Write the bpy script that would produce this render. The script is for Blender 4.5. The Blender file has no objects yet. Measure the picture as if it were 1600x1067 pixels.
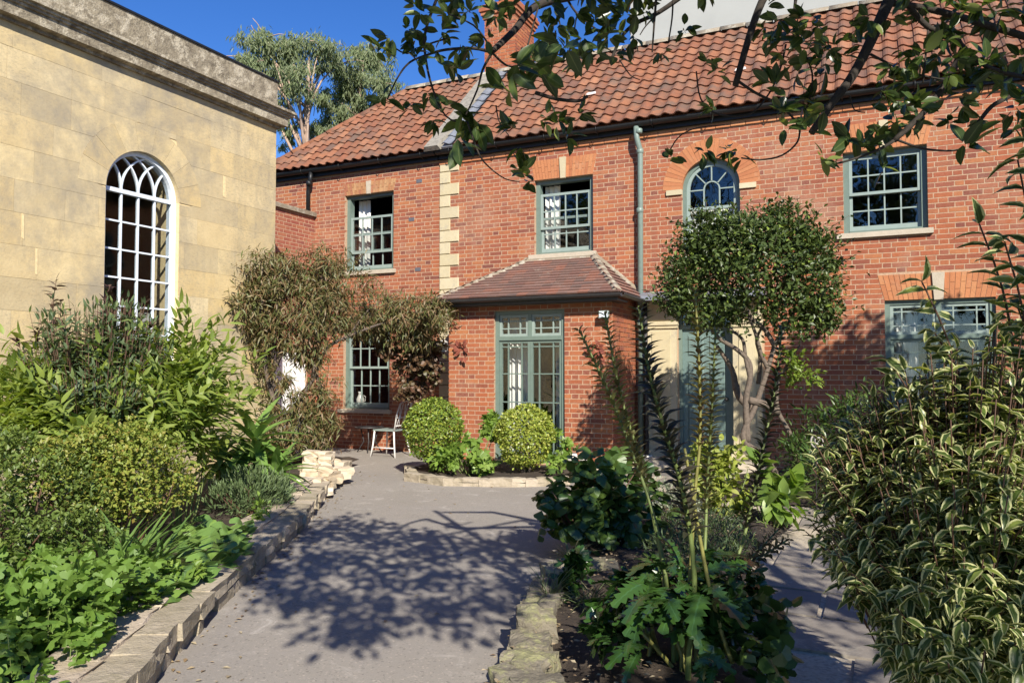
import bpy, bmesh, math, random
import numpy as np
from mathutils import Vector, Matrix

rnd = random.Random(7)
rng = np.random.default_rng(7)
R = math.radians
sc = bpy.context.scene
COL = sc.collection

# ------------------------------------------------------------------ camera, sky, sun, exposure
F, CX, CY, H = 1200.0, 800.0, 533.5, 1.5
YAW, PIT = R(25.6), R(2.12)
cr = np.array([math.cos(YAW), math.sin(YAW), 0.0])
cfh = np.array([-math.sin(YAW), math.cos(YAW), 0.0])
cz = np.array([0.0, 0.0, 1.0])
cfw = cfh * math.cos(PIT) + cz * math.sin(PIT)
cup = -cfh * math.sin(PIT) + cz * math.cos(PIT)
CAM = np.array([0.0, 0.0, H])

cam = bpy.data.cameras.new('camera')
cam.sensor_width = 36
cam.lens = 36 * F / 1600
cam.clip_start = 0.05
cam.clip_end = 1500
camo = bpy.data.objects.new('camera', cam)
COL.objects.link(camo)
m = Matrix.Identity(4)
for i in range(3):
    m[i][0], m[i][1], m[i][2], m[i][3] = cr[i], cup[i], -cfw[i], CAM[i]
camo.matrix_world = m
sc.camera = camo

SUN_AZ, SUN_EL = 40.0, 34.0        # degrees to the right of the facade's outward normal; height
ts = Vector((math.sin(R(SUN_AZ)) * math.cos(R(SUN_EL)), -math.cos(R(SUN_AZ)) * math.cos(R(SUN_EL)), math.sin(R(SUN_EL))))
w = bpy.data.worlds.new('World')
sc.world = w
w.use_nodes = True
wn = w.node_tree
sky = wn.nodes.new('ShaderNodeTexSky')
sky.sky_type = 'NISHITA'
sky.sun_disc = False
sky.sun_elevation = R(SUN_EL)
sky.sun_rotation = R(180 - SUN_AZ)
sky.air_density = 1.0
sky.dust_density = 0.0
sky.ozone_density = 6.0
hs = wn.nodes.new('ShaderNodeHueSaturation')
hs.inputs['Saturation'].default_value = 1.2
hs.inputs['Hue'].default_value = .513
hs.inputs['Value'].default_value = 1.45
wn.links.new(sky.outputs[0], hs.inputs['Color'])
wn.links.new(hs.outputs[0], wn.nodes['Background'].inputs[0])
wn.nodes['Background'].inputs[1].default_value = 0.065
sun = bpy.data.lights.new('sun', 'SUN')
sun.energy = 5.0
sun.angle = R(0.53)
sun.color = (1.0, 0.93, 0.82)
suno = bpy.data.objects.new('sun', sun)
COL.objects.link(suno)
suno.rotation_euler = (-ts).to_track_quat('-Z', 'Y').to_euler()
suno.location = ts * 60
sc.view_settings.view_transform = 'Standard'
sc.view_settings.look = 'None'
sc.view_settings.gamma = 1
sc.view_settings.use_curve_mapping = False
sc.view_settings.exposure = 0.78
sc.render.engine = 'CYCLES'
sc.cycles.use_denoising = True
sc.cycles.max_bounces = 8
sc.cycles.transparent_max_bounces = 16


# ------------------------------------------------------------------ measuring helpers (photo pixel -> point in the place)
def ray(px, py):
    return cfw + cr * (px - CX) / F + cup * (CY - py) / F
def onY(px, py, Y):
    d = ray(px, py); return CAM + d * (Y / d[1])
def onX(px, py, X):
    d = ray(px, py); return CAM + d * (X / d[0])
def onZ(px, py, z=0.0):
    d = ray(px, py); return CAM + d * ((z - H) / d[2])
def dep(px, py, D):
    d = ray(px, py); return CAM + d * (D / d.dot(cfh))
def proj(P):
    v = np.asarray(P, float) - CAM
    k = v @ cfw
    return CX + F * (v @ cr) / k, CY - F * (v @ cup) / k, k
def nrm(a):
    return a / np.maximum(np.linalg.norm(a, axis=-1, keepdims=True), 1e-9)


# ------------------------------------------------------------------ objects
ORG = {}
def reg(o, org):
    ORG[o.name] = np.array(org, float)
    return o
def thing(name, label, cat, loc, group=None):
    o = bpy.data.objects.new(name, None)
    o.empty_display_size = 0.2
    COL.objects.link(o)
    o.location = [float(x) for x in loc]
    o['label'] = label
    o['category'] = cat
    if group: o['group'] = group
    return reg(o, loc)
def link_mesh(name, me, parent=None, kind=None, org=None):
    o = bpy.data.objects.new(name, me)
    COL.objects.link(o)
    if parent is not None:
        o.parent = parent
        reg(o, ORG[parent.name])
    else:
        reg(o, (0, 0, 0) if org is None else org)
        if org is not None: o.location = org
    if kind: o['kind'] = kind
    return o


class MB:
    """collects shapes in world coordinates (through an optional plane mapping) and links them as one mesh"""
    def __init__(s, fmap=None):
        s.v = []; s.f = []; s.smooth = []; s.map = fmap
    def add(s, vs, fs, smooth=False):
        n = len(s.v)
        if s.map: vs = [s.map(*p) for p in vs]
        s.v.extend([tuple(map(float, p)) for p in vs])
        s.f.extend([tuple(i + n for i in f) for f in fs])
        s.smooth.extend([smooth] * len(fs))
        return s
    def box(s, a0, a1, b0, b1, c0, c1):
        vs = [(x, y, z) for x in (a0, a1) for y in (b0, b1) for z in (c0, c1)]
        return s.add(vs, [(0, 1, 3, 2), (4, 6, 7, 5), (0, 4, 5, 1), (2, 3, 7, 6), (0, 2, 6, 4), (1, 5, 7, 3)])
    def prism(s, poly, c0, c1):
        """poly in (u,v), extruded along w"""
        n = len(poly)
        vs = [(u, v, c0) for u, v in poly] + [(u, v, c1) for u, v in poly]
        fs = [tuple(range(n)), tuple(range(2 * n - 1, n - 1, -1))] + [(i, (i + 1) % n, n + (i + 1) % n, n + i) for i in range(n)]
        return s.add(vs, fs)
    def hull8(s, lo, hi):
        """two quads (4 points each) joined"""
        return s.add(list(lo) + list(hi), [(0, 1, 2, 3), (7, 6, 5, 4), (0, 4, 5, 1), (1, 5, 6, 2), (2, 6, 7, 3), (3, 7, 4, 0)])
    def ribbon(s, pts, wd, c0, c1):
        """bar of width wd following a polyline in (u,v), depth c0..c1"""
        P = np.array(pts, float)
        T = np.gradient(P, axis=0)
        T = nrm(T)
        N = np.stack([-T[:, 1], T[:, 0]], 1) * wd / 2
        A, B = P + N, P - N
        vs = []
        for a, b in zip(A, B):
            vs += [(a[0], a[1], c0), (b[0], b[1], c0), (b[0], b[1], c1), (a[0], a[1], c1)]
        fs = [(0, 1, 2, 3), tuple(4 * (len(P) - 1) + i for i in (3, 2, 1, 0))]
        for i in range(len(P) - 1):
            o = 4 * i
            for k in range(4):
                fs.append((o + k, o + (k + 1) % 4, o + 4 + (k + 1) % 4, o + 4 + k))
        return s.add(vs, fs)
    def tube(s, pts, r0, r1=None, seg=6, rad=None, cap=True):
        P = np.array(pts, float)
        n = len(P)
        if rad is None:
            r1 = r0 if r1 is None else r1
            rad = np.linspace(r0, r1, n)
        T = nrm(np.gradient(P, axis=0)) if n > 1 else np.array([[0, 0, 1.0]])
        ref = np.array([0, 0, 1.0])
        if abs(T[0] @ ref) > 0.9: ref = np.array([1.0, 0, 0])
        vs = []
        for i in range(n):
            a = ref - T[i] * (ref @ T[i]); a /= max(np.linalg.norm(a), 1e-9)
            b = np.cross(T[i], a); ref = a
            for k in range(seg):
                t = 2 * math.pi * k / seg
                vs.append(P[i] + rad[i] * (a * math.cos(t) + b * math.sin(t)))
        fs = []
        for i in range(n - 1):
            for k in range(seg):
                k2 = (k + 1) % seg
                fs.append((i * seg + k, i * seg + k2, (i + 1) * seg + k2, (i + 1) * seg + k))
        if cap:
            fs.append(tuple(range(seg - 1, -1, -1)))
            fs.append(tuple((n - 1) * seg + k for k in range(seg)))
        return s.add(vs, fs, True)
    def lathe(s, prof, cx, cy, cz0, seg=16):
        vs = []; n = len(prof)
        for r_, z_ in prof:
            for k in range(seg):
                t = 2 * math.pi * k / seg
                vs.append((cx + r_ * math.cos(t), cy + r_ * math.sin(t), cz0 + z_))
        fs = [(i * seg + k, i * seg + (k + 1) % seg, (i + 1) * seg + (k + 1) % seg, (i + 1) * seg + k) for i in range(n - 1) for k in range(seg)]
        fs.append(tuple(range(seg - 1, -1, -1)))
        fs.append(tuple((n - 1) * seg + k for k in range(seg)))
        return s.add(vs, fs, True)
    def mesh(s, name, mat, org=(0, 0, 0)):
        me = bpy.data.meshes.new(name)
        vs = (np.array(s.v) - np.array(org)) if s.v else np.zeros((0, 3))
        me.from_pydata(vs.tolist(), [], s.f)
        me.polygons.foreach_set('use_smooth', s.smooth)
        if mat: me.materials.append(mat)
        return me
    def build(s, name, mat, parent=None, kind=None, org=None):
        og = ORG[parent.name] if parent is not None else ((0, 0, 0) if org is None else org)
        return link_mesh(name, s.mesh(name, mat, og), parent, kind, org if parent is None else None)


def score(P):
    """how large a piece at P shows: 1/distance when inside the frame, else small"""
    P = np.asarray(P, float).reshape(-1, 3)
    v = P - CAM
    k = v @ cfw
    kk = np.maximum(k, 0.05)
    x = CX + F * (v @ cr) / kk
    y = CY - F * (v @ cup) / kk
    inside = (k > 0.2) & (x > -5) & (x < 1605) & (y > -5) & (y < 1072)
    return np.where(inside, 1.0 / kk, 1e-4 / np.maximum(np.linalg.norm(v, axis=1), .1))


def join_mesh(name, V, faces, M, mat, org, edge=None, smooth=False):
    """one mesh holding a copy of the piece (V, faces) for every 4x4 in M"""
    V = np.asarray(V, float); nv = len(V); N = len(M)
    out = np.einsum('nij,vj->nvi', M[:, :3, :3], V) + M[:, None, :3, 3] - np.asarray(org)
    me = bpy.data.meshes.new(name)
    me.vertices.add(N * nv)
    me.vertices.foreach_set('co', out.reshape(-1).astype(np.float32))
    sizes = np.array([len(f) for f in faces]); idx = np.concatenate([np.array(f) for f in faces])
    L = len(idx)
    loops = (idx[None, :] + (np.arange(N) * nv)[:, None]).reshape(-1)
    st = np.concatenate([[0], np.cumsum(sizes)[:-1]])
    starts = (st[None, :] + (np.arange(N) * L)[:, None]).reshape(-1)
    me.loops.add(N * L)
    me.loops.foreach_set('vertex_index', loops.astype(np.int32))
    me.polygons.add(N * len(faces))
    me.polygons.foreach_set('loop_start', starts.astype(np.int32))
    me.polygons.foreach_set('use_smooth', np.full(N * len(faces), bool(smooth)))
    me.update(calc_edges=True)
    if edge is not None:
        at = me.color_attributes.new('edge', 'FLOAT_COLOR', 'POINT')
        e = np.ones((N, nv, 4), np.float32); e[:, :, :2] = np.asarray(edge, np.float32)[None]
        at.data.foreach_set('color', e.reshape(-1))
    if mat: me.materials.append(mat)
    return me


SHAPES = {}
def shape_mesh(key, mat):
    k = (key, mat.name)
    if k not in SHAPES:
        V, fs, edge, sm = LEAF[key]
        SHAPES[k] = join_mesh(key, V, fs, np.eye(4)[None], mat, (0, 0, 0), edge, sm)
    return SHAPES[k]


def pieces(parent, name, key, M, mat, limit=300, stuff=None, label=None):
    """the pieces that show largest as parts of their own (shared mesh); the rest joined as one part of kind stuff"""
    M = np.asarray(M, float)
    if len(M) == 0: return
    V, fs, edge, sm = LEAF[key]
    org = ORG[parent.name]
    order = np.argsort(-score(M[:, :3, 3]), kind='stable')
    me = shape_mesh(key, mat) if limit else None
    for i in order[:limit]:
        o = bpy.data.objects.new(name, me)
        COL.objects.link(o)
        o.parent = parent
        mm = M[i].copy(); mm[:3, 3] -= org
        o.matrix_basis = Matrix(mm.tolist())
        if label: o['label'] = label
        reg(o, org)
    rest = order[limit:]
    if len(rest):
        link_mesh(stuff or name, join_mesh(stuff or name, V, fs, M[rest], mat, org, edge, sm), parent, 'stuff')


# ------------------------------------------------------------------ piece shapes (unit size)
LEAF = {}
def def_leaf(key, wd, rows=5, fold=.25, droop=.25, power=.8, tip=1.0, wave=0.0):
    V = [(0, 0, 0)]; E = [(0, 0)]; fs = []
    for i in range(1, rows):
        t = i / rows
        hw = wd * .5 * max(.05, math.sin(math.pi * t ** power)) ** tip
        z = -droop * t * t
        wz = wave * (1 if i % 2 else -1)
        V += [(-hw, t, z + fold * hw + wz), (0, t, z), (hw, t, z + fold * hw - wz)]
        E += [(1, t), (0, t), (1, t)]
    V.append((0, 1, -droop)); E.append((.6, 1))
    fs += [(0, 2, 1), (0, 3, 2)]
    for i in range(rows - 2):
        a = 1 + 3 * i
        fs += [(a, a + 1, a + 4, a + 3), (a + 1, a + 2, a + 5, a + 4)]
    a = 1 + 3 * (rows - 2); n = len(V) - 1
    fs += [(a, a + 1, n), (a + 1, a + 2, n)]
    LEAF[key] = (V, fs, E, True)
def def_diamond(key, wd, fold=.3, droop=.1):
    V = [(0, 0, 0), (-wd / 2, .5, fold * wd / 2 - droop * .25), (0, 1, -droop), (wd / 2, .5, fold * wd / 2 - droop * .25)]
    LEAF[key] = (V, [(0, 2, 1), (0, 3, 2)], [(0, 0), (1, .5), (0, 1), (1, .5)], False)
def def_lobed(key, lobes=5, depth=.35, spread=300, cup=.12, teeth=0.06, long=1.0):
    """palmate leaf, stalk at the origin, fan around (0,.5)"""
    V = [(0, .42, .03)]; E = [(0, .3)]
    n = lobes * 4 + 1
    for i in range(n):
        a = R(-90 - spread / 2 + spread * i / (n - 1) + 180)
        ph = (i % 4) / 4
        rr = .5 * (1 - depth * (0.5 + .5 * math.cos(2 * math.pi * ph)) + teeth * (1 if i % 2 else -1))
        x = rr * math.sin(a + math.pi / 2 - math.pi / 2); y = .42 + rr * math.cos(a) * long
        V.append((x, y, -cup * rr * 2 + .05 * math.sin(3 * a))); E.append((1, .5 + rr * math.cos(a)))
    fs = [(0, i + 1, i) for i in range(1, n)]
    LEAF[key] = (V, fs, E, False)
def def_long_lobed(key, pairs=5, wd=.55, droop=.35):
    """acanthus leaf: long, deep lobes both sides"""
    V = []; E = []; fs = []
    ts_ = np.linspace(0, 1, pairs * 2 + 1)
    for i, t in enumerate(ts_):
        base = wd * .5 * math.sin(math.pi * min(1, t * .9 + .08)) ** .7
        hw = base * (1.0 if i % 2 else .45) + .004
        z = .25 * t - (droop + .25) * t * t
        yo = .05 if i % 2 else 0
        V += [(-hw, t + yo, z + .12 * hw - .05 * (i % 2)), (0, t, z), (hw, t + yo, z + .12 * hw - .05 * (i % 2))]
        E += [(1, t), (0, t), (1, t)]
    for i in range(len(ts_) - 1):
        a = 3 * i
        fs += [(a, a + 1, a + 4, a + 3), (a + 1, a + 2, a + 5, a + 4)]
    LEAF[key] = (V, fs, E, False)
def_leaf('magnolia', .46, 5, .35, .12, .85, .8)
def_leaf('arched', .40, 6, .45, .42, .75, .85, .012)
def_leaf('willow', .17, 4, .3, .25, .8)
def_leaf('lance', .22, 5, .3, .22, .7)
def_leaf('strap', .075, 6, .4, .55, .45, .6)
def_leaf('sword', .13, 7, .5, .38, .6, .8)
def_leaf('broad', .62, 5, .2, .25, .75, .8)
def_leaf('bract', .44, 4, .5, .38, .7)
def_diamond('small', .55)
def_diamond('narrow', .2, .3, .2)
def_diamond('tiny', .7)
def_lobed('geranium', 5, .36, 320, .15, .06)
def_lobed('round', 5, .08, 330, .2, .02)
def_lobed('fig', 5, .42, 290, .2, .03)
def_lobed('mallow', 3, .22, 300, .18, .05)
def_long_lobed('acanthus', 8, .5, .5)

def brick_shape(key, j, seed, chip=.0):
    q = random.Random(seed)
    V = []
    for x in (-.5, .5):
        for y in (0, 1):              # y: 0 = front, 1 = back
            for z in (-.5, .5):
                V.append((x + q.uniform(-j, j) * .2, y, z + q.uniform(-j, j) * .8))
    fs = [(0, 1, 5, 4), (0, 2, 3, 1), (4, 5, 7, 6), (1, 3, 7, 5), (0, 4, 6, 2)]
    LEAF[key] = (V, fs, [(0, 0)] * 8, False)
for i in range(3): brick_shape('brick%d' % i, .05, i)
def block_shape(key):                 # dressed stone: chamfered face
    c = .025
    V = [(-.5, .35, -.5), (.5, .35, -.5), (.5, .35, .5), (-.5, .35, .5), (-.5 + c, 0, -.5 + c * 1.6), (.5 - c, 0, -.5 + c * 1.6), (.5 - c, 0, .5 - c * 1.6), (-.5 + c, 0, .5 - c * 1.6),
         (-.5, 1, -.5), (.5, 1, -.5), (.5, 1, .5), (-.5, 1, .5)]
    fs = [(4, 5, 6, 7)] + [(i, (i + 1) % 4, 4 + (i + 1) % 4, 4 + i) for i in range(4)] + [(8 + i, 8 + (i + 1) % 4, (i + 1) % 4, i) for i in range(4)]
    LEAF[key] = (V, fs, [(0, 0)] * 12, False)
block_shape('block')
def stone_shape(key, seed, flat=1.0, sub=2):
    q = random.Random(seed)
    bm = bmesh.new()
    bmesh.ops.create_cube(bm, size=1)
    bmesh.ops.subdivide_edges(bm, edges=bm.edges[:], cuts=1, use_grid_fill=True)
    for v in bm.verts:
        c = v.co.copy()
        k = sum(1 for t in c if abs(t) > .4)
        f = {3: .93, 2: .97, 1: 1.01, 0: 1}[k]
        v.co = Vector((c.x * f + q.uniform(-.07, .07), c.y * f + q.uniform(-.07, .07), c.z * (f if k < 3 else .9) + q.uniform(-.08, .08) * flat))
    bm.verts.ensure_lookup_table()
    for i, v in enumerate(bm.verts): v.index = i
    LEAF[key] = ([tuple(v.co) for v in bm.verts], [tuple(v.index for v in f.verts) for f in bm.faces], [(0, 0)] * len(bm.verts), False)
    bm.free()
for i in range(6): stone_shape('stone%d' % i, 20 + i)
def ledge_shape(key, seed):
    q = random.Random(seed); bm = bmesh.new(); bmesh.ops.create_cube(bm, size=1)
    bmesh.ops.subdivide_edges(bm, edges=bm.edges[:], cuts=1, use_grid_fill=True)
    for v in bm.verts:
        c = v.co.copy()
        top = c.z > .4
        v.co = Vector((c.x + q.uniform(-.03, .02) * (abs(c.x) > .4), c.y + q.uniform(-.06, .03), c.z + q.uniform(-.07, .03) * (1 if top else .4) + (-.06 if abs(c.x) > .4 and abs(c.y) > .4 and top else 0)))
    for i, v in enumerate(bm.verts): v.index = i
    LEAF[key] = ([tuple(v.co) for v in bm.verts], [tuple(v.index for v in f.verts) for f in bm.faces], [(0, 0)] * len(bm.verts), False)
    bm.free()
for i in range(6): ledge_shape('ledge%d' % i, 60 + i)
def rock_shape(key, seed):
    from mathutils import noise as mn
    bm = bmesh.new(); bmesh.ops.create_cube(bm, size=1)
    for _ in range(3): bmesh.ops.subdivide_edges(bm, edges=bm.edges[:], cuts=1, use_grid_fill=True)
    o = Vector((seed * 7.3, seed * 3.1, seed * 5.7))
    for i, v in enumerate(bm.verts):
        c = v.co.copy(); sph = c.normalized() * .56
        c = c * .82 + sph * .18
        n1 = mn.cell_vector(c * 2.3 + o) - Vector((.5, .5, .5))
        v.co = c * (1 + .22 * mn.noise(c * 1.7 + o) + .10 * mn.noise(c * 5.5 + o)) + n1 * .05
        v.index = i
    LEAF[key] = ([tuple(v.co) for v in bm.verts], [tuple(v.index for v in f.verts) for f in bm.faces], [(0, 0)] * len(bm.verts), False)
    bm.free()
for i in range(6): rock_shape('rock%d' % i, i + 1)
def pantile_shape():
    xs = np.linspace(0, 1, 8)
    prof = [.5 + .5 * math.cos(2 * math.pi * (x - .22)) for x in xs]
    prof = [.042 * p ** 1.2 for p in prof]
    wv, L = .226, .345
    V = []
    for x, z in zip(xs, prof): V.append((x * wv - wv / 2, 0, z + .034))
    for x, z in zip(xs, prof): V.append((x * wv - wv / 2, L, z + .004))
    for x, z in zip(xs, prof): V.append((x * wv - wv / 2, .004, z + .014))
    n = 8
    fs = [(i, i + 1, n + i + 1, n + i) for i in range(n - 1)] + [(2 * n + i, 2 * n + i + 1, i + 1, i) for i in range(n - 1)]
    LEAF['pantile'] = (V, fs, [(0, 0)] * len(V), False)
pantile_shape()
def plain_tile_shape():
    V = [(-.5, 0, .030), (.5, 0, .030), (.5, 1, .0), (-.5, 1, .0), (-.5, .0, .004), (.5, .0, .004)]
    LEAF['plain_tile'] = (V, [(0, 1, 2, 3), (4, 5, 1, 0), (0, 3, 4), (1, 5, 2)], [(0, 0)] * 6, False)
plain_tile_shape()
def unit_box(key, c=0.0):
    V = [(x, y, z) for x in (-.5, .5) for y in (-.5, .5) for z in (-.5, .5)]
    LEAF[key] = (V, [(0, 1, 3, 2), (4, 6, 7, 5), (0, 4, 5, 1), (2, 3, 7, 6), (0, 2, 6, 4), (1, 5, 7, 3)], [(0, 0)] * 8, False)
unit_box('box')


# ------------------------------------------------------------------ materials
def new_mat(name):
    mt = bpy.data.materials.new(name)
    mt.use_nodes = True
    nt = mt.node_tree
    return mt, nt, nt.nodes['Principled BSDF']
def ramp(nt, cols, pos=None):
    n = nt.nodes.new('ShaderNodeValToRGB')
    e = n.color_ramp.elements
    pos = pos or [i / (len(cols) - 1) for i in range(len(cols))]
    while len(e) < len(cols): e.new(.5)
    for i, (c, p) in enumerate(zip(cols, pos)):
        e[i].position = p; e[i].color = (*c, 1)
    return n
def rand_node(nt):
    g = nt.nodes.new('ShaderNodeNewGeometry'); oi = nt.nodes.new('ShaderNodeObjectInfo')
    a = nt.nodes.new('ShaderNodeMath'); a.operation = 'ADD'
    nt.links.new(g.outputs['Random Per Island'], a.inputs[0]); nt.links.new(oi.outputs['Random'], a.inputs[1])
    f = nt.nodes.new('ShaderNodeMath'); f.operation = 'FRACT'
    nt.links.new(a.outputs[0], f.inputs[0])
    return f.outputs[0], g
def noise(nt, scale, detail=6, rough=.6, vec=None, dist=0.0):
    n = nt.nodes.new('ShaderNodeTexNoise')
    n.inputs['Scale'].default_value = scale; n.inputs['Detail'].default_value = detail
    n.inputs['Roughness'].default_value = rough; n.inputs['Distortion'].default_value = dist
    if vec: nt.links.new(vec, n.inputs['Vector'])
    return n
def mixc(nt, fac, a, b, mode='MIX'):
    n = nt.nodes.new('ShaderNodeMix'); n.data_type = 'RGBA'; n.blend_type = mode
    for s_, i in ((fac, 0), (a, 6), (b, 7)):
        if isinstance(s_, (int, float)): n.inputs[i].default_value = s_
        elif isinstance(s_, tuple): n.inputs[i].default_value = (*s_, 1)
        else: nt.links.new(s_, n.inputs[i])
    return n.outputs[2]
def mrange(nt, v, a, b, c=0.0, d=1.0):
    n = nt.nodes.new('ShaderNodeMapRange')
    nt.links.new(v, n.inputs[0])
    for i, x in enumerate((a, b, c, d)): n.inputs[i + 1].default_value = x
    return n.outputs[0]
def bump(nt, h, strength, dist, bs):
    b = nt.nodes.new('ShaderNodeBump'); b.inputs['Strength'].default_value = strength; b.inputs['Distance'].default_value = dist
    nt.links.new(h, b.inputs['Height']); nt.links.new(b.outputs[0], bs.inputs['Normal'])

def piece_mat(name, cols, rough=.85, nscale=18, namt=.5, dark=(.5, .45, .42), stain=None, stain_scale=1.2, stain_lo=.55, stain_hi=.7, bscale=60, bstr=.4, bdist=.01, pos=None):
    """colour picked per piece, mottled with noise, optional blotches of dirt or lichen"""
    mt, nt, bs = new_mat(name)
    rv, g = rand_node(nt)
    c = ramp(nt, cols, pos); nt.links.new(rv, c.inputs[0])
    P = g.outputs['Position']
    n1 = noise(nt, nscale, 7, .65, P)
    col = mixc(nt, mrange(nt, n1.outputs[0], .35, .7, 0, namt), c.outputs[0], mixc(nt, 1.0, c.outputs[0], dark, 'MULTIPLY'))
    if stain:
        n2 = noise(nt, stain_scale, 9, .7, P, .4)
        n3 = noise(nt, stain_scale * 9, 5, .7, P)
        ad = nt.nodes.new('ShaderNodeMath'); ad.operation = 'MULTIPLY_ADD'
        nt.links.new(n3.outputs[0], ad.inputs[0]); ad.inputs[1].default_value = .35; nt.links.new(n2.outputs[0], ad.inputs[2])
        col = mixc(nt, mrange(nt, ad.outputs[0], stain_lo + .17, stain_hi + .17, 0, .85), col, stain)
    nt.links.new(col, bs.inputs['Base Color'])
    bs.inputs['Roughness'].default_value = rough
    nb = noise(nt, bscale, 4, .7, P)
    bump(nt, nb.outputs[0], bstr, bdist, bs)
    return mt
def plain(name, col, rough=.6, metal=0.0, nscale=30, namt=.25, bstr=.1, spec=.5):
    mt, nt, bs = new_mat(name)
    g = nt.nodes.new('ShaderNodeNewGeometry')
    n1 = noise(nt, nscale, 5, .6, g.outputs['Position'])
    dk = tuple(c * (1 - namt) for c in col); lt = tuple(min(1, c * (1 + namt * .6)) for c in col)
    rp = ramp(nt, [dk, col, lt], [.3, .5, .75]); nt.links.new(n1.outputs[0], rp.inputs[0])
    nt.links.new(rp.outputs[0], bs.inputs['Base Color'])
    bs.inputs['Roughness'].default_value = rough; bs.inputs['Metallic'].default_value = metal
    bs.inputs['Specular IOR Level'].default_value = spec
    if bstr: bump(nt, n1.outputs[0], bstr, .01, bs)
    return mt
def leaf_mat(name, cols, rough=.42, trans=.3, edge=None, edge_at=.55, rib=None, pos=None, spec=.5, tcol=None):
    mt, nt, bs = new_mat(name)
    rv, g = rand_node(nt)
    c = ramp(nt, cols, pos); nt.links.new(rv, c.inputs[0])
    n1 = noise(nt, 9, 3, .6, g.outputs['Position'])
    col = mixc(nt, mrange(nt, n1.outputs[0], .4, .7, 0, .35), c.outputs[0], mixc(nt, 1.0, c.outputs[0], (.55, .62, .5), 'MULTIPLY'))
    if edge or rib:
        at = nt.nodes.new('ShaderNodeVertexColor'); at.layer_name = 'edge'
        sep = nt.nodes.new('ShaderNodeSeparateColor'); nt.links.new(at.outputs[0], sep.inputs[0])
        if edge:
            ad = nt.nodes.new('ShaderNodeMath'); ad.operation = 'MULTIPLY_ADD'
            n2 = noise(nt, 60, 2, .5, g.outputs['Position'])
            nt.links.new(n2.outputs[0], ad.inputs[0]); ad.inputs[1].default_value = .7; nt.links.new(sep.outputs[0], ad.inputs[2])
            col = mixc(nt, mrange(nt, ad.outputs[0], edge_at + .3, edge_at + .46), col, edge)
        if rib: col = mixc(nt, mrange(nt, sep.outputs[0], .02, .14, .7, 0), col, rib)
    nt.links.new(col, bs.inputs['Base Color'])
    bs.inputs['Roughness'].default_value = rough
    bs.inputs['Specular IOR Level'].default_value = spec
    tr = nt.nodes.new('ShaderNodeBsdfTranslucent')
    tc = mixc(nt, 1.0, col, tcol or (1.0, 1.0, .45), 'MULTIPLY')
    nt.links.new(tc, tr.inputs[0])
    mx = nt.nodes.new('ShaderNodeMixShader'); mx.inputs[0].default_value = trans
    nt.links.new(bs.outputs[0], mx.inputs[1]); nt.links.new(tr.outputs[0], mx.inputs[2])
    nt.links.new(mx.outputs[0], nt.nodes['Material Output'].inputs[0])
    return mt
def glass_mat(name, tint=(.75, .8, .8), extra=0.06, gain=.9):
    mt = bpy.data.materials.new(name); mt.use_nodes = True
    nt = mt.node_tree; nt.nodes.clear()
    out = nt.nodes.new('ShaderNodeOutputMaterial')
    tr = nt.nodes.new('ShaderNodeBsdfTransparent'); tr.inputs[0].default_value = (*tint, 1)
    gl = nt.nodes.new('ShaderNodeBsdfGlossy'); gl.inputs['Roughness'].default_value = .015
    g = nt.nodes.new('ShaderNodeNewGeometry')
    n = noise(nt, 2.2, 2, .5, g.outputs['Position'])
    b = nt.nodes.new('ShaderNodeBump'); b.inputs['Strength'].default_value = .04; b.inputs['Distance'].default_value = .1
    nt.links.new(n.outputs[0], b.inputs['Height']); nt.links.new(b.outputs[0], gl.inputs['Normal'])
    lwt = nt.nodes.new('ShaderNodeLayerWeight'); lwt.inputs[0].default_value = .5
    pw = nt.nodes.new('ShaderNodeMath'); pw.operation = 'POWER'; pw.inputs[1].default_value = 4.0
    nt.links.new(lwt.outputs['Facing'], pw.inputs[0])
    ad = nt.nodes.new('ShaderNodeMath'); ad.operation = 'MULTIPLY_ADD'; ad.inputs[1].default_value = gain; ad.inputs[2].default_value = extra
    nt.links.new(pw.outputs[0], ad.inputs[0])
    mx = nt.nodes.new('ShaderNodeMixShader')
    nt.links.new(ad.outputs[0], mx.inputs[0]); nt.links.new(tr.outputs[0], mx.inputs[1]); nt.links.new(gl.outputs[0], mx.inputs[2])
    nt.links.new(mx.outputs[0], out.inputs[0])
    return mt

M_brick = piece_mat('brick_clay', [(.18, .056, .038), (.28, .080, .037), (.33, .098, .040), (.37, .115, .045), (.31, .088, .041), (.40, .15, .058), (.25, .08, .05), (.35, .105, .042)], .9, 30, .5, (.6, .55, .55), stain=(.33, .185, .125), stain_scale=.8, stain_lo=.5, stain_hi=.74)
M_bay = piece_mat('bay_brick_clay', [(.22, .062, .036), (.31, .088, .037), (.37, .112, .042), (.34, .09, .037), (.41, .15, .056), (.27, .07, .037)], .9, 30, .5, (.6, .55, .55), stain=(.34, .19, .13), stain_scale=1.3, stain_lo=.56, stain_hi=.78)
M_rubbed = piece_mat('rubbed_orange_brick', [(.42, .165, .07), (.47, .19, .08), (.38, .14, .06), (.50, .23, .10)], .9, 25, .35, (.7, .6, .5), stain=(.42, .22, .12), stain_scale=2)
M_buffarch = piece_mat('buff_arch_brick', [(.42, .22, .10), (.36, .16, .07), (.46, .27, .13), (.34, .13, .07)], .9, 25, .4)
M_mortar = plain('mortar', (.42, .285, .185), .95, nscale=40, namt=.3, bstr=.3)
M_dullbrick = piece_mat('old_dull_brick', [(.30, .09, .05), (.26, .07, .045), (.33, .12, .06), (.22, .07, .05)], .92, 14, .5, (.7, .6, .6), stain=(.36, .14, .08), stain_scale=1.5, stain_lo=.5, stain_hi=.75)
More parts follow.
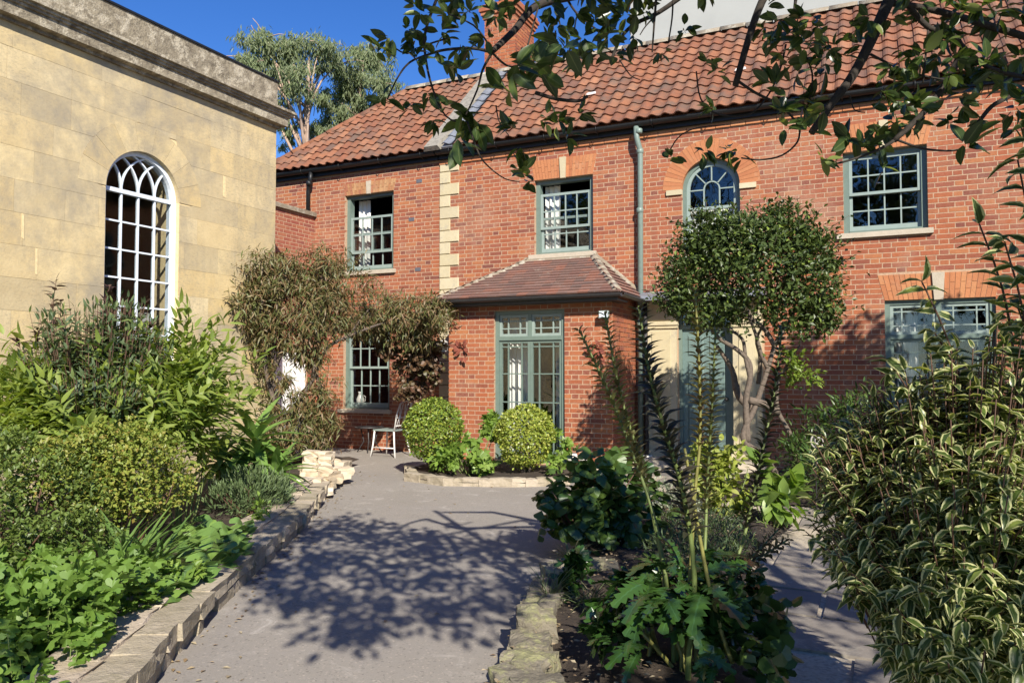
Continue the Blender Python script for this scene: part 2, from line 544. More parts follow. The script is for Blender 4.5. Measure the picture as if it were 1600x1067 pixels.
M_pantile = piece_mat('clay_pantile', [(.19, .074, .040), (.25, .098, .046), (.22, .082, .042), (.29, .118, .054), (.15, .072, .048), (.32, .145, .075), (.24, .088, .042)], .9, 9, .65, (.62, .6, .6), stain=(.11, .078, .058), stain_scale=2.2, stain_lo=.46, stain_hi=.68, bscale=70)
M_bayroof = piece_mat('weathered_plain_tile', [(.17, .10, .08), (.20, .12, .095), (.18, .09, .07), (.22, .135, .11), (.27, .12, .08), (.15, .10, .085)], .9, 20, .5, (.6, .6, .6), stain=(.36, .33, .27), stain_scale=5, stain_lo=.62, stain_hi=.72)
M_lichen = piece_mat('lichened_mortar', [(.26, .21, .15), (.32, .27, .20), (.22, .18, .13)], .95, 12, .6, (.5, .5, .45), stain=(.42, .40, .33), stain_scale=7, stain_lo=.5, stain_hi=.65, bstr=.8)
M_lead = plain('lead_sheet', (.20, .215, .24), .5, .2, 8, .3)
M_cement = plain('cement_fillet', (.24, .22, .18), .95, 0, 14, .4, .5)
M_ashlar = piece_mat('honey_ashlar', [(.57, .445, .235), (.63, .505, .28), (.53, .415, .22), (.65, .53, .31), (.49, .395, .23), (.61, .475, .25), (.58, .44, .215)], .9, 4, .7, (.78, .75, .70), stain=(.27, .235, .175), stain_scale=.55, stain_lo=.46, stain_hi=.66, bscale=35, bstr=.35)
def weather(mt, streak, amt=.55, speck=.5, spc=(.20, .175, .13)):
    # run-off streaks and fine dark speckle of old stone on top of the piece colour
    nt = mt.node_tree; bs = nt.nodes['Principled BSDF']
    src = bs.inputs['Base Color'].links[0].from_socket
    g = nt.nodes.new('ShaderNodeNewGeometry')
    mp = nt.nodes.new('ShaderNodeMapping'); mp.inputs['Scale'].default_value = (5, 5, .45); nt.links.new(g.outputs['Position'], mp.inputs[0])
    a = noise(nt, 1.0, 7, .7, mp.outputs[0], .3)
    mp2 = nt.nodes.new('ShaderNodeMapping'); mp2.inputs['Scale'].default_value = (1, 1, 2.2); nt.links.new(g.outputs['Position'], mp2.inputs[0])
    b = noise(nt, 20, 10, .85, mp2.outputs[0], .5)
    c = noise(nt, .45, 3, .6, g.outputs['Position'])
    k = nt.nodes.new('ShaderNodeMath'); k.operation = 'MULTIPLY'
    nt.links.new(mrange(nt, a.outputs[0], .5, .72, 0, 1), k.inputs[0]); nt.links.new(mrange(nt, c.outputs[0], .42, .62, 0.1, 1), k.inputs[1])
    col = mixc(nt, mrange(nt, k.outputs[0], 0, 1, 0, amt), src, streak)
    k2 = nt.nodes.new('ShaderNodeMath'); k2.operation = 'MULTIPLY'
    nt.links.new(mrange(nt, b.outputs[0], .50, .60, 0, speck), k2.inputs[0]); nt.links.new(mrange(nt, c.outputs[0], .38, .58, .15, 1), k2.inputs[1])
    col = mixc(nt, k2.outputs[0], col, spc)
    nt.links.new(col, bs.inputs['Base Color'])
weather(M_ashlar, (.27, .23, .16), .6, .5)
weather(M_brick, (.12, .06, .045), .5, .35, (.34, .20, .14))
weather(M_bay, (.13, .065, .045), .4, .35, (.38, .23, .16))
M_ashjoint = plain('pale_lime_joint', (.68, .53, .29), .95, 0, 30, .2, .3)
M_cornice = piece_mat('weathered_stone', [(.31, .265, .185), (.35, .30, .215), (.28, .24, .17)], .95, 11, .95, (.34, .32, .31), stain=(.46, .41, .31), stain_scale=5, stain_lo=.5, stain_hi=.6, bscale=22, bstr=.9, bdist=.02)
M_quoin = piece_mat('cream_limestone', [(.50, .43, .27), (.55, .48, .32), (.47, .41, .27)], .9, 8, .4, (.75, .72, .65), stain=(.36, .32, .24), stain_scale=2.5, stain_lo=.55, stain_hi=.7)
M_sill = piece_mat('stone_sill', [(.44, .38, .29), (.48, .42, .33)], .9, 12, .5, (.7, .7, .66))
M_rub = piece_mat('white_rubble', [(.50, .43, .31), (.58, .50, .38), (.45, .37, .26), (.62, .55, .44)], .95, 9, .5, (.72, .66, .55), stain=(.50, .36, .20), stain_scale=5, stain_lo=.55, stain_hi=.7, bscale=30, bstr=.6)
M_kerbstone = piece_mat('old_wall_stone', [(.38, .325, .24), (.45, .38, .29), (.34, .29, .21), (.49, .42, .32)], .95, 8, .6, (.6, .58, .52), stain=(.22, .19, .12), stain_scale=4, stain_lo=.5, stain_hi=.66, bscale=25, bstr=.8, bdist=.02)
M_slab = piece_mat('coping_slab', [(.48, .40, .31), (.53, .445, .35), (.45, .37, .28)], .95, 10, .6, (.62, .58, .52), stain=(.26, .22, .16), stain_scale=4, stain_lo=.52, stain_hi=.68, bscale=28, bstr=.8, bdist=.02)
M_rock = piece_mat('bed_rock', [(.17, .15, .11), (.22, .19, .14), (.145, .13, .10)], .95, 8, .6, (.5, .5, .46), stain=(.30, .30, .13), stain_scale=5, stain_lo=.5, stain_hi=.66, bscale=22, bstr=.9, bdist=.025)
M_flag = piece_mat('flagstone', [(.20, .175, .15), (.26, .23, .19), (.17, .155, .14), (.29, .25, .20)], .9, 6, .5, (.65, .62, .6), stain=(.36, .32, .25), stain_scale=3, bscale=30, bstr=.4)
M_flagjoint = plain('sandy_joint', (.42, .36, .27), .95, 0, 40, .35, .5)
M_green = plain('sage_green_paint', (.14, .19, .16), .38, 0, 14, .1, .03)
M_sash = plain('pale_sage_sash_paint', (.25, .31, .28), .35, 0, 14, .08, .02)
M_white = plain('white_paint', (.68, .74, .80), .38, 0, 10, .08, .03)
M_whitewarm = plain('off_white_paint', (.72, .70, .66), .5, 0, 20, .15, .1)
M_black = plain('black_gutter_paint', (.008, .009, .010), .5, 0, 20, .3, .03)
M_greyplastic = plain('dark_grey_gutter', (.035, .033, .034), .45, 0, 20, .3, .03)
M_curtain = plain('white_curtain', (.78, .77, .72), .9, 0, 8, .06, 0)
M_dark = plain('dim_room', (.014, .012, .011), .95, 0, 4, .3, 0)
M_glass = glass_mat('window_glass', (.94, .95, .95), .07)
M_glass2 = glass_mat('hall_glass', (.8, .82, .83), .018, .35)
M_render = plain('pale_grey_render', (.36, .365, .34), .9, 0, 1.2, .06, .05)
M_doorgreen = plain('grey_green_door', (.13, .19, .175), .42, 0, 14, .1, .03)
M_slate = plain('slate', (.10, .10, .115), .6, 0, 12, .35, .2)
M_pot = plain('terracotta_pot', (.42, .17, .09), .85)
M_china = plain('glazed_white', (.58, .55, .50), .25, 0, 12, .1, .02)
M_rust = piece_mat('rusty_leaf', [(.20, .05, .03), (.28, .08, .045), (.14, .035, .025)], .8, 30, .5)
M_grass = None

# ------------------------------------------------------------------ the setting: ground, path, beds
def sheet(name, poly, z, mat, kind='structure', parent=None, hgt=None, step=.18):
    """polygon sheet; with hgt a gently uneven one"""
    bm = bmesh.new()
    vs = [bm.verts.new((x, y, z)) for x, y in poly]
    bm.faces.new(vs)
    if hgt:
        bmesh.ops.triangulate(bm, faces=bm.faces[:])
        for _ in range(3):
            bmesh.ops.subdivide_edges(bm, edges=[e for e in bm.edges if e.calc_length() > step * 1.6], cuts=1)
            bmesh.ops.triangulate(bm, faces=bm.faces[:])
        for v in bm.verts:
            if not v.is_boundary:
                v.co.z += hgt * (.6 + .4 * math.sin(v.co.x * 5.1 + v.co.y * 2.7) * math.cos(v.co.y * 4.3 - v.co.x)) + rnd.uniform(-.012, .012)
    me = bpy.data.meshes.new(name); bm.to_mesh(me); bm.free()
    me.materials.append(mat)
    return link_mesh(name, me, parent, kind)

def ground_mat(name, c1, c2, c3, s1, s2, bs_, bd):
    mt, nt, bs = new_mat(name)
    g = nt.nodes.new('ShaderNodeNewGeometry'); P = g.outputs['Position']
    a = noise(nt, s1, 8, .65, P); b = noise(nt, s2, 5, .7, P)
    rp = ramp(nt, [c1, c2, c3], [.3, .5, .72]); nt.links.new(a.outputs[0], rp.inputs[0])
    col = mixc(nt, mrange(nt, b.outputs[0], .35, .7, 0, .55), rp.outputs[0], mixc(nt, 1.0, rp.outputs[0], (.55, .54, .52), 'MULTIPLY'))
    nt.links.new(col, bs.inputs['Base Color']); bs.inputs['Roughness'].default_value = .93
    bump(nt, b.outputs[0], bs_, bd, bs)
    return mt, nt, bs, P, col
M_soil, *_ = ground_mat('garden_soil', (.035, .024, .016), (.06, .042, .028), (.10, .075, .05), 6, 45, 1.0, .03)
M_earth, *_ = ground_mat('earth', (.06, .06, .03), (.08, .075, .04), (.10, .09, .05), 2, 20, .6, .03)
M_path, pnt, pbs, pP, pcol = ground_mat('worn_tarmac', (.265, .24, .205), (.30, .272, .235), (.335, .305, .265), 1.1, 160, .35, .006)
_v = pnt.nodes.new('ShaderNodeTexVoronoi'); _v.inputs['Scale'].default_value = 95; pnt.links.new(pP, _v.inputs['Vector'])
_sp = ramp(pnt, [(.55, .55, .55), (1, 1, 1), (1.0, 1.0, 1.0), (1.5, 1.45, 1.4)], [.0, .12, .9, 1.0])
_vs = pnt.nodes.new('ShaderNodeSeparateColor'); pnt.links.new(_v.outputs['Color'], _vs.inputs[0]); pnt.links.new(_vs.outputs[0], _sp.inputs[0])
pcol = mixc(pnt, .75, pcol, mixc(pnt, 1.0, pcol, _sp.outputs[0], 'MULTIPLY'))
_n = noise(pnt, 3.2, 9, .75, pP, .6)
_c2 = mixc(pnt, mrange(pnt, _n.outputs[0], .56, .66, 0, .8), pcol, (.42, .385, .34))
_n2 = noise(pnt, .55, 4, .6, pP)
_c3 = mixc(pnt, mrange(pnt, _n2.outputs[0], .42, .68, 0, .6), _c2, (.205, .185, .165))
pnt.links.new(_c3, pbs.inputs['Base Color'])

sheet('ground', [(-400, -400), (400, -400), (400, 400), (-400, 400)], -.006, M_earth)
path = sheet('path', [(-9.9, -6), (6.5, -6), (6.5, 11.94), (-9.9, 11.94)], 0, M_path)
LB = [(-2.2, .2), (-3.34, 2.63), (-3.9, 3.51), (-5.05, 5.65), (-6.5, 7.98), (-7.05, 8.9), (-7.4, 9.9), (-8.6, 10.0), (-8.0, 8.6), (-8.0, 1.0), (-5, -1)]
left_bed = sheet('flower_bed', LB, .10, M_soil, hgt=.08)
RB = [(-1.5, 2.2), (-1.66, 3.36), (-1.98, 4.36), (-2.22, 5.4), (-2.3, 6.2), (-2.5, 7.2), (-2.2, 8.1), (-1.2, 8.3), (-.75, 7.6), (-.92, 6.2), (-.75, 4.4), (-.4, 3.5), (-.3, 2.2)]
right_bed = sheet('flower_bed', RB, .06, M_soil, hgt=.10)
WB = [(-1.75, 9.0), (-1.85, 11.93), (5.5, 11.93), (5.5, 2.0), (.75, 2.0), (.35, 4.5), (.25, 7.0), (-.2, 9.0)]
sheet('flower_bed', WB, .02, M_soil, hgt=.07)
ba = [onZ(630, 738), onZ(640, 752), onZ(690, 759), onZ(740, 760), onZ(800, 761), onZ(850, 760), onZ(890, 757)]
BB = [(p[0], p[1]) for p in ba] + [(-3.6, 10.4), (-3.55, 10.75), (-6.2, 10.75), (-6.35, 10.2)]
sheet('flower_bed', BB, .05, M_soil, hgt=.05)

# flagged paving to the right of the bed
PV = [(-.55, 3.3), (-.85, 4.4), (-1.05, 6.2), (-.85, 7.6), (-1.3, 8.45), (-2.9, 8.6), (-3.4, 11.2), (-1.9, 11.2), (-1.75, 9.0), (-.2, 9.0), (.4, 7.0), (.6, 4.5), (.9, 2.2), (-.25, 2.2)]
paving = sheet('paving', PV, .004, M_flagjoint)
def inside(x, y, poly):
    c = False; n = len(poly)
    for i in range(n):
        x1, y1 = poly[i]; x2, y2 = poly[i - 1]
        if (y1 > y) != (y2 > y) and x < (x2 - x1) * (y - y1) / (y2 - y1) + x1: c = not c
    return c
Ms = []
y = 2.3
while y < 11.1:
    hgt = rnd.uniform(.38, .62); x = -3.5 + rnd.uniform(0, .4)
    while x < 1.2:
        wd = rnd.uniform(.42, .85)
        cx_, cy_ = x + wd / 2, y + hgt / 2
        if all(inside(cx_ + a * wd * .4, cy_ + b * hgt * .4, PV) for a in (-1, 1) for b in (-1, 1)):
            mm = np.eye(4); mm[0, 0] = wd - .04; mm[1, 1] = hgt - .04; mm[2, 2] = .02 + rnd.uniform(0, .008)
            a = rnd.uniform(-.01, .01); mm[:2, :2] = np.array([[math.cos(a), -math.sin(a)], [math.sin(a), math.cos(a)]]) @ mm[:2, :2]
            mm[:3, 3] = (cx_, cy_, .010)
            Ms.append(mm)
        x += wd
    y += hgt
pieces(paving, 'flagstone', 'box', Ms, M_flag)

# ------------------------------------------------------------------ planes of the buildings
YF, YB, XS = 11.95, 10.76, -8.0
def FAC(u, v, w_): return (u, YF + w_, v)                  # house front, w inwards
def BAY(u, v, w_): return (u, YB + w_, v)
def STO(u, v, w_): return (XS - w_, u, v)                  # stone hall, faces +X
XBR, XBL = -3.52, -6.29
def BAYR(u, v, w_): return (XBR - w_, u, v)                # right side of the bay, faces +X
def BAYL(u, v, w_): return (XBL + w_, u, v)
XW = -10.06
def SIDE(u, v, w_): return (XW - w_, u, v)

def wall_shell(mb, u0, u1, v0, v1, holes, w0, w1):
    us = sorted({u0, u1, *[h for o in holes for h in o[:2]]}); vs = sorted({v0, v1, *[h for o in holes for h in o[2:]]})
    us = [x for x in us if u0 <= x <= u1]; vs = [x for x in vs if v0 <= x <= v1]
    nu, nv = len(us) - 1, len(vs) - 1
    def full(i, j):
        if not (0 <= i < nu and 0 <= j < nv): return False
        a, b = (us[i] + us[i + 1]) / 2, (vs[j] + vs[j + 1]) / 2
        return not any(h[0] < a < h[1] and h[2] < b < h[3] for h in holes)
    for i in range(nu):
        for j in range(nv):
            if not full(i, j): continue
            a, b, c, d = us[i], us[i + 1], vs[j], vs[j + 1]
            mb.add([(a, c, w0), (b, c, w0), (b, d, w0), (a, d, w0)], [(0, 1, 2, 3)])
            mb.add([(a, c, w1), (b, c, w1), (b, d, w1), (a, d, w1)], [(3, 2, 1, 0)])
            if not full(i - 1, j): mb.add([(a, c, w0), (a, c, w1), (a, d, w1), (a, d, w0)], [(0, 1, 2, 3)])
            if not full(i + 1, j): mb.add([(b, c, w0), (b, c, w1), (b, d, w1), (b, d, w0)], [(0, 1, 2, 3)])
            if not full(i, j - 1): mb.add([(a, c, w0), (b, c, w0), (b, c, w1), (a, c, w1)], [(0, 1, 2, 3)])
            if not full(i, j + 1): mb.add([(a, d, w0), (b, d, w0), (b, d, w1), (a, d, w1)], [(0, 1, 2, 3)])
    return mb

CO, ST, HD, JT = .0714, .2238, .1048, .0115
def bond(u0, u1, v0, v1, holes, fm, proud=0.0, deep=None, seed=0):
    """Flemish bond; holes may be (ua,ub,va,vb) or a function v -> list of (ua,ub). Returns 4x4 per brick"""
    q = random.Random(seed); out = []
    row = 0; v = v0
    while v < v1 - .02:
        top = min(v + CO, v1)
        vm = (v + top) / 2
        cut = []
        for h in holes:
            if callable(h): cut += h(vm)
            elif h[2] < vm < h[3]: cut.append((h[0], h[1]))
        iv = [(u0, u1)]
        for a, b in cut:
            nx = []
            for c, d in iv:
                if b <= c or a >= d: nx.append((c, d)); continue
                if a > c: nx.append((c, a))
                if b < d: nx.append((b, d))
            iv = nx
        for c, d in iv:
            mod = ST + HD + 2 * JT
            ph = (row % 2) * (ST + HD) / 2 + (mod / 4 if row % 2 else 0) * 0 + (row * .37 % .02)
            k = math.floor((c - ph) / mod) - 1
            edges = []
            while ph + k * mod < d:
                s0 = ph + k * mod
                edges += [(s0, s0 + ST), (s0 + ST + JT, s0 + ST + JT + HD)]
                k += 1
            bits = [[max(a, c), min(b, d)] for a, b in edges if b > c and a < d]
            bits = [b for b in bits if b[1] > b[0]]
            i = 0
            while i < len(bits) and len(bits) > 1:          # merge slivers into their neighbour
                if bits[i][1] - bits[i][0] < .045:
                    if i == 0: bits[1][0] = bits[0][0]
                    else: bits[i - 1][1] = bits[i][1]
                    bits.pop(i)
                else: i += 1
            for a, b in bits:
                if b - a < .02: continue
                dp = .025
                if abs(a - c) < .002 or abs(b - d) < .002: dp = deep or .025
                a2 = a + q.uniform(0, .002); b2 = b - q.uniform(0, .002)
                pr = proud + q.uniform(-.0004, .0014)
                o = np.array(fm((a2 + b2) / 2, vm, -pr)); e0 = np.array(fm(0, 0, 0))
                mm = np.eye(4)
                mm[:3, 0] = (np.array(fm(1, 0, 0)) - e0) * (b2 - a2)
                mm[:3, 1] = (np.array(fm(0, 0, 1)) - e0) * dp
                mm[:3, 2] = (np.array(fm(0, 1, 0)) - e0) * (top - v - JT + q.uniform(-.001, .001)) + (np.array(fm(1, 0, 0)) - e0) * 0
                mm[:3, 3] = o
                out.append(mm)
        v += CO; row += 1
    return out

def multi_pieces(parent, name, keys, Ms, mat, limit, stuff):
    """as pieces(), but shared among several piece shapes"""
    Ms = np.array(Ms)
    sc_ = score(Ms[:, :3, 3]); order = np.argsort(-sc_, kind='stable')
    pick = np.zeros(len(Ms), bool); pick[order[:limit]] = True
    ki = rng.integers(0, len(keys), len(Ms))
    org = ORG[parent.name]
    for n, k in enumerate(keys): pieces(parent, name, k, Ms[pick & (ki == n)], mat, 100000)
    rest = ~pick
    if rest.any():
        V, fs, edge, sm = LEAF[keys[0]]
        link_mesh(stuff, join_mesh(stuff, V, fs, Ms[rest], mat, org, edge, sm), parent, 'stuff')
BK = ['brick0', 'brick1', 'brick2']

def pane(win, fm, u0, u1, v0, v1, w_, mat):
    t = .004
    e0 = np.array(fm(0, 0, 0)); eu = np.array(fm(1, 0, 0)) - e0; ev = np.array(fm(0, 1, 0)) - e0; ew = np.array(fm(0, 0, 1)) - e0
    a, b = rnd.gauss(0, .004), rnd.gauss(0, .004)
    mm = np.eye(4)
    mm[:3, 0] = (eu + ew * a) * (u1 - u0); mm[:3, 1] = (ew - eu * a - ev * b) * t; mm[:3, 2] = (ev + ew * b) * (v1 - v0)
    mm[:3, 3] = np.array(fm((u0 + u1) / 2, (v0 + v1) / 2, w_)) - ORG[win.name]
    o = bpy.data.objects.new('pane', shape_mesh('box', mat)); COL.objects.link(o)
    o.parent = win; o.matrix_basis = Matrix(mm.tolist()); reg(o, ORG[win.name])

def grid_sash(win, fm, u0, u1, v0, v1, w0, w1, cols, rows, st=.042, top=.042, bot=.042, bar=.020, mat=None, glass=None, us=None, vs=None, name='sash'):
    mb = MB(fm)
    mb.box(u0, u0 + st, v0, v1, w0, w1); mb.box(u1 - st, u1, v0, v1, w0, w1)
    mb.box(u0 + st, u1 - st, v0, v0 + bot, w0 + .002, w1 - .002); mb.box(u0 + st, u1 - st, v1 - top, v1, w0 + .002, w1 - .002)
    a, b, c, d = u0 + st, u1 - st, v0 + bot, v1 - top
    us = us or [a + (b - a) * i / cols for i in range(1, cols)]
    vs = vs or [c + (d - c) * i / rows for i in range(1, rows)]
    for u in us: mb.box(u - bar / 2, u + bar / 2, c, d, w0 + .006, w1 - .006)
    ul = [a] + us + [b]
    for v in vs:
        for i in range(len(ul) - 1):
            mb.box(ul[i] + (bar / 2 if i else 0), ul[i + 1] - (bar / 2 if i < len(ul) - 2 else 0), v - bar / 2, v + bar / 2, w0 + .008, w1 - .008)
    mb.build(name, mat or M_sash, win)
    vl = [c] + vs + [d]
    wm = (w0 + w1) / 2
    for i in range(len(ul) - 1):
        for j in range(len(vl) - 1): pane(win, fm, ul[i], ul[i + 1], vl[j], vl[j + 1], wm, glass or M_glass)

def sash_window(house, fm, u0, u1, v0, v1, drop=0.0, cols=4, sill=True, fw=.075):
    mb = MB(fm)
    mb.box(u0, u0 + fw, v0, v1, .075, .20); mb.box(u1 - fw, u1, v0, v1, .075, .20)
    mb.box(u0 + fw, u1 - fw, v1 - .06, v1, .077, .20); mb.box(u0 + fw, u1 - fw, v0, v0 + .04, .06, .20)
    win = mb.build('window', M_green, house)
    a, b = u0 + fw, u1 - fw; lo, hi = v0 + .04, v1 - .06; mid = (lo + hi) / 2
    grid_sash(win, fm, a + .002, b - .002, mid - .02 - drop, hi - drop, .095, .13, cols, 2)
    grid_sash(win, fm, a + .002, b - .002, lo, mid + .02, .135, .17, cols, 2, bot=.075)
    if sill:
        s_ = MB(fm); s_.box(u0 - .09, u1 + .06, v0 - .075, v0 - .002, -.055, .12); s_.build('sill', M_sill, win)
    return win

def flat_arch(house, fm, u0, u1, v0, v1, mat, n, key=None, splay=.10, kw=.11, keymat=None):
    """gauged flat arch of tapering bricks with a keystone; v0..v1 tall"""
    base = MB(fm); base.prism([(u0 + .004, v0 + .004), (u1 - .004, v0 + .004), (u1 + splay - .004, v1 - .004), (u0 - splay + .004, v1 - .004)], .002, .10)
    lin = base.build('lintel', M_mortar, house)
    uc = (u0 + u1) / 2
    def at(t, v):       # t 0..1 along the arch
        k = (v - v0) / (v1 - v0); a = u0 - splay * k; b = u1 + splay * k
        return a + (b - a) * t
    kt = kw / (u1 - u0) / 2 if key else 0
    for i in range(n):
        for side in (0, 1):
            t0 = (.5 - kt) * i / n; t1 = (.5 - kt) * (i + 1) / n
            if side: t0, t1 = 1 - t1, 1 - t0
            g_ = .0028; pr = rnd.uniform(.0035, .005)
            split = v0 + (v1 - v0) * (.36 if i % 2 else .62)
            for a, b in ((v0, split), (split, v1)):
                mb = MB(fm)
                mb.prism([(at(t0, a) + g_, a + g_), (at(t1, a) - g_, a + g_), (at(t1, b) - g_, b - g_), (at(t0, b) + g_, b - g_)], -pr, .02)
                mb.build('brick', mat, lin)
    if key:
        kb = MB(fm); kb.prism([(uc - kw * .42, v0 - .012), (uc + kw * .42, v0 - .012), (uc + kw * .6, v1 + .004), (uc - kw * .6, v1 + .004)], -.03, .04)
        kb.build('keystone', keymat or M_quoin, lin)
    return lin

def curtain(label, fm, u0, u1, v0, v1, w_, pleats, amp=.03, group=None):
    mb = MB(fm); n = pleats * 6
    vs = []; fs = []
    ph = rnd.uniform(0, 6)
    for j in range(4):
        for i in range(n + 1):
            t = i / n; vv = v0 + (v1 - v0) * j / 3
            vs.append((u0 + (u1 - u0) * t + .004 * math.sin(j * 2 + i), vv, w_ + amp * math.sin(t * pleats * 2 * math.pi + ph + .25 * j) * (.75 + .25 * math.sin(i * .7))))
    for j in range(3):
        for i in range(n):
            a = j * (n + 1) + i; fs.append((a, a + 1, a + n + 2, a + n + 1))
    mb.add(vs, fs, True)
    p = np.array(fm((u0 + u1) / 2, v0, w_))
    o = mb.build('curtain', M_curtain, None, None, tuple(p))
    o['label'] = label; o['category'] = 'curtain'
    if group: o['group'] = group
    return o

# ------------------------------------------------------------------ brick house (right of the quoins) and cottage (left of them)
XQ = -7.18
house = thing('brick_house', 'red brick house with bay, sage green windows and long pantiled roof', 'house', (-3.0, YF, 0))
cottage = thing('brick_cottage', 'narrower hip-roofed brick house between the stone hall and the pale quoins', 'house', (-9.0, YF, 0))
W1 = (-9.32, -8.19, 3.39, 4.87); W2 = (-5.30, -4.24, 3.46, 4.74); W3 = (-2.77, -1.88, 3.42, 4.78); W4 = (-.44, .63, 3.45, 4.62)
W5 = (-9.33, -8.26, .76, 2.35); W6 = (.07, 1.40, .85, 2.47); DOOR = (-2.85, -2.01, .16, 2.45)
EAVE = 5.33
hh = [W2, W3, W4, W6, DOOR]
wall = wall_shell(MB(FAC), XQ, 5.2, 0, EAVE, [*hh, (XBL + .15, XBR - .15, .1, 2.5)], .0016, .26).build('wall', M_mortar, house)
wallc = wall_shell(MB(FAC), -11.4, XQ, 0, EAVE, [W1, W5], .0016, .26).build('wall', M_mortar, cottage)
uc3, r3 = (W3[0] + W3[1]) / 2, (W3[1] - W3[0]) / 2
sp3 = W3[3] - r3
arc = [(uc3 + r3 * math.cos(t), sp3 + r3 * math.sin(t)) for t in np.linspace(0, math.pi, 25)]
sb = MB(FAC)
sb.prism([(W3[1] + .01, sp3)] + arc[:13] + [(uc3, W3[3] + .01), (W3[1] + .01, W3[3] + .01)], .007, .1)
sb.prism([(W3[0] - .01, sp3)] + arc[24:11:-1] + [(uc3, W3[3] + .01), (W3[0] - .01, W3[3] + .01)], .007, .1)
sb.build('arch_spandrel', M_rubbed, house)

def grow(h, l=0, r_=0, b=0, t=0): return (h[0] - l, h[1] + r_, h[2] - b, h[3] + t)
RING = .30
def hole_ring(v):
    if v > sp3:
        q = (r3 + RING) ** 2 - (v - sp3) ** 2
        return [(uc3 - math.sqrt(q), uc3 + math.sqrt(q))] if q > 0 else []
    return []
def lintel_hole(u0, u1, v0, v1, splay):
    def f(v):
        if v0 < v < v1:
            k = (v - v0) / (v1 - v0); return [(u0 - splay * k, u1 + splay * k)]
        return []
    return f
def roof_hole(v):           # behind the bay and its roof
    if v < 2.62: return [(XBL + .02, XBR - .02)]
    if v < 3.38:
        k = (v - 2.62) / .76
        return [(XBL - .1 + 1.42 * k, XBR + .1 - .82 * k)]
    return []
QST = [(XQ, XQ + (.40 if i % 2 == 0 else .22), 5.30 - .2142 * (i + 1), 5.30 - .2142 * i) for i in range(25)]
bricks = bond(XQ + .012, 5.2, 0, 5.215, [*[q for q in QST], grow(W2, b=.075), (W3[0], W3[1], W3[2], sp3), grow(W4, b=.075), grow(W6, b=.06),
        (-3.36, -1.55, 0, 2.66), hole_ring, lintel_hole(W2[0], W2[1], W2[3], W2[3] + .34, .07), lintel_hole(W4[0], W4[1], W4[3], W4[3] + .40, .10),
        lintel_hole(W6[0], W6[1], W6[3], W6[3] + .36, .085), roof_hole, (uc3 - r3 - .22, uc3 + r3 + .22, sp3 - .085, sp3)], FAC, deep=.10, seed=1)
bricksc = bond(-11.4, XQ - .006, 0, 5.29, [grow(W1, b=.075), grow(W5, b=.075), lintel_hole(W1[0], W1[1], W1[3], W1[3] + .23, .06), lintel_hole(W5[0], W5[1], W5[3], W5[3] + .23, .06)], FAC, deep=.10, seed=2)
bayW = (-5.47, -4.28, .10, 2.42)
bb = bond(XBL, XBR - .012, 0, 2.60, [grow(bayW)], BAY, deep=.10, seed=3)
bbr = bond(YB + .006, YF, 0, 2.60, [], BAYR, seed=4)
bbl = bond(YB + .03, YF, 0, 2.60, [], BAYL, seed=5)

# the 300 bricks that show largest as parts, shared between facade and bay by their size in view
allb = np.array(bricks + bb + bbr + bbl)
isbay = np.zeros(len(allb), bool); isbay[len(bricks):] = True
sc0 = score(allb[:, :3, 3]); pick = np.zeros(len(allb), bool); pick[np.argsort(-sc0, kind='stable')[:300]] = True
bay_shell = MB(BAY)
wall_shell(bay_shell, XBL + .0095, XBR - .0095, 0, 2.62, [bayW], .0016, .22)
bay_shell.map = BAYR; wall_shell(bay_shell, YB + .225, YF, 0, 2.62, [], .0095, .2)
bay_shell.map = BAYL; wall_shell(bay_shell, YB + .225, YF, 0, 2.62, [], .0095, .2)
bay = bay_shell.build('bay', M_mortar, house)
def place_bricks(parent, Ms, mat, lim):
    if len(Ms) == 0: return
    ki = rng.integers(0, 3, len(Ms))
    if lim == 0:
        V, fs, edge, sm = LEAF['brick0']
        link_mesh('brickwork', join_mesh('brickwork', V, fs, Ms, mat, ORG[parent.name], edge, sm), parent, 'stuff')
    else:
        for n in range(3): pieces(parent, 'brick', BK[n], Ms[ki == n], mat, 100000)
place_bricks(wall, allb[pick & ~isbay], M_brick, 1); place_bricks(wall, allb[~pick & ~isbay], M_brick, 0)
place_bricks(bay, allb[pick & isbay], M_bay, 1); place_bricks(bay, allb[~pick & isbay], M_bay, 0)
multi_pieces(wallc, 'brick', BK, bricksc, M_brick, 300, 'brickwork')

# dark vent bricks
for u, v in [onY(655, 283, YF)[[0, 2]], onY(643, 343, YF)[[0, 2]], onY(653, 421, YF)[[0, 2]]]:
    MB(FAC).box(u - .06, u + .06, v - .034, v + .034, -.006, .02).build('air_brick', M_slate, cottage)

# quoins
Ms = []
for a, b, c, d in QST:
    mm = np.eye(4); mm[0, 0] = b - a - .006; mm[1, 1] = .05; mm[2, 2] = d - c - .007
    mm[:3, 3] = ((a + b) / 2, YF - .022, (c + d) / 2); Ms.append(mm)
pieces(house, 'quoin_stone', 'block', Ms, M_quoin)

# windows
sash_window(cottage, FAC, *W1, drop=.36)
sash_window(house, FAC, *W2, drop=.17)
sash_window(house, FAC, *W4, drop=0)
sash_window(cottage, FAC, *W5, drop=0)
flat_arch(cottage, FAC, W1[0], W1[1], W1[3], W1[3] + .23, M_buffarch, 11, True, .06, .09, M_sill)
flat_arch(cottage, FAC, W5[0], W5[1], W5[3], W5[3] + .23, M_buffarch, 11, True, .06, .09, M_sill)
flat_arch(house, FAC, W2[0], W2[1], W2[3], W2[3] + .34, M_rubbed, 9, True, .07, .10)
flat_arch(house, FAC, W4[0], W4[1], W4[3], W4[3] + .40, M_rubbed, 9, True, .10, .10)
flat_arch(house, FAC, W6[0], W6[1], W6[3], W6[3] + .36, M_rubbed, 10, True, .085, .13, M_sill)

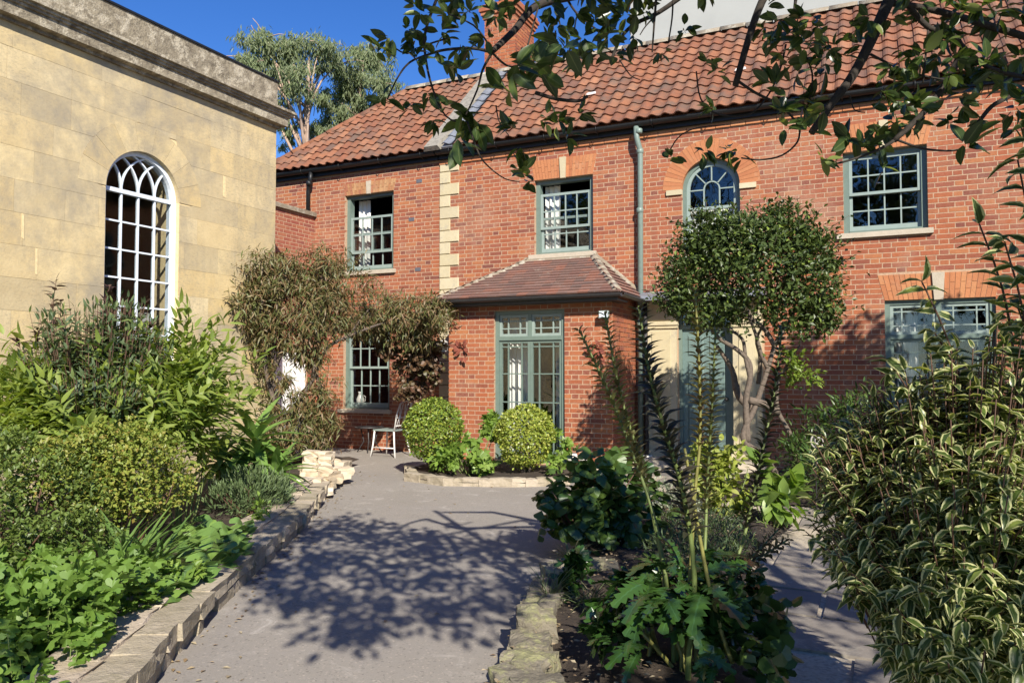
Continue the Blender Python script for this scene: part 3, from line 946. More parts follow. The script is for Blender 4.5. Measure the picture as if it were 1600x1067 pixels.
# arched stair window
def arcpts(cx_, cz_, r_, a0, a1, n): return [(cx_ + r_ * math.cos(t), cz_ + r_ * math.sin(t)) for t in np.linspace(a0, a1, n)]
mb = MB(FAC); f_ = .06
mb.ribbon([(W3[0] + f_ / 2, W3[2]), (W3[0] + f_ / 2, sp3)] + arcpts(uc3, sp3, r3 - f_ / 2, math.pi, 0, 23)[1:] + [(W3[1] - f_ / 2, W3[2])], f_, .075, .19)
win3 = mb.build('window', M_green, house)
mb = MB(FAC); ri = r3 - f_ - .025; zr = 4.02
mb.ribbon([(uc3 - ri, W3[2]), (uc3 - ri, sp3)] + arcpts(uc3, sp3, ri, math.pi, 0, 23)[1:] + [(uc3 + ri, W3[2])], .05, .10, .14)
mb.box(uc3 - ri, uc3 + ri, zr - .022, zr + .022, .097, .143)
mb.ribbon([(uc3 - .12, zr), (uc3 - .12, sp3 - .02)] + arcpts(uc3, sp3 - .02, .12, math.pi, 0, 13)[1:] + [(uc3 + .12, zr)], .02, .105, .135)
mb.box(uc3 - ri, uc3 - .12, sp3 - .03, sp3 - .012, .106, .134); mb.box(uc3 + .12, uc3 + ri, sp3 - .03, sp3 - .012, .106, .134)
for a in (45, 90, 135):
    c_, s_ = math.cos(R(a)), math.sin(R(a))
    mb.ribbon([(uc3 + .12 * c_, sp3 - .02 + .12 * s_), (uc3 + (ri + .01) * c_, sp3 + (ri + .01) * s_)], .018, .105, .135)
for u in (-.12, .12): mb.box(uc3 + u - .009, uc3 + u + .009, W3[2], zr - .022, .125, .15)
mb.box(uc3 - ri, uc3 + ri, 3.70, 3.72, .126, .149)
mb.build('sash', M_sash, win3)
def poly_pane(win, fm, poly, w_, mat):
    b = MB(fm); b.prism(poly, w_, w_ + .004); b.build('pane', mat, win)
z1, z2, rin = zr + .0, sp3 - .02, ri
poly_pane(win3, FAC, [(uc3 - .12, z1), (uc3 + .12, z1)] + arcpts(uc3, z2, .12, 0, math.pi, 9), .118, M_glass)
poly_pane(win3, FAC, [(uc3 - ri, z1), (uc3 - .12, z1), (uc3 - .12, z2), (uc3 - ri, z2)], .118, M_glass)
poly_pane(win3, FAC, [(uc3 + .12, z1), (uc3 + ri, z1), (uc3 + ri, z2), (uc3 + .12, z2)], .118, M_glass)
for a0, a1 in ((0, 45), (45, 90), (90, 135), (135, 180)):
    poly_pane(win3, FAC, arcpts(uc3, z2, .12, R(a0), R(a1), 5) + arcpts(uc3, sp3, ri, R(a1), R(a0), 5), .118, M_glass)
for a, b in ((-ri, -.12), (-.12, .12), (.12, ri)):
    for c, d in ((W3[2] + .02, 3.71), (3.71, zr)): pane(win3, FAC, uc3 + a, uc3 + b, c, d, .138, M_glass)
curtain('white net half-curtain in the arched window', FAC, uc3 - ri, uc3 + ri, W3[2] + .05, zr - .01, .22, 11, .025)
lin = MB(FAC); lin.ribbon(arcpts(uc3, sp3, r3 + RING / 2, 0, math.pi, 25), RING - .02, .003, .09)
lin = lin.build('arch_ring', M_mortar, house)
for i in range(30):
    t0, t1 = math.pi * (i + .03) / 30, math.pi * (i + .97) / 30
    mb = MB(FAC); pr = rnd.uniform(.003, .007)
    mb.prism(arcpts(uc3, sp3, r3 - .002, t0, t1, 2) + arcpts(uc3, sp3, r3 + RING, t1, t0, 2), -pr, .02); mb.build('brick', M_rubbed, lin)
for s_ in (-1, 1):
    a, b = sorted((uc3 + s_ * (r3 - .005), uc3 + s_ * (r3 + .24)))
    MB(FAC).box(a, b, sp3 - .085, sp3 - .006, -.03, .04).build('impost_stone', M_quoin, house)

# right ground-floor casement with marginal bars
def casement(house, fm, u0, u1, v0, v1, vt, hs, door=False, glass=None):
    mb = MB(fm); f_ = .065
    uc = (u0 + u1) / 2
    mb.box(u0, u0 + f_, v0, v1, .05, .17); mb.box(u1 - f_, u1, v0, v1, .05, .17); mb.box(u0 + f_, u1 - f_, v1 - .06, v1, .052, .17)
    mb.box(u0 + f_, u1 - f_, v0, v0 + .06, .052, .17); mb.box(u0 + f_, u1 - f_, vt - .03, vt + .03, .045, .17)
    mb.box(uc - .03, uc + .03, vt + .03, v1 - .06, .053, .168)
    win = mb.build('window', M_green, house)
    for a, b in ((u0 + f_ + .002, uc - .001), (uc + .001, u1 - f_ - .002)):
        a2, b2 = (a, b - .028) if b < uc + .01 and a < uc - .1 else (a + .028, b)
        st = .042; mg = .105
        for (c, d, us, vs, aa, bb_) in ((vt + .032, v1 - .062, None, None, a2, b2), (v0 + .062, vt - .032, None, hs, a, b)):
            p, q = aa + st, bb_ - st
            vs_ = vs or [c + .042 + .08, d - .042 - .055]
            grid_sash(win, fm, aa, bb_, c, d, .07, .115, 2, 2, st, .042, .042 if vs is None else .09, .018, M_sash if vs is None else M_green, glass, [p + mg, q - mg], vs_, 'casement')
    return win
casement(house, FAC, *W6, 1.96, [1.05, 1.4, 1.74])
MB(FAC).box(W6[0] - .06, W6[1] + .06, W6[2] - .06, W6[2] - .002, -.05, .1).build('sill', M_sill, house)
casement(bay, BAY, *bayW, 1.99, [.55, 1.0, 1.44, 1.86])

# curtains
curtain('white curtain at the half open upper window left of the quoins', FAC, W1[0] + .08, W1[0] + .36, W1[2] + .05, W1[3] - .05, .32, 3, .03)
curtain('white curtain at the upper window above the bay roof', FAC, W2[0] + .08, W2[0] + .36, W2[2] + .05, W2[3] - .05, .32, 3, .03)
curtain('cream curtain at the left side of the bay window', BAY, bayW[0] + .10, bayW[0] + .42, bayW[2] + .05, bayW[3] - .1, .36, 4, .035)
curtain('cream curtain at the right side of the bay window', BAY, bayW[1] - .28, bayW[1] - .08, bayW[2] + .05, bayW[3] - .1, .36, 3, .035)
curtain('white curtain in the ground floor window at far right', FAC, W6[0] + .12, W6[0] + .42, W6[2] + .05, W6[3] - .08, .33, 4, .035)
# folded cloth and a vase on the lower left window sill, flowers behind the bay doors
vp = FAC(W5[0] + .2, W5[2] + .05, .28)
va = thing('vase', 'small white jug inside the lower left window', 'jug', vp)
MB().lathe([(.04, 0), (.075, .04), (.08, .12), (.05, .19), (.035, .23), (.05, .27)], *vp, 14).build('body', M_china, va)
MB().tube([(vp[0] + .07, vp[1], vp[2] + .2), (vp[0] + .12, vp[1], vp[2] + .17), (vp[0] + .115, vp[1], vp[2] + .09), (vp[0] + .07, vp[1], vp[2] + .07)], .009, seg=5).build('handle', M_china, va)

# door, surround, step
mb = MB(FAC); f_ = .05
mb.box(DOOR[0], DOOR[0] + f_, DOOR[2], DOOR[3], .08, .2); mb.box(DOOR[1] - f_, DOOR[1], DOOR[2], DOOR[3], .08, .2)
mb.box(DOOR[0] + f_, DOOR[1] - f_, DOOR[3] - .05, DOOR[3], .082, .2); mb.box(DOOR[0] + f_, DOOR[1] - f_, 2.14, 2.20, .07, .2)
dr = mb.build('door', M_green, house)
a, b = DOOR[0] + f_, DOOR[1] - f_
mb = MB(FAC); mb.box(a, b, DOOR[2], 2.14, .12, .17)
mb.build('door_leaf', M_doorgreen, dr)
uc = (a + b) / 2
for (c, d) in ((.30, .95), (1.07, 1.62), (1.72, 2.04)):
    for (p, q) in ((a + .08, uc - .04), (uc + .04, b - .08)):
        mb = MB(FAC)
        mb.hull8([(p, c, .118), (q, c, .118), (q, d, .118), (p, d, .118)], [(p + .02, c + .02, .104), (q - .02, c + .02, .104), (q - .02, d - .02, .104), (p + .02, d - .02, .104)])
        mb.build('panel', M_doorgreen, dr)
poly_pane(dr, FAC, [(a, 2.2), (b, 2.2), (b, DOOR[3] - .05), (a, DOOR[3] - .05)], .12, M_glass)
MB(FAC).tube([(b - .07, 1.05, .12), (b - .07, 1.05, .07), (b - .07, 1.05, .05)], .03, .02, 10).build('handle', M_greyplastic, dr)
sur = MB(FAC)
for p, q in ((-3.33, -2.86), (-2.0, -1.58)):
    sur.box(p, q, 0.02, 2.50, -.07, .02)
    sur.box(p - .03, q + .03, 2.20, 2.25, -.115, .0); sur.box(p - .02, q + .02, 2.15, 2.20, -.095, .0)
    sur.box(p + .09, q - .09, .34, 2.10, -.082, .0); sur.box(p - .03, q + .03, .02, .24, -.11, .0)
    sur.box(p + .10, q - .10, 2.28, 2.46, -.083, .0)
sur.box(-3.37, -1.54, 2.50, 2.57, -.13, .02)
srd = sur.build('door_surround', M_quoin, house)
hood = MB(FAC); hood.hull8([(-3.42, 2.57, -.42), (-1.50, 2.57, -.42), (-1.50, 2.57, .0), (-3.42, 2.57, .0)], [(-3.40, 2.64, -.40), (-1.52, 2.64, -.40), (-1.52, 2.74, .0), (-3.40, 2.74, .0)])
hood.build('door_hood', M_lead, house)
st_ = MB(); st_.box(-3.40, -1.52, 11.35, 11.84, 0, .075); st_.box(-3.30, -1.62, 11.5, 11.84, .0755, .15)
st_.build('doorstep', M_sill, house)

# eaves: orange oversailing course, fascia, gutters
mb = MB(FAC); x = XQ
Ms = []
while x < 5.2:
    mm = np.eye(4); mm[0, 0] = .215; mm[1, 1] = .06; mm[2, 2] = .066; mm[:3, 3] = (x + .11, YF - .03, 5.255); Ms.append(mm); x += .225
pieces(house, 'eave_brick', 'brick1', Ms, M_rubbed, 0, 'eave_course')
def half_gutter(mb, p0, p1, r_, seg=8):
    p0, p1 = np.array(p0, float), np.array(p1, float); d = nrm(p1 - p0); up_ = np.array([0, 0, 1.]); n_ = np.cross(d, up_)
    vs = []
    for P in (p0, p1):
        for rr in (r_, r_ - .008):
            for k in range(seg + 1):
                t = math.pi * k / seg
                vs.append(P + n_ * rr * math.cos(t) - up_ * rr * math.sin(t))
    fs = []; s1 = seg + 1
    for k in range(seg):
        fs += [(k, k + 1, 2 * s1 + k + 1, 2 * s1 + k), (s1 + k + 1, s1 + k, 3 * s1 + k, 3 * s1 + k + 1)]
        fs += [(k, k + 1, s1 + k + 1, s1 + k), (2 * s1 + k + 1, 2 * s1 + k, 3 * s1 + k, 3 * s1 + k + 1)]
    fs += [(0, s1, 3 * s1, 2 * s1), (seg, 2 * s1 + seg, 3 * s1 + seg, s1 + seg)]
    mb.add(vs, fs)
for th, x0, x1 in ((house, XQ + .01, 5.2), (cottage, -11.45, XQ - .01)):
    g_ = MB(); half_gutter(g_, (x0, YF - .15, 5.44), (x1, YF - .15, 5.44), .068)
    g_.box(x0, x1, YF - .075, YF - .02, 5.31, 5.47)
    gut = g_.build('gutter', M_black, th)
    x = x0 + .3
    while x < x1 - .1:
        b_ = MB(); b_.tube([(x, YF - .232, 5.45), (x, YF - .235, 5.40), (x, YF - .2, 5.355), (x, YF - .15, 5.362), (x, YF - .08, 5.34)], .008, seg=5); b_.build('bracket', M_black, gut)
        x += .92
dp = MB()
def pipe(mb, pts, r_, seg=10): mb.tube(pts, r_, r_, seg)
XP = -3.43
pipe(dp, [(XP - .02, YF - .15, 5.38), (XP - .02, YF - .15, 5.22), (XP, YF - .14, 5.12), (XP + .02, YF - .10, 5.02), (XP + .02, YF - .085, 4.9), (XP, YF - .085, .12)], .046)
for z in (5.26, 4.95, 4.0, 2.2): dp.lathe([(.047, 0), (.058, .01), (.058, .07), (.047, .08)], XP + (.018 if z > 4.5 else .012 * (z - .12) / 4.8 + 0), YF - (.15 if z > 5.2 else .088), z, 12)
dp.build('downpipe', plain('grey_green_pipe', (.17, .225, .195), .45, 0, 14, .15, .04), house)
d2 = MB(); pipe(d2, [(XP + .10, YF - .13, 2.55), (XP + .11, YF - .13, .16)], .035); d2.build('waste_pipe', M_greyplastic, house)
d3 = MB(); pu = onY(487, 288, YF - .1)
pipe(d3, [(pu[0] + .02, YF - .15, 5.38), (pu[0] + .02, YF - .16, 5.24), (pu[0] - .06, YF - .12, 5.12), (pu[0] - .1, YF - .08, 5.02), (pu[0] - .1, YF - .08, 4.55)], .042)
d3.lathe([(.045, 0), (.06, .01), (.06, .08), (.045, .09)], pu[0] - .03, YF - .14, 5.13, 10)
d3.build('downpipe', M_black, cottage)

# roofs
EY, EZ, RY, RZ = YF - .22, 5.455, 14.05, 7.62
SL = math.hypot(RY - EY, RZ - EZ); sy, sz = (RY - EY) / SL, (RZ - EZ) / SL
def roofM(x, s_, lift=0.0, rot=0.0, tilt=0.0):
    mm = np.eye(4)
    ax = np.array([math.cos(rot), sy * math.sin(rot), sz * math.sin(rot)]); ay = np.array([0, sy, sz]); az = np.array([0, -sz, sy])
    ay = ay - ax * (ay @ ax); ay /= np.linalg.norm(ay)
    mm[:3, 0] = ax; mm[:3, 1] = ay; mm[:3, 2] = np.cross(ax, ay)
    mm[:3, 3] = np.array([x, EY + sy * s_, EZ + sz * s_]) + az * lift
    return mm
HIPX0, HIPX1 = -11.45, -9.27
def deck(x0, x1, hip=False):
    d_ = MB()
    t = .05
    A = [(x0, EY + .02, EZ - .02), (x1, EY + .02, EZ - .02), (x1, RY, RZ - .04), (HIPX1 if hip else x0, RY, RZ - .04)]
    d_.add(A, [(0, 1, 2, 3)])
    B = [(x0, 2 * RY - EY, EZ - .02), (x1, 2 * RY - EY, EZ - .02)]
    d_.add([A[3], A[2], B[1], B[0]], [(0, 1, 2, 3)])
    if hip: d_.add([A[0], A[3], B[0]], [(0, 1, 2)])
    return d_
roof = deck(XQ, 5.3).build('roof', M_pantile, house)
roofc = deck(HIPX0, XQ, True).build('roof', M_pantile, cottage)
GA, NR, TW = .287, 11, .2085
for th, x0, x1 in ((roof, XQ + .42, 5.25), (roofc, HIPX0, XQ - .18)):
    Ms = []
    for i in range(NR):
        s_ = i * GA - .02
        x = x0 + TW / 2
        while x < x1:
            hipx = HIPX0 + (HIPX1 - HIPX0) * (s_ + .15) / SL
            if th is roof or x > hipx - .02:
                Ms.append(roofM(x + rnd.uniform(-.004, .004), s_ + rnd.uniform(-.008, .008), rnd.uniform(.0, .008), rnd.gauss(0, .008)))
            x += TW
    pieces(th, 'pantile', 'pantile', Ms, M_pantile, 300, 'pantiling')
def ridge_line(th, p0, p1, r_, L, mat, name='ridge_tile'):
    p0, p1 = np.array(p0), np.array(p1); n = int(np.linalg.norm(p1 - p0) / L)
    for i in range(n):
        a, b = p0 + (p1 - p0) * i / n, p0 + (p1 - p0) * (i + .97) / n
        d = nrm(b - a); nn = nrm(np.cross(d, np.array([0, 0, 1.]))); uu = np.cross(nn, d)
        vs = []; k0 = 7
        off = np.array([rnd.uniform(-.006, .006), 0, rnd.uniform(-.008, .008)])
        for P, rr in ((a, r_), (b, r_ * .97)):
            for q in (rr, rr - .02):
                for k in range(k0): t = math.pi * (k / (k0 - 1)); vs.append(P + off + nn * q * math.cos(t) + uu * (q * math.sin(t) * .85 - .06))
        fs = []
        for k in range(k0 - 1):
            fs += [(k, k + 1, 2 * k0 + k + 1, 2 * k0 + k), (k, k0 + k, k0 + k + 1, k + 1), (2 * k0 + k + 1, 3 * k0 + k + 1, 3 * k0 + k, 2 * k0 + k)]
        mb = MB(); mb.add(vs, fs, True); mb.build(name, mat, th)
ridge_line(roof, (XQ + .1, RY, RZ + .05), (5.25, RY, RZ + .05), .13, .45, M_lichen)
ridge_line(roofc, (HIPX1, RY, RZ + .05), (XQ, RY, RZ + .05), .13, .45, M_lichen)
ridge_line(roofc, (HIPX0 + .02, EY, EZ + .07), (HIPX1, RY, RZ + .06), .11, .40, M_pantile, 'hip_tile')
# lead valley and cement fillet between the two roofs
vl = MB()
def rq(x0, x1, s0, s1, lift): return [tuple(roofM(x, s_, lift)[:3, 3]) for x, s_ in ((x0, s0), (x1, s0), (x1, s1), (x0, s1))]
vl.hull8(rq(XQ + .18, XQ + .44, -.02, SL, .0), rq(XQ + .18, XQ + .44, -.02, SL, .035)); vl.build('lead_valley', M_lead, roof)
Ms = [roofM(XQ + .42, i * .42, .03) for i in range(7)]
for i, mm in enumerate(Ms): mm[:3, 0] *= 1.0
pieces(roof, 'lead_tile', 'pantile', [roofM(XQ + .31, i * GA, .035) for i in range(0, NR)], M_lead)
ce = MB(); ce.hull8(rq(XQ - .20, XQ + .16, -.03, SL, .0), rq(XQ - .16, XQ + .12, -.03, SL, .09)); ce.build('cement_fillet', M_cement, roof)
# slipped pale slates / patches on the roof
for px, py in ((925, 186), (1158, 148)):
    P = onY(px, py, 12.6)
    s_ = (P[1] - EY) / sy
    mm = roofM(P[0], s_, .06); pb = MB()
    e = mm[:3, :3]; o_ = np.array([P[0], EY + sy * s_, EZ + sz * s_]) + e[:, 2] * .07
    pb.hull8([o_ + e[:, 0] * a + e[:, 1] * b for a, b in ((-.09, -.03), (.09, -.02), (.08, .05), (-.08, .04))], [o_ + e[:, 2] * .015 + e[:, 0] * a + e[:, 1] * b for a, b in ((-.08, -.02), (.08, -.01), (.07, .04), (-.07, .03))])
    pb.build('mortar_patch', M_whitewarm, roof)

# chimney
ch = thing('chimney_stack', 'red brick chimney stack on the ridge behind the tree branches', 'chimney', (-6.9, 14.3, 7.2))
c0 = onY(757, 60, 14.0)[0]; c1 = onY(805, 60, 14.0)[0]
def CHF(u, v, w_): return (u, 14.0 + w_, v)
def CHR(u, v, w_): return (c1 - w_, u, v)
core = MB(); core.box(c0 + .006, c1 - .006, 14.006, 14.95, 7.2, 9.05); cb = core.build('stack', M_mortar, ch)
Ms = bond(c0, c1, 7.25, 8.8, [], CHF, seed=8) + bond(14.01, 14.95, 7.25, 8.8, [], CHR, seed=9)
pieces(cb, 'brick', 'brick0', Ms, M_bay, 300, 'brickwork')
for k, (z, o_) in enumerate(((8.80, .03), (8.875, .06), (8.95, .09), (9.025, .06))):
    mb = MB(); mb.box(c0 - o_, c1 + o_, 14.0 - o_, 14.95 + o_, z + .002, z + .072); mb.build('corbel', M_bay, ch)
for yy in (14.25, 14.7):
    mb = MB(); mb.lathe([(.14, 0), (.13, .3), (.12, .45), (.15, .46), (.15, .52), (.11, .53)], (c0 + c1) / 2, yy, 9.1, 14); mb.build('chimney_pot', M_pot, ch)

# bay roof
EVX0, EVX1, EVY, EVZ = XBL - .17, XBR + .16, YB - .2, 2.62
TX0, TX1, TZ = -5.42, -4.22, 3.36
dk = MB()
A = (EVX0, EVY, EVZ); B = (EVX1, EVY, EVZ); Cc = (TX1, YF, TZ); D = (TX0, YF, TZ); Ee = (EVX0, YF, EVZ); Ff = (EVX1, YF, EVZ)
dk.add([A, B, Cc, D, Ee, Ff], [(0, 1, 2, 3), (0, 3, 4), (1, 5, 2), (0, 4, 5, 1)])
broof = dk.build('bay_roof', M_bayroof, house)
def tiles_on(p00, p10, p11, p01, gauge, wd):
    """rows of plain tiles on a (possibly triangular) roof face; p00->p10 eaves, p01->p11 top"""
    p00, p10, p11, p01 = map(np.array, (p00, p10, p11, p01))
    ex = nrm((p10 - p00)[None])[0]; n_ = nrm(np.cross(p10 - p00, p01 - p00)[None])[0]
    if n_[2] < 0: n_ = -n_
    ey = np.cross(n_, ex); L = abs((p01 - p00) @ ey); out = []
    rows = int(L / gauge)
    for i in range(rows):
        t = i / rows
        a, b = p00 + (p01 - p00) * t, p10 + (p11 - p10) * t
        w0, w1 = (a - p00) @ ex, (b - p00) @ ex
        x = w0 - (wd / 2 if i % 2 else 0) - rnd.uniform(0, .01)
        while x < w1:
            x0_, x1_ = max(x, w0), min(x + wd, w1)
            if x1_ - x0_ > .03:
                o_ = p00 + ex * ((x0_ + x1_) / 2) + ey * (L * t - .02) + n_ * (.006 + rnd.uniform(0, .004))
                mm = np.eye(4); rt = rnd.gauss(0, .006)
                e1 = ex * math.cos(rt) + ey * math.sin(rt); e2 = ey * math.cos(rt) - ex * math.sin(rt)
                mm[:3, 0] = e1 * (x1_ - x0_ - .001); mm[:3, 1] = e2 * (gauge * 1.5); mm[:3, 2] = n_
                mm[:3, 3] = o_; out.append(mm)
            x += wd
    return out
Ms = tiles_on(A, B, Cc, D, .105, .165) + tiles_on(B, Ff, Cc, Cc, .105, .165) + tiles_on(Ee, A, D, D, .105, .165)
pieces(broof, 'roof_tile', 'plain_tile', Ms, M_bayroof, 300, 'roof_tiling')
ridge_line(broof, np.array(A) + (.02, .02, .05), np.array(D) + (0, -.02, .05), .075, .22, M_lichen, 'hip_tile')
ridge_line(broof, np.array(B) + (-.02, .02, .05), np.array(Cc) + (0, -.02, .05), .075, .22, M_lichen, 'hip_tile')
mb = MB(); mb.hull8([(TX0 - .05, YF - .13, TZ - .09), (TX1 + .05, YF - .13, TZ - .09), (TX1 + .05, YF, TZ + .05), (TX0 - .05, YF, TZ + .05)], [(TX0 - .05, YF - .12, TZ - .05), (TX1 + .05, YF - .12, TZ - .05), (TX1 + .05, YF - .002, TZ + .07), (TX0 - .05, YF - .002, TZ + .07)])
for (q0, q1) in ((np.array(D), np.array(Ee)), (np.array(Cc), np.array(Ff))):
    mb.tube([q0 + (0, -.02, .03), q1 + (0, -.02, .03)], .05, .05, 6)
mb.build('flashing', M_lichen, broof)
g_ = MB(); half_gutter(g_, (EVX0 - .02, EVY - .05, 2.60), (EVX1 + .05, EVY - .05, 2.60), .055)
half_gutter(g_, (EVX1 + .05, EVY - .05, 2.60), (EVX1 + .05, YF - .05, 2.585), .055)
g_.box(EVX0 + .02, EVX1 - .02, EVY, EVY + .03, 2.50, 2.615)
g_.build('gutter', M_greyplastic, broof)
MB().box(EVX0 + .02, EVX1 - .02, EVY + .03, YB + .3, 2.5, 2.53).build('soffit', M_greyplastic, broof)

# house interiors and hidden sides
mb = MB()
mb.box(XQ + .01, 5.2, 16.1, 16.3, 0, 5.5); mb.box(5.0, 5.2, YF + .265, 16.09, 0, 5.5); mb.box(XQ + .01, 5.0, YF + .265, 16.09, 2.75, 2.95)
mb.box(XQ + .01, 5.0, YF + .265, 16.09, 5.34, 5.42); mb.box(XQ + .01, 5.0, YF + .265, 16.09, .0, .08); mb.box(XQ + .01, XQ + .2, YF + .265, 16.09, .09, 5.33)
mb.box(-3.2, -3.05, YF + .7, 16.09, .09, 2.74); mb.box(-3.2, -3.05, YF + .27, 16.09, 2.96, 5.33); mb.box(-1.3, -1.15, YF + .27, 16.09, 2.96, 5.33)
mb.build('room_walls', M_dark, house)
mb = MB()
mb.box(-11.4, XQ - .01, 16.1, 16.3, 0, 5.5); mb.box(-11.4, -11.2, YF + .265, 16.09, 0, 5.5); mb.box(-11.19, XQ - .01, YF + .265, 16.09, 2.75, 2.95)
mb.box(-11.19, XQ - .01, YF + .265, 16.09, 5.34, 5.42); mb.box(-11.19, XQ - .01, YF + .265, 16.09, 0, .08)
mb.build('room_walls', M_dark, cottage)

# ------------------------------------------------------------------ things on the bay and by the door
lp = onY(945, 492, YB - .07)
fl = thing('floodlight', 'small pale grey floodlight on the bay wall under the gutter', 'lamp', (lp[0], YB - .01, lp[2]))
mb = MB(); mb.hull8([(lp[0] - .075, YB - .13, lp[2] - .05), (lp[0] + .075, YB - .13, lp[2] - .05), (lp[0] + .075, YB - .12, lp[2] + .06), (lp[0] - .075, YB - .12, lp[2] + .06)],
                    [(lp[0] - .06, YB - .04, lp[2] - .035), (lp[0] + .06, YB - .04, lp[2] - .035), (lp[0] + .06, YB - .04, lp[2] + .045), (lp[0] - .06, YB - .04, lp[2] + .045)])
mb.build('housing', M_sash, fl)
mb = MB(); mb.box(lp[0] - .063, lp[0] + .063, YB - .1345, YB - .131, lp[2] - .038, lp[2] + .048); mb.build('lens', plain('frosted_lens', (.62, .68, .72), .2), fl)
mb = MB(); mb.tube([(lp[0], YB - .05, lp[2] - .03), (lp[0], YB - .04, lp[2] - .08), (lp[0], YB - .0, lp[2] - .09)], .014); mb.lathe([(.02, -.12), (.03, -.1), (.03, -.06)], lp[0] + .03, YB - .07, lp[2], 8); mb.build('bracket', M_greyplastic, fl)

lq = onY(693, 540, YB + .08)
la = thing('lantern', 'small white lantern hanging at the corner of the bay', 'lantern', (lq[0], lq[1], lq[2] - .1))
mb = MB(); x, y, z = lq
mb.box(x - .055, x + .055, y - .055, y + .055, z - .10, z - .08)
for sx in (-1, 1):
    for s2 in (-1, 1): mb.box(x + sx * .05 - .008, x + sx * .05 + .008, y + s2 * .05 - .008, y + s2 * .05 + .008, z - .08, z + .04)
mb.box(x - .06, x + .06, y - .06, y + .06, z + .04, z + .052)
mb.hull8([(x - .055, y - .055, z + .052), (x + .055, y - .055, z + .052), (x + .055, y + .055, z + .052), (x - .055, y + .055, z + .052)], [(x - .02, y - .02, z + .10), (x + .02, y - .02, z + .10), (x + .02, y + .02, z + .10), (x - .02, y + .02, z + .10)])
mb.build('frame', M_whitewarm, la)
for s_ in (-1, 1):
    mb = MB(); mb.box(x - .042, x + .042, y + s_ * .046, y + s_ * .050, z - .08, z + .04); mb.build('pane', M_glass, la)
    mb = MB(); mb.box(x + s_ * .046, x + s_ * .050, y - .042, y + .042, z - .08, z + .04); mb.build('pane', M_glass, la)
MB().lathe([(.022, -.08), (.022, -.02), (.004, -.015), (.003, 0)], x, y, z, 8).build('candle', M_whitewarm, la)
mb = MB(); mb.tube([(x, y, z + .10), (x, y, z + .135)], .005); mb.tube([(x, y, z + .135), (x - .01, y, z + .165), (x + .03, y, z + .175), (XBL + .01, y, z + .175)], .006, seg=5); mb.build('hook', M_whitewarm, la)

for px, py, lb in ((722, 546, 'rusty leaf shaped ornament on the bay wall left of its window'), (932, 546, 'rusty leaf shaped ornament on the bay wall under the floodlight')):
    P = onY(px, py, YB - .03)
    t = thing('wall_ornament', lb, 'ornament', (P[0], YB - .005, P[2]))
    mb = MB(); mb.tube([(P[0] - .08, YB - .02, P[2] + .06), (P[0], YB - .03, P[2] + .05), (P[0] + .06, YB - .02, P[2] - .02), (P[0] + .05, YB - .02, P[2] - .16)], .012, .006, 5)
    mb.build('stem', M_rust, t)
    Ms = []
    for i in range(16):
        a = rnd.uniform(0, 6.28); rr = rnd.uniform(.02, .09)
        c = np.array([P[0] + rr * math.cos(a) * 1.3 + (.03 if i > 11 else 0), YB - .03 - rnd.uniform(0, .03), P[2] + rr * math.sin(a) * .8 + .02 - (.13 if i > 12 else 0)])
        d = nrm(np.array([math.cos(a + rnd.uniform(-1, 1)), -.4 + rnd.uniform(-.3, .3), math.sin(a) - .3])[None])[0]
        n_ = nrm(np.cross(np.cross(d, np.array([0, -1, .2])), d)[None])[0]
        s_ = rnd.uniform(.07, .11)
        mm = np.eye(4); mm[:3, 0] = np.cross(d, n_) * s_; mm[:3, 1] = d * s_; mm[:3, 2] = n_ * s_; mm[:3, 3] = c; Ms.append(mm)
    pieces(t, 'leaf', 'broad', Ms, M_rust)

# ------------------------------------------------------------------ side wall and white gate
side = thing('side_wall', 'plain old brick wall with stone coping between hall and house', 'wall', (XW - .2, 10.2, 0))
SW = (10.6, 11.42, .0, 1.75)
mb = wall_shell(MB(SIDE), 8.9, YF - .01, 0, 4.52, [(10.83, 11.76, -.1, 1.86)], .0016, .28)
sw = mb.build('wall', M_mortar, side)
multi_pieces(sw, 'brick', BK, bond(8.9, YF - .012, 0, 4.52, [(10.83, 11.76, 0, 1.86)], SIDE, deep=.08, seed=12), M_dullbrick, 300, 'brickwork')
for i in range(5):
    a = 8.9 + i * .608; mb = MB(SIDE); mb.box(a + .003, a + .602, 4.52, 4.60, -.06, .34); mb.build('coping_stone', M_lichen, side)
M_gate = plain('bright_white_paint', (.84, .84, .83), .4, 0, 10, .05, .02)
gt = thing('white_gate', 'white painted door half hidden behind the climbing shrub', 'door', (XW - .1, 11.3, 0))
mb = MB(SIDE); mb.box(10.84, 10.91, .02, 1.84, .03, .12); mb.box(11.68, 11.75, .02, 1.84, .03, .12); mb.box(10.91, 11.68, 1.77, 1.84, .032, .12); mb.build('frame', M_gate, gt)
for i in range(6):
    mb = MB(SIDE); mb.box(10.915 + i * .1275, 10.915 + (i + 1) * .1275 - .006, .03, 1.765, .04 + .002 * (i % 2), .08); mb.build('board', M_gate, gt)
MB(SIDE).tube([(10.98, 1.0, .04), (10.98, 1.0, .01)], .02, .025, 8).build('handle', M_greyplastic, gt)

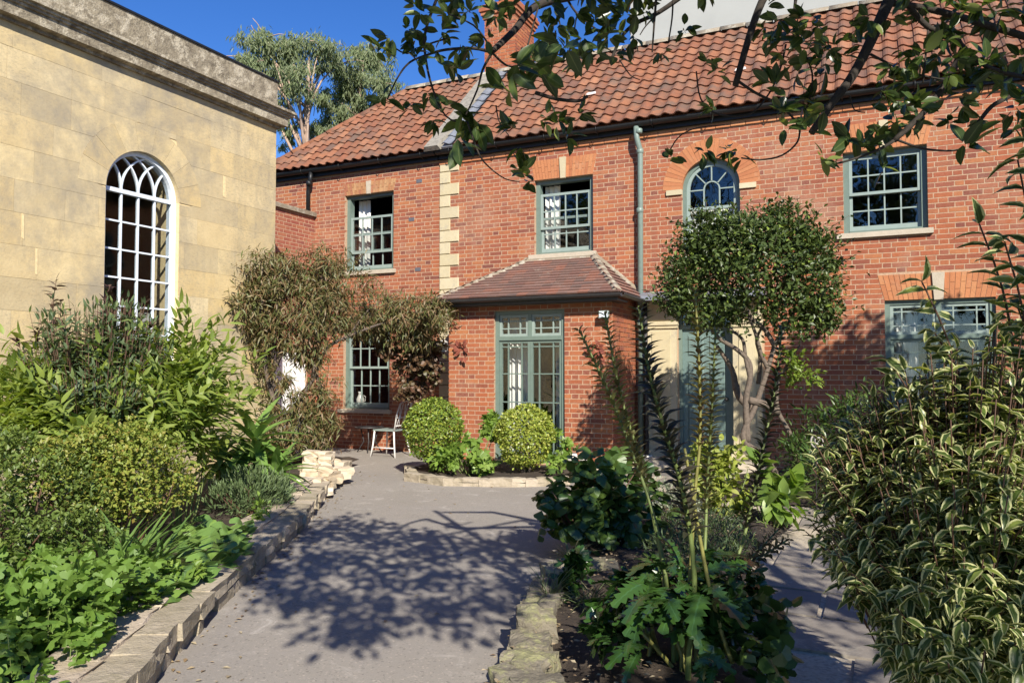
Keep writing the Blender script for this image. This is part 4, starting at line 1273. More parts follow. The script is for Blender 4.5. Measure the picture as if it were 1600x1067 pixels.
# ------------------------------------------------------------------ stone hall on the left
hall = thing('stone_hall', 'honey coloured ashlar hall with cornice, parapet and tall arched window', 'building', (XS, 6.0, 0))
YC, HR = 6.40, .515
SPR = 3.62; HW = (YC - HR, YC + HR, 1.52, SPR + HR)
Y1, Y0, ZT = 8.63, -1.0, 5.06
hw = wall_shell(MB(STO), Y0, Y1, 0, ZT, [HW], .006, .45)
hw.map = lambda u, v, w_: (u, Y1 - .004 - w_, v); wall_shell(hw, -16, XS - .46, 0, ZT, [], .0, .3)
hwall = hw.build('wall', M_ashjoint, hall)
sb = MB(STO); ar = arcpts(YC, SPR, HR, 0, math.pi, 29)
sb.prism([(HW[1] + .01, SPR)] + ar[:15] + [(YC, HW[3] + .01), (HW[1] + .01, HW[3] + .01)], .0065, .30)
sb.prism([(HW[0] - .01, SPR)] + ar[28:13:-1] + [(YC, HW[3] + .01), (HW[0] - .01, HW[3] + .01)], .0065, .30)
sb.build('arch_spandrel', M_ashlar, hall)
CR = .338
z0s = HW[3] + .34 - 20 * CR
q = random.Random(5)
RO = HR + .34
def circ_half(v):
    d = RO * RO - (v - SPR) ** 2
    return math.sqrt(d) if v > SPR and d > 0 else (HR if v <= SPR else 0)
row = 0; v = z0s
while v < ZT - .01:
    top = min(v + CR, ZT); c = max(v, 0.0)
    if top > 0.05:
        u = Y0 + (.2 if row % 2 else 0)
        segs = []
        while u < Y1:
            L = q.choice([.55, .7, .85, 1.0, .4]); segs.append([u, min(u + L, Y1)]); u += L
        if segs[-1][1] - segs[-1][0] < .2: segs[-2][1] = segs[-1][1]; segs.pop()
        for a, b in segs:
            bits = [(a, b)]
            if top > HW[2] + .02 and c < SPR + RO - .02:
                hmax = max(circ_half(c + .002), circ_half(top - .002))
                bits = []
                if a < YC - hmax * .0 and a < YC: bits.append((a, min(b, YC), -1))
                if b > YC: bits.append((max(a, YC), b, 1))
            for bt in bits:
                g_ = .0012; vs = np.linspace(c + g_, top - g_, 6)
                if len(bt) == 3:
                    a_, b_, s_ = bt
                    hs_ = [circ_half(x_) for x_ in vs]
                    if s_ > 0: lf = [max(a_ + g_, YC + h_ + .001) for h_ in hs_]; rt = [b_ - g_] * 6
                    else: lf = [a_ + g_] * 6; rt = [min(b_ - g_, YC - h_ - .001) for h_ in hs_]
                    ok = [i for i in range(6) if rt[i] - lf[i] > .01]
                    if len(ok) < 2: continue
                    poly = [(lf[i], vs[i]) for i in ok] + [(rt[i], vs[i]) for i in reversed(ok)]
                else:
                    a_, b_ = bt; poly = [(a_ + g_, vs[0]), (b_ - g_, vs[0]), (b_ - g_, vs[-1]), (a_ + g_, vs[-1])]
                if len(poly) > 4 and len(set(p[0] for p in poly)) == 2: poly = [poly[0], poly[-1], poly[len(poly) // 2], poly[len(poly) // 2 - 1]]
                pr = q.uniform(-.001, .003)
                MB(STO).prism(poly, -pr, .28 if len(bt) == 3 and (abs(poly[0][0] - HW[1]) < .05 or abs(poly[-1][0] - HW[0]) < .05 or abs(poly[1][0] - HW[0]) < .05) else .05).build('stone_block', M_ashlar, hwall)
        for a, b in segs[:-1]:
            if q.random() < .22 and abs(b - YC) > RO + .06 and c > .3:
                t_, h0 = q.uniform(.02, .045), q.uniform(.0, .3)
                MB(STO).prism([(b - t_ * .5, c + h0 * CR), (b + t_ * .5, c + h0 * CR * .8), (b + t_ * .35, top - .01), (b - t_ * .6, top - .004)], -.005, .01).build('joint_filling', M_ashjoint, hwall)
    v += CR; row += 1
for i in range(9):
    t0, t1 = math.pi * (i + .006) / 9, math.pi * (i + .994) / 9
    MB(STO).prism(arcpts(YC, SPR, HR, t0, t1, 5) + arcpts(YC, SPR, RO - .001, t1, t0, 5), -.003, .28).build('stone_block', M_ashlar, hwall)
# cornice and parapet in lengths
prof = [(.0, 5.06), (-.04, 5.06), (-.04, 5.09), (-.115, 5.105), (-.115, 5.225), (-.145, 5.23), (-.145, 5.255), (-.172, 5.26), (-.172, 5.285), (-.205, 5.292), (-.205, 5.325), (-.02, 5.375), (.0, 5.375)]
def sweep_prof(pr_, y0, y1, mitre):
    mb = MB(); vs = []
    for (o_, z_) in pr_: vs.append((XS - o_, y0, z_))
    for (o_, z_) in pr_: vs.append((XS - o_, y1 - (o_ if mitre else 0), z_))
    n = len(pr_); mb.add(vs, [(i, (i + 1) % n, n + (i + 1) % n, n + i) for i in range(n)] + [tuple(range(n)), tuple(range(2 * n - 1, n - 1, -1))])
    return mb
ys = [-1.0, .6, 2.2, 3.7, 5.2, 6.5, 7.7, Y1]
for i in range(len(ys) - 1):
    last = i == len(ys) - 2
    sweep_prof([(a + (.0 if a < 0 else .3), z_) if a >= 0 else (a, z_) for a, z_ in prof], ys[i] + .003, ys[i + 1] - (0 if last else .003), last).build('cornice_stone', M_cornice, hall)
    mb = MB(STO); mb.box(ys[i] + .002, ys[i + 1] + (.0 if last else -.002), 5.376, 5.745, -.015 if not last else -.017, .28); mb.build('parapet_stone', M_cornice, hall)
# cornice and parapet return along the far end
mb = MB(); vs = []; n = len(prof)
for (o_, z_) in prof: vs.append((XS - o_ if o_ < 0 else XS - .3, Y1 - o_ if o_ < 0 else Y1 - .3, z_))
for (o_, z_) in prof: vs.append((-16, Y1 - o_ if o_ < 0 else Y1 - .3, z_))
mb.add(vs, [(i, (i + 1) % n, n + (i + 1) % n, n + i) for i in range(n)] + [tuple(range(n)), tuple(range(2 * n - 1, n - 1, -1))])
mb.box(-16, XS - .29, Y1 - .28, Y1 + .012, 5.376, 5.744); mb.build('cornice_return', M_cornice, hall)
MB(STO).box(-1.0, Y1 + .02, 5.746, 5.772, -.035, .30).build('lead_capping', M_black, hall)
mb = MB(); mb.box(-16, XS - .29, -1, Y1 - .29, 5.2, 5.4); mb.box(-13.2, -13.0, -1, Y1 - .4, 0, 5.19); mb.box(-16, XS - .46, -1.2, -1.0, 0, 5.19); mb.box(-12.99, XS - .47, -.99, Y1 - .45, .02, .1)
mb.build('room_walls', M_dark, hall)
def STOW(u, v, w_): return STO(u, v, w_ - .065)
# tall arched window with intersecting glazing bars
mb = MB(STOW); f_ = .05
mb.ribbon([(HW[0] + f_ / 2, HW[2]), (HW[0] + f_ / 2, SPR)] + arcpts(YC, SPR, HR - f_ / 2, math.pi, 0, 27)[1:] + [(HW[1] - f_ / 2, HW[2])], f_, .13, .24)
mb.box(HW[0] + f_, HW[1] - f_, HW[2], HW[2] + .07, .132, .24)
wn_ = mb.build('window', M_white, hall)
MB(STOW).box(HW[0] - .06, HW[1] + .06, HW[2] - .09, HW[2] - .002, -.07, .2).build('sill', M_quoin, wn_)
ri = HR - f_; bw = .020
mb = MB(STOW)
mb.box(YC - ri, YC + ri, SPR - .024, SPR + .024, .15, .215)
cols = [YC - ri + 2 * ri * i / 4 for i in range(5)]
rowsv = [HW[2] + .07]
nrow = 6
rowsv = [HW[2] + .07 + (SPR - .028 - HW[2] - .07) * i / nrow for i in range(nrow + 1)]
for u in cols[1:4]: mb.box(u - bw / 2, u + bw / 2, HW[2] + .07, SPR - .028, .165, .205)
for v_ in rowsv[1:-1]:
    for i in range(4): mb.box(cols[i] + (bw / 2 if i else 0), cols[i + 1] - (bw / 2 if i < 3 else 0), v_ - bw / 2, v_ + bw / 2, .168, .202)
# intersecting tracery: arcs struck from the springing line, radius equal to the opening
RR = 2 * ri
for u in cols[1:4]:
    for sgn in (-1, 1):
        cx_ = u + sgn * RR * .5
        pts = []
        for t in np.linspace(0, 1.5, 40):
            p = (cx_ - sgn * RR * .5 * math.cos(t), SPR + .02 + RR * .5 * math.sin(t))
            if (p[0] - YC) ** 2 + (p[1] - SPR) ** 2 > (ri + .015) ** 2: break
            pts.append(p)
        if len(pts) > 2: mb.ribbon(pts, bw * .9, .166 + (.002 if sgn > 0 else 0), .204 - (.002 if sgn > 0 else 0))
mb.build('glazing_bars', M_white, wn_)
for i in range(4):
    for j in range(nrow): pane(wn_, STOW, cols[i], cols[i + 1], rowsv[j], rowsv[j + 1], .185, M_glass2)
    a, b = cols[i], cols[i + 1]
    tp = [(x_, SPR + math.sqrt(max(ri * ri - (x_ - YC) ** 2, 0))) for x_ in np.linspace(b, a, 6)]
    poly_pane(wn_, STOW, [(a, SPR), (b, SPR)] + [p for p in tp if p[1] > SPR + .001], .183, M_glass2)
# things standing inside the hall window
P = onX(255, 500, -8.75)
bd = thing('folding_board', 'white display board with blue rails standing inside the arched window', 'board', (P[0], P[1], 1.0))
M_blue = plain('blue_paint', (.03, .06, .35), .4); M_red = plain('red_paint', (.45, .02, .02), .4)
mb = MB(STO); mb.box(P[1] - .40, P[1] + .45, 1.2, 2.25, .72, .75); mb.build('panel', M_whitewarm, bd)
mb = MB(STO); mb.box(P[1] - .40, P[1] + .45, 1.93, 1.99, .70, .719); mb.box(P[1] - .40, P[1] + .45, 1.58, 1.70, .70, .719); mb.box(P[1] + .38, P[1] + .45, 1.2, 1.57, .70, .719); mb.build('rail', M_blue, bd)
mb = MB(STO); mb.ribbon([(P[1] - .3, 1.7), (P[1] + .1, 2.25)], .03, .695, .716); mb.build('strut', M_black, bd)
mb = MB(STO); mb.box(P[1] + .22, P[1] + .28, 2.251, 2.75, .72, .75); mb.build('upright', M_red, bd)

# ------------------------------------------------------------------ pale rendered building behind the roof
RBX = onY(985, 20, 19)[0]
rbd = thing('rendered_building', 'tall plain pale grey rendered building rising behind the ridge', 'building', (3, 21, 0))
mb = MB(); mb.box(RBX, 12, 19, 25, 0, 11.5); mb.build('wall', M_render, rbd)
mb = MB(); mb.box(RBX - .1, 12.1, 18.9, 25.1, 11.501, 11.65); mb.build('coping', M_lead, rbd)

# ------------------------------------------------------------------ low garden wall on the left
lw = thing('low_stone_wall', 'low two-course stone wall with flat top slabs along the left of the path', 'wall', (-4.9, 5.4, 0))
LW = np.array([onZ(150, 1175)[:2], onZ(240, 1067)[:2], onZ(330, 960)[:2], onZ(400, 893)[:2], onZ(470, 830)[:2], onZ(520, 762)[:2], onZ(548, 738)[:2]])
def along(P, s_):
    seg = np.linalg.norm(np.diff(P, axis=0), axis=1); cs = np.concatenate([[0], np.cumsum(seg)])
    s_ = min(max(s_, 0), cs[-1] - 1e-6); i = int(np.searchsorted(cs, s_, 'right') - 1); t = (s_ - cs[i]) / seg[i]
    d = (P[i + 1] - P[i]) / seg[i]
    return P[i] + (P[i + 1] - P[i]) * t, d, cs[-1]
TOT = along(LW, 0)[2]
def stone_run(parent, P, z0, h_, dpt, off, lmin, lmax, mat, name, jit=.02, zj=.006, s0=0, s1=None, seedkey='ledge'):
    s_ = s0; tot = s1 or along(P, 0)[2]
    bins = {}
    while s_ < tot - .05:
        L = min(rnd.uniform(lmin, lmax), tot - s_)
        c, d, _ = along(P, s_ + L / 2)
        nl = np.array([-d[1], d[0]])
        o_ = c + nl * (off + dpt / 2 + rnd.uniform(-jit, jit))
        a = rnd.gauss(0, .03)
        d2 = np.array([d[0] * math.cos(a) - d[1] * math.sin(a), d[0] * math.sin(a) + d[1] * math.cos(a)]); n2 = np.array([-d2[1], d2[0]])
        mm = np.eye(4); hh_ = h_ + rnd.uniform(-zj, zj)
        mm[:2, 0] = d2 * (L * 1.04); mm[:2, 1] = n2 * dpt; mm[2, 2] = hh_; mm[:3, 3] = (o_[0], o_[1], z0 + hh_ / 2)
        bins.setdefault(rnd.randrange(6), []).append(mm)
        s_ += L
    for k, v_ in bins.items(): pieces(parent, name, seedkey + str(k), v_, mat)
stone_run(lw, LW, -.02, .098, .22, .0, .13, .30, M_kerbstone, 'stone')
stone_run(lw, LW, .088, .095, .26, -.03, .14, .34, M_kerbstone, 'stone')
stone_run(lw, LW, .145, .055, .24, .16, .22, .5, M_slab, 'slab', .015)
core = MB(); 
pts = [along(LW, s_) for s_ in np.linspace(0, TOT, 24)]
for i in range(23):
    (a, d, _), (b, d2, _) = pts[i], pts[i + 1]; n1 = np.array([-d[1], d[0]]); n2 = np.array([-d2[1], d2[0]])
    core.hull8([(*(a + n1 * .05), -.01), (*(b + n2 * .05), -.01), (*(b + n2 * .42), -.01), (*(a + n1 * .42), -.01)], [(*(a + n1 * .05), .15), (*(b + n2 * .05), .15), (*(b + n2 * .42), .15), (*(a + n1 * .42), .15)])
core.build('wall_core', M_soil, lw)
# rubble stacked at its far end
rb = thing('rubble_stack', 'loose stack of white limestone pieces at the end of the low wall', 'stone pile', (*LW[-1], 0))
bins = {}
def put(px, py, D, sx, sy_, sz_, rz):
    P = dep(px, py, D); mm = np.eye(4); c, s_ = math.cos(rz), math.sin(rz); t = rnd.gauss(0, .06)
    mm[:3, 0] = np.array([c, s_, t]) * sx; mm[:3, 1] = np.array([-s_, c, rnd.gauss(0, .05)]) * sy_; mm[:3, 2] = np.array([-t * c, 0, 1]) * sz_; mm[:3, 3] = P
    bins.setdefault(rnd.randrange(6), []).append(mm)
for k, (y_, x0, x1) in enumerate(((768, 470, 505), (760, 462, 512), (751, 466, 520), (742, 470, 520), (733, 472, 512), (725, 474, 512), (717, 475, 510), (709, 477, 509))):
    x = x0
    D = 9.0 + k * .13
    while x < x1:
        wpx = rnd.uniform(9, 22); put(x + wpx / 2, y_, D + rnd.uniform(-.1, .1), wpx / F * D * 1.1, rnd.uniform(.2, .34), rnd.uniform(.07, .10), YAW + rnd.uniform(-.4, .4)); x += wpx
for px, py, D in ((527, 748, 9.9), (533, 742, 10.1), (522, 735, 10.3), (530, 728, 10.5), (518, 722, 10.6), (512, 712, 10.6), (538, 737, 10.2), (524, 741, 10.2)):
    put(px, py, D, rnd.uniform(.14, .26), rnd.uniform(.14, .22), rnd.uniform(.08, .13), rnd.uniform(0, 3))
for px, py, D in ((480, 762, 9.5), (490, 752, 9.8), (500, 745, 10.0), (490, 735, 10.2), (495, 725, 10.4)):
    put(px, py + 8, D + .1, .34, .34, .34, rnd.uniform(0, 3))
for k, v_ in bins.items(): pieces(rb, 'stone', 'stone%d' % k, v_, M_rub)

# edging of the small bed below the bay, rocks round the right bed
ed = thing('bed_edging', 'curved kerb of small pale stones round the ball shrubs', 'edging', (-5.0, 9.3, 0))
ev = np.array([p[:2] for p in ba])
stone_run(ed, ev, -.01, .115, .14, .0, .12, .30, M_kerbstone, 'stone', .01, .012)
rk = thing('rock_edging', 'mossy rough rocks edging the raised bed right of the path', 'edging', (-1.9, 4.4, 0))
bins = {}
for px, py, s_, hz in ((812, 1090, .26, .26), (826, 1062, .24, .25), (826, 1030, .24, .27), (838, 1004, .24, .26), (842, 980, .22, .26), (848, 958, .24, .24), (856, 938, .24, .24), (862, 920, .24, .22), (872, 905, .26, .22), (888, 895, .30, .2), (912, 890, .32, .18), (936, 886, .30, .17), (846, 1108, .26, .22)):
    P = onZ(px, py + 10, .05)
    mm = np.eye(4); a = rnd.uniform(0, 6.28)
    mm[:2, 0] = np.array([math.cos(a), math.sin(a)]) * s_; a = rnd.uniform(-.5, .5) + 1.9; mm[:2, 0] = np.array([math.cos(a), math.sin(a)]) * s_; mm[:2, 1] = np.array([-math.sin(a), math.cos(a)]) * s_ * .85; hz *= rnd.uniform(.75, 1.15); mm[2, 2] = hz; mm[:3, 3] = (P[0], P[1], hz * .36)
    bins.setdefault(rnd.randrange(6), []).append(mm)
for k, v_ in bins.items(): pieces(rk, 'rock', 'rock%d' % k, v_, M_rock)

# ================================================================== plants
def basis(pos, d, n, s_, wsc=1.0):
    """N matrices: leaf axis d, upper face towards n, length s_"""
    d = nrm(d); n = n - d * np.sum(n * d, 1, keepdims=True); n = nrm(n)
    x = np.cross(d, n)
    s_ = np.asarray(s_, float).reshape(-1, 1) * np.ones((len(pos), 1))
    M = np.zeros((len(pos), 4, 4)); M[:, 3, 3] = 1
    M[:, :3, 0] = x * s_ * wsc; M[:, :3, 1] = d * s_; M[:, :3, 2] = n * s_; M[:, :3, 3] = pos
    return M
def rv3(n): return nrm(rng.normal(size=(n, 3)))

def clump_cloud(lumps, n, size, shell=.55, out=.5, up=.3, droop=0.0, rand=.8, clump=.22, nclump=None, nup=.7, jitter=.25):
    """leaves gathered in clumps over several ellipsoidal lumps [(centre, (rx,ry,rz))]; returns 4x4s"""
    vol = np.array([r_[0] * r_[1] + r_[1] * r_[2] + r_[0] * r_[2] for c, r_ in lumps]); vol = vol / vol.sum()
    nclump = nclump or max(8, n // 28)
    which = rng.choice(len(lumps), nclump, p=vol)
    C = np.array([lumps[i][0] for i in which]); Rr = np.array([lumps[i][1] for i in which])
    u = rv3(nclump)
    rad = (shell + (1.04 - shell) * rng.random((nclump, 1)) ** .6)
    cc = C + u * Rr * rad
    k = rng.integers(0, nclump, n)
    mr = Rr[k].mean(1, keepdims=True)
    pos = cc[k] + rng.normal(size=(n, 3)) * clump * mr * .6
    o = nrm((pos - C[k]) / Rr[k] ** 1.0)
    d = o * out + rv3(n) * rand + np.array([0, 0, up - droop])
    nn = o * .5 + np.array([0, 0, nup]) + rv3(n) * .45
    s_ = size * (1 + rng.uniform(-jitter, jitter, n))
    return basis(pos, d, nn, s_)

def foliage(parent, key, M, mat, n_obj=300, name='leaf', stuff='foliage'):
    pieces(parent, name, key, M, mat, n_obj, stuff)

def stems(parent, name, curves, mat, seg=5, kind=None):
    if len(curves) > 30:
        mb = MB()
        for pts, r0, r1 in curves: mb.tube(pts, r0, r1, seg)
        return mb.build(name + 's', mat, parent, 'stuff')
    for pts, r0, r1 in curves: o = MB().tube(pts, r0, r1, seg).build(name, mat, parent, kind)
    return o
def curve(p0, p1, sag=0.0, n=6, side=None, bow=0.0):
    p0, p1 = np.array(p0, float), np.array(p1, float)
    t = np.linspace(0, 1, n)[:, None]
    P = p0 + (p1 - p0) * t
    P[:, 2] += sag * (4 * t * (1 - t))[:, 0]
    if side is not None: P += np.array(side) * bow * 4 * t * (1 - t)
    return P
def px_curve(pts):
    """[(px,py,depth)] -> smooth polyline in the place"""
    P = np.array([dep(*p) for p in pts])
    if len(P) < 3: return P
    out = []
    n = len(P)
    for i in range(n - 1):
        p0, p1, p2, p3 = P[max(i - 1, 0)], P[i], P[i + 1], P[min(i + 2, n - 1)]
        for t in np.linspace(0, 1, 4, endpoint=(i == n - 2)):
            out.append(.5 * ((2 * p1) + (-p0 + p2) * t + (2 * p0 - 5 * p1 + 4 * p2 - p3) * t * t + (-p0 + 3 * p1 - 3 * p2 + p3) * t ** 3))
    return np.array(out)
def L(px, py, D, rpx, rpy=None, rd=None):
    """ellipsoid lump given by its centre pixel, depth and half sizes in pixels"""
    rpy = rpy or rpx; k = D / F
    return (dep(px, py, D), (rpx * k, (rd or rpx * k), rpy * k))

B_dark = plain('dark_bark', (.03, .023, .017), .9, 0, 40, .5, .5)
B_grey = plain('grey_bark', (.13, .10, .075), .9, 0, 30, .45, .6)
B_pale = plain('pale_pink_bark', (.38, .27, .20), .85, 0, 3, .3, .2)
B_stem = plain('green_stem', (.13, .17, .045), .55, 0, 30, .3, .1)
B_stemy = plain('yellow_green_stem', (.20, .19, .05), .5, 0, 25, .35, .1)
B_red = plain('reddish_stem', (.09, .045, .025), .7, 0, 30, .3, .1)

G_mag = leaf_mat('glossy_evergreen_leaf', [(.035, .06, .018), (.06, .10, .025), (.045, .075, .02), (.11, .16, .04), (.26, .30, .08)], .30, .42, rib=(.16, .20, .07), spec=.6, pos=[0, .35, .6, .82, 1])  # brightest stops imitate sun shining through some leaves
G_var = leaf_mat('variegated_leaf', [(.05, .085, .02), (.08, .125, .025), (.06, .095, .025), (.10, .16, .035), (.26, .30, .06)], .34, .42, edge=(.60, .60, .29), edge_at=.6, rib=(.14, .19, .07))
G_climb = leaf_mat('bronze_willow_leaf', [(.13, .13, .045), (.16, .135, .05), (.10, .135, .035), (.23, .155, .07), (.19, .11, .055), (.10, .13, .035)], .5, .25)
G_creep = leaf_mat('reddening_creeper_leaf', [(.10, .06, .03), (.14, .07, .04), (.09, .085, .03), (.17, .09, .05)], .5, .25)
G_round = leaf_mat('dark_small_leaf', [(.045, .075, .018), (.075, .11, .026), (.055, .085, .022), (.12, .165, .038), (.22, .30, .05)], .42, .25, spec=.4, pos=[0, .35, .65, .93, 1])
G_ball = leaf_mat('yellow_green_small_leaf', [(.24, .31, .04), (.33, .38, .05), (.15, .22, .03), (.44, .44, .09), (.26, .33, .05)], .4, .25)
G_ball2 = leaf_mat('green_gold_small_leaf', [(.13, .21, .03), (.20, .28, .04), (.10, .16, .025), (.34, .38, .05), (.16, .24, .03)], .4, .25)
G_gum = leaf_mat('gum_leaf', [(.22, .28, .14), (.26, .31, .15), (.18, .23, .12), (.32, .34, .19)], .5, .4)
G_lime = leaf_mat('fresh_green_leaf', [(.18, .29, .045), (.24, .36, .06), (.15, .25, .045), (.29, .40, .09)], .42, .4)
G_mel = leaf_mat('pale_green_serrate_leaf', [(.25, .33, .05), (.32, .40, .07), (.18, .27, .05), (.37, .44, .10), (.24, .32, .08)], .5, .5, rib=(.26, .33, .14))
G_ger = leaf_mat('geranium_leaf', [(.13, .24, .04), (.18, .30, .05), (.15, .26, .045), (.22, .34, .065)], .5, .42, rib=(.13, .22, .06))
G_ochre = leaf_mat('ochre_small_leaf', [(.20, .27, .04), (.27, .30, .05), (.16, .24, .035), (.32, .30, .055), (.22, .29, .05), (.33, .24, .06)], .5, .3)
G_green = leaf_mat('green_small_leaf', [(.09, .135, .03), (.12, .18, .035), (.17, .23, .045), (.09, .12, .03)], .45, .3)
G_bud = leaf_mat('dull_green_leaf', [(.08, .125, .05), (.11, .155, .065), (.065, .10, .045), (.19, .25, .06)], .55, .25)
G_purple = leaf_mat('purple_leaf', [(.045, .022, .022), (.07, .03, .03), (.06, .04, .025)], .45, .2)
G_spike = leaf_mat('sword_leaf', [(.14, .25, .055), (.19, .31, .07), (.16, .28, .06)], .36, .25, rib=(.20, .28, .12))
G_strap = leaf_mat('strap_leaf', [(.10, .18, .045), (.14, .23, .055), (.18, .27, .07)], .36, .25)
G_berg = leaf_mat('leathery_round_leaf', [(.10, .19, .05), (.14, .24, .06), (.18, .29, .06), (.08, .15, .045)], .30, .2, rib=(.16, .22, .09), spec=.6)
G_rose = leaf_mat('grey_green_needle', [(.10, .155, .06), (.14, .19, .075), (.08, .12, .045)], .6, .15)
G_dark = leaf_mat('deep_green_leaf', [(.035, .075, .02), (.05, .10, .025), (.08, .14, .03), (.12, .19, .04)], .35, .3, rib=(.10, .15, .05))
G_acan = leaf_mat('glossy_acanthus_leaf', [(.03, .075, .015), (.045, .10, .02), (.035, .085, .018)], .24, .2, rib=(.06, .14, .05), spec=.7)
G_bract = leaf_mat('spiny_bract', [(.18, .19, .06), (.25, .25, .09), (.13, .12, .05), (.30, .28, .12), (.17, .12, .07)], .45, .3)  # lighter tones put sunlight into the colour of the lit spikes
G_bractd = leaf_mat('dark_spiny_bract', [(.05, .05, .03), (.07, .06, .04), (.04, .045, .025), (.10, .10, .05)], .45, .2)
G_bracty = leaf_mat('yellowing_bract', [(.22, .19, .05), (.17, .14, .05), (.14, .08, .05), (.26, .24, .07)], .45, .3)
G_silver = leaf_mat('silver_leaf', [(.26, .29, .20), (.33, .35, .26), (.21, .25, .16)], .7, .2)
G_yel = leaf_mat('yellow_green_leaf', [(.28, .34, .05), (.35, .39, .07), (.20, .27, .04), (.42, .43, .12)], .42, .35)
G_grass = leaf_mat('grass_blade', [(.10, .15, .05), (.16, .19, .08), (.22, .20, .11)], .5, .25)
G_litter = leaf_mat('dry_leaf', [(.32, .25, .15), (.24, .16, .08), (.40, .33, .22), (.18, .11, .06)], .8, .1)

# ---------------------------------------------------------------- gum trees far behind
def gum(px, D, top, base_py, lumps, label, n):
    b = dep(px, base_py, D); b[2] = 0
    t = thing('gum_tree', label, 'tree', b, 'gum trees behind the hall and cottage')
    c = [dep(x, y, D + dd) for x, y, r_, dd in lumps]
    cu = []
    trunk = px_curve([(px, base_py, D), (px - 2, (base_py + top) * .55, D), (px + 3, top + 30, D)])
    trunk = np.vstack([[b], trunk]); cu.append((trunk, .26, .05))
    tr = stems(t, 'trunk', cu, B_pale, 8)
    br = []
    for q_ in c:
        i = rnd.randrange(len(trunk) // 3, len(trunk) - 1)
        br.append((curve(trunk[i], q_, .4, 6, (rnd.uniform(-1, 1), rnd.uniform(-1, 1), 0), .3), .07, .02))
        for _ in range(2):
            q2 = q_ + rv3(1)[0] * .9
            br.append((curve(q_, q2, .1, 4), .03, .012))
    stems(t, 'branch', br, B_pale, 5)
    k = D / F
    lm = [(ci, (r_ * k, r_ * k * .9, r_ * k * .9)) for ci, (x, y, r_, dd) in zip(c, lumps)]
    foliage(t, 'narrow', clump_cloud(lm, int(n * 1.4), .24, .2, .15, 0, .75, .55, .34, n // 40, .3), G_gum, 0, 'leaf', 'crown')
gum(480, 30, 60, 330, [(405, 75, 34, 0), (430, 110, 34, 1), (395, 105, 26, -1), (455, 85, 30, .5), (500, 75, 30, 0), (515, 100, 26, 1), (535, 100, 26, 1), (540, 130, 24, 2), (470, 130, 32, -1), (440, 150, 26, 0), (495, 150, 22, 1), (445, 195, 20, 0), (455, 225, 18, 1), (415, 62, 18, 0), (380, 92, 16, 0), (385, 120, 18, 1)], 'tall pale-trunked gum tree just behind the stone cornice', 9000)
gum(560, 32, 80, 330, [(570, 85, 22, 0), (590, 95, 30, 1), (560, 120, 30, 0), (600, 130, 26, -1), (545, 150, 26, 1), (575, 165, 24, 0), (530, 185, 24, 0), (515, 165, 20, 0), (555, 190, 26, 1), (610, 160, 20, 0), (500, 205, 20, 0)], 'gum tree with loose drooping crown above the hipped roof end', 7500)

# ---------------------------------------------------------------- garden trees behind the camera (the windows mirror them)
def garden_tree(x, y, h, r_, label, n):
    t = thing('garden_tree', label, 'tree', (x, y, 0), 'trees across the garden mirrored in the windows')
    stems(t, 'trunk', [(curve((x, y, 0), (x + .3, y, h * .7), 0, 6), .22, .08)] + [(curve((x + .1, y, h * .4), (x + r_ * .6 * math.cos(a), y + r_ * .6 * math.sin(a), h * .75), .3, 5), .09, .03) for a in (0, 1.3, 2.6, 3.9, 5.2)], B_dark, 8)
    lm = [((x + rnd.uniform(-.5, .5) * r_, y + rnd.uniform(-.5, .5) * r_, h * rnd.uniform(.45, .82)), (r_ * .62, r_ * .62, r_ * .55)) for _ in range(7)]
    foliage(t, 'small', clump_cloud(lm, n, .34, .2, .3, .2, .2, .9, .3), G_bud, 0, 'leaf', 'crown')
garden_tree(-13.5, -9.5, 13.5, 3.6, 'broad leafy tree across the garden mirrored in the cottage windows', 2600)
garden_tree(-7.8, -10.5, 13.5, 3.6, 'broad leafy tree across the garden mirrored above the bay', 2600)
garden_tree(.2, -11.5, 11.5, 2.6, 'tall leafy tree across the garden mirrored in the right upper window', 2600)
garden_tree(-3.4, -11.0, 13.0, 3.0, 'leafy tree across the garden mirrored in the arched window', 2200)

# ---------------------------------------------------------------- climbing shrub between hall and cottage
cs = thing('climbing_shrub', 'tall bronze-green shrub with drooping narrow leaves at the hall corner', 'shrub', dep(465, 738, 11.0))
lum = [L(425, 425, 10.7, 45, 38), L(480, 425, 11.1, 60, 36), (L(530, 440, 11.4, 50, 42)), L(400, 470, 10.6, 40, 40), L(460, 480, 10.9, 65, 50), L(520, 490, 11.2, 45, 38), L(420, 535, 10.8, 42, 42), L(480, 540, 10.9, 40, 36),
       L(436, 590, 10.7, 14, 26, .2), L(470, 625, 10.7, 12, 22, .2), L(505, 610, 11.0, 24, 50), L(425, 610, 10.9, 18, 40), L(450, 668, 10.8, 48, 34), L(495, 672, 10.9, 32, 34), L(470, 640, 10.9, 40, 22), L(425, 690, 10.8, 34, 26)]
foliage(cs, 'willow', clump_cloud(lum, 17000, .105, .3, .35, 0, .5, .65, .30, 520, .6), G_climb, 300)
st = []
root = dep(440, 745, 10.9); root[2] = 0
root2 = dep(500, 745, 11.1); root2[2] = 0
for pts in ([(438, 720, 10.9), (432, 650, 10.9), (425, 580, 10.9), (430, 520, 10.8), (440, 440, 10.8)], [(432, 640, 10.9), (418, 590, 10.8), (410, 520, 10.7), (405, 460, 10.6)], [(455, 720, 10.9), (462, 640, 11), (490, 590, 11), (510, 545, 11.2), (545, 525, 11.3), (570, 515, 11.4)],
            [(500, 735, 11.1), (505, 690, 11.1), (498, 640, 11.1), (500, 600, 11.1), (480, 560, 11), (470, 500, 11)], [(490, 590, 11), (500, 520, 11.1), (520, 460, 11.3)], [(425, 580, 10.9), (450, 530, 10.9), (475, 470, 11)]):
    st.append((px_curve(pts), .045, .015))
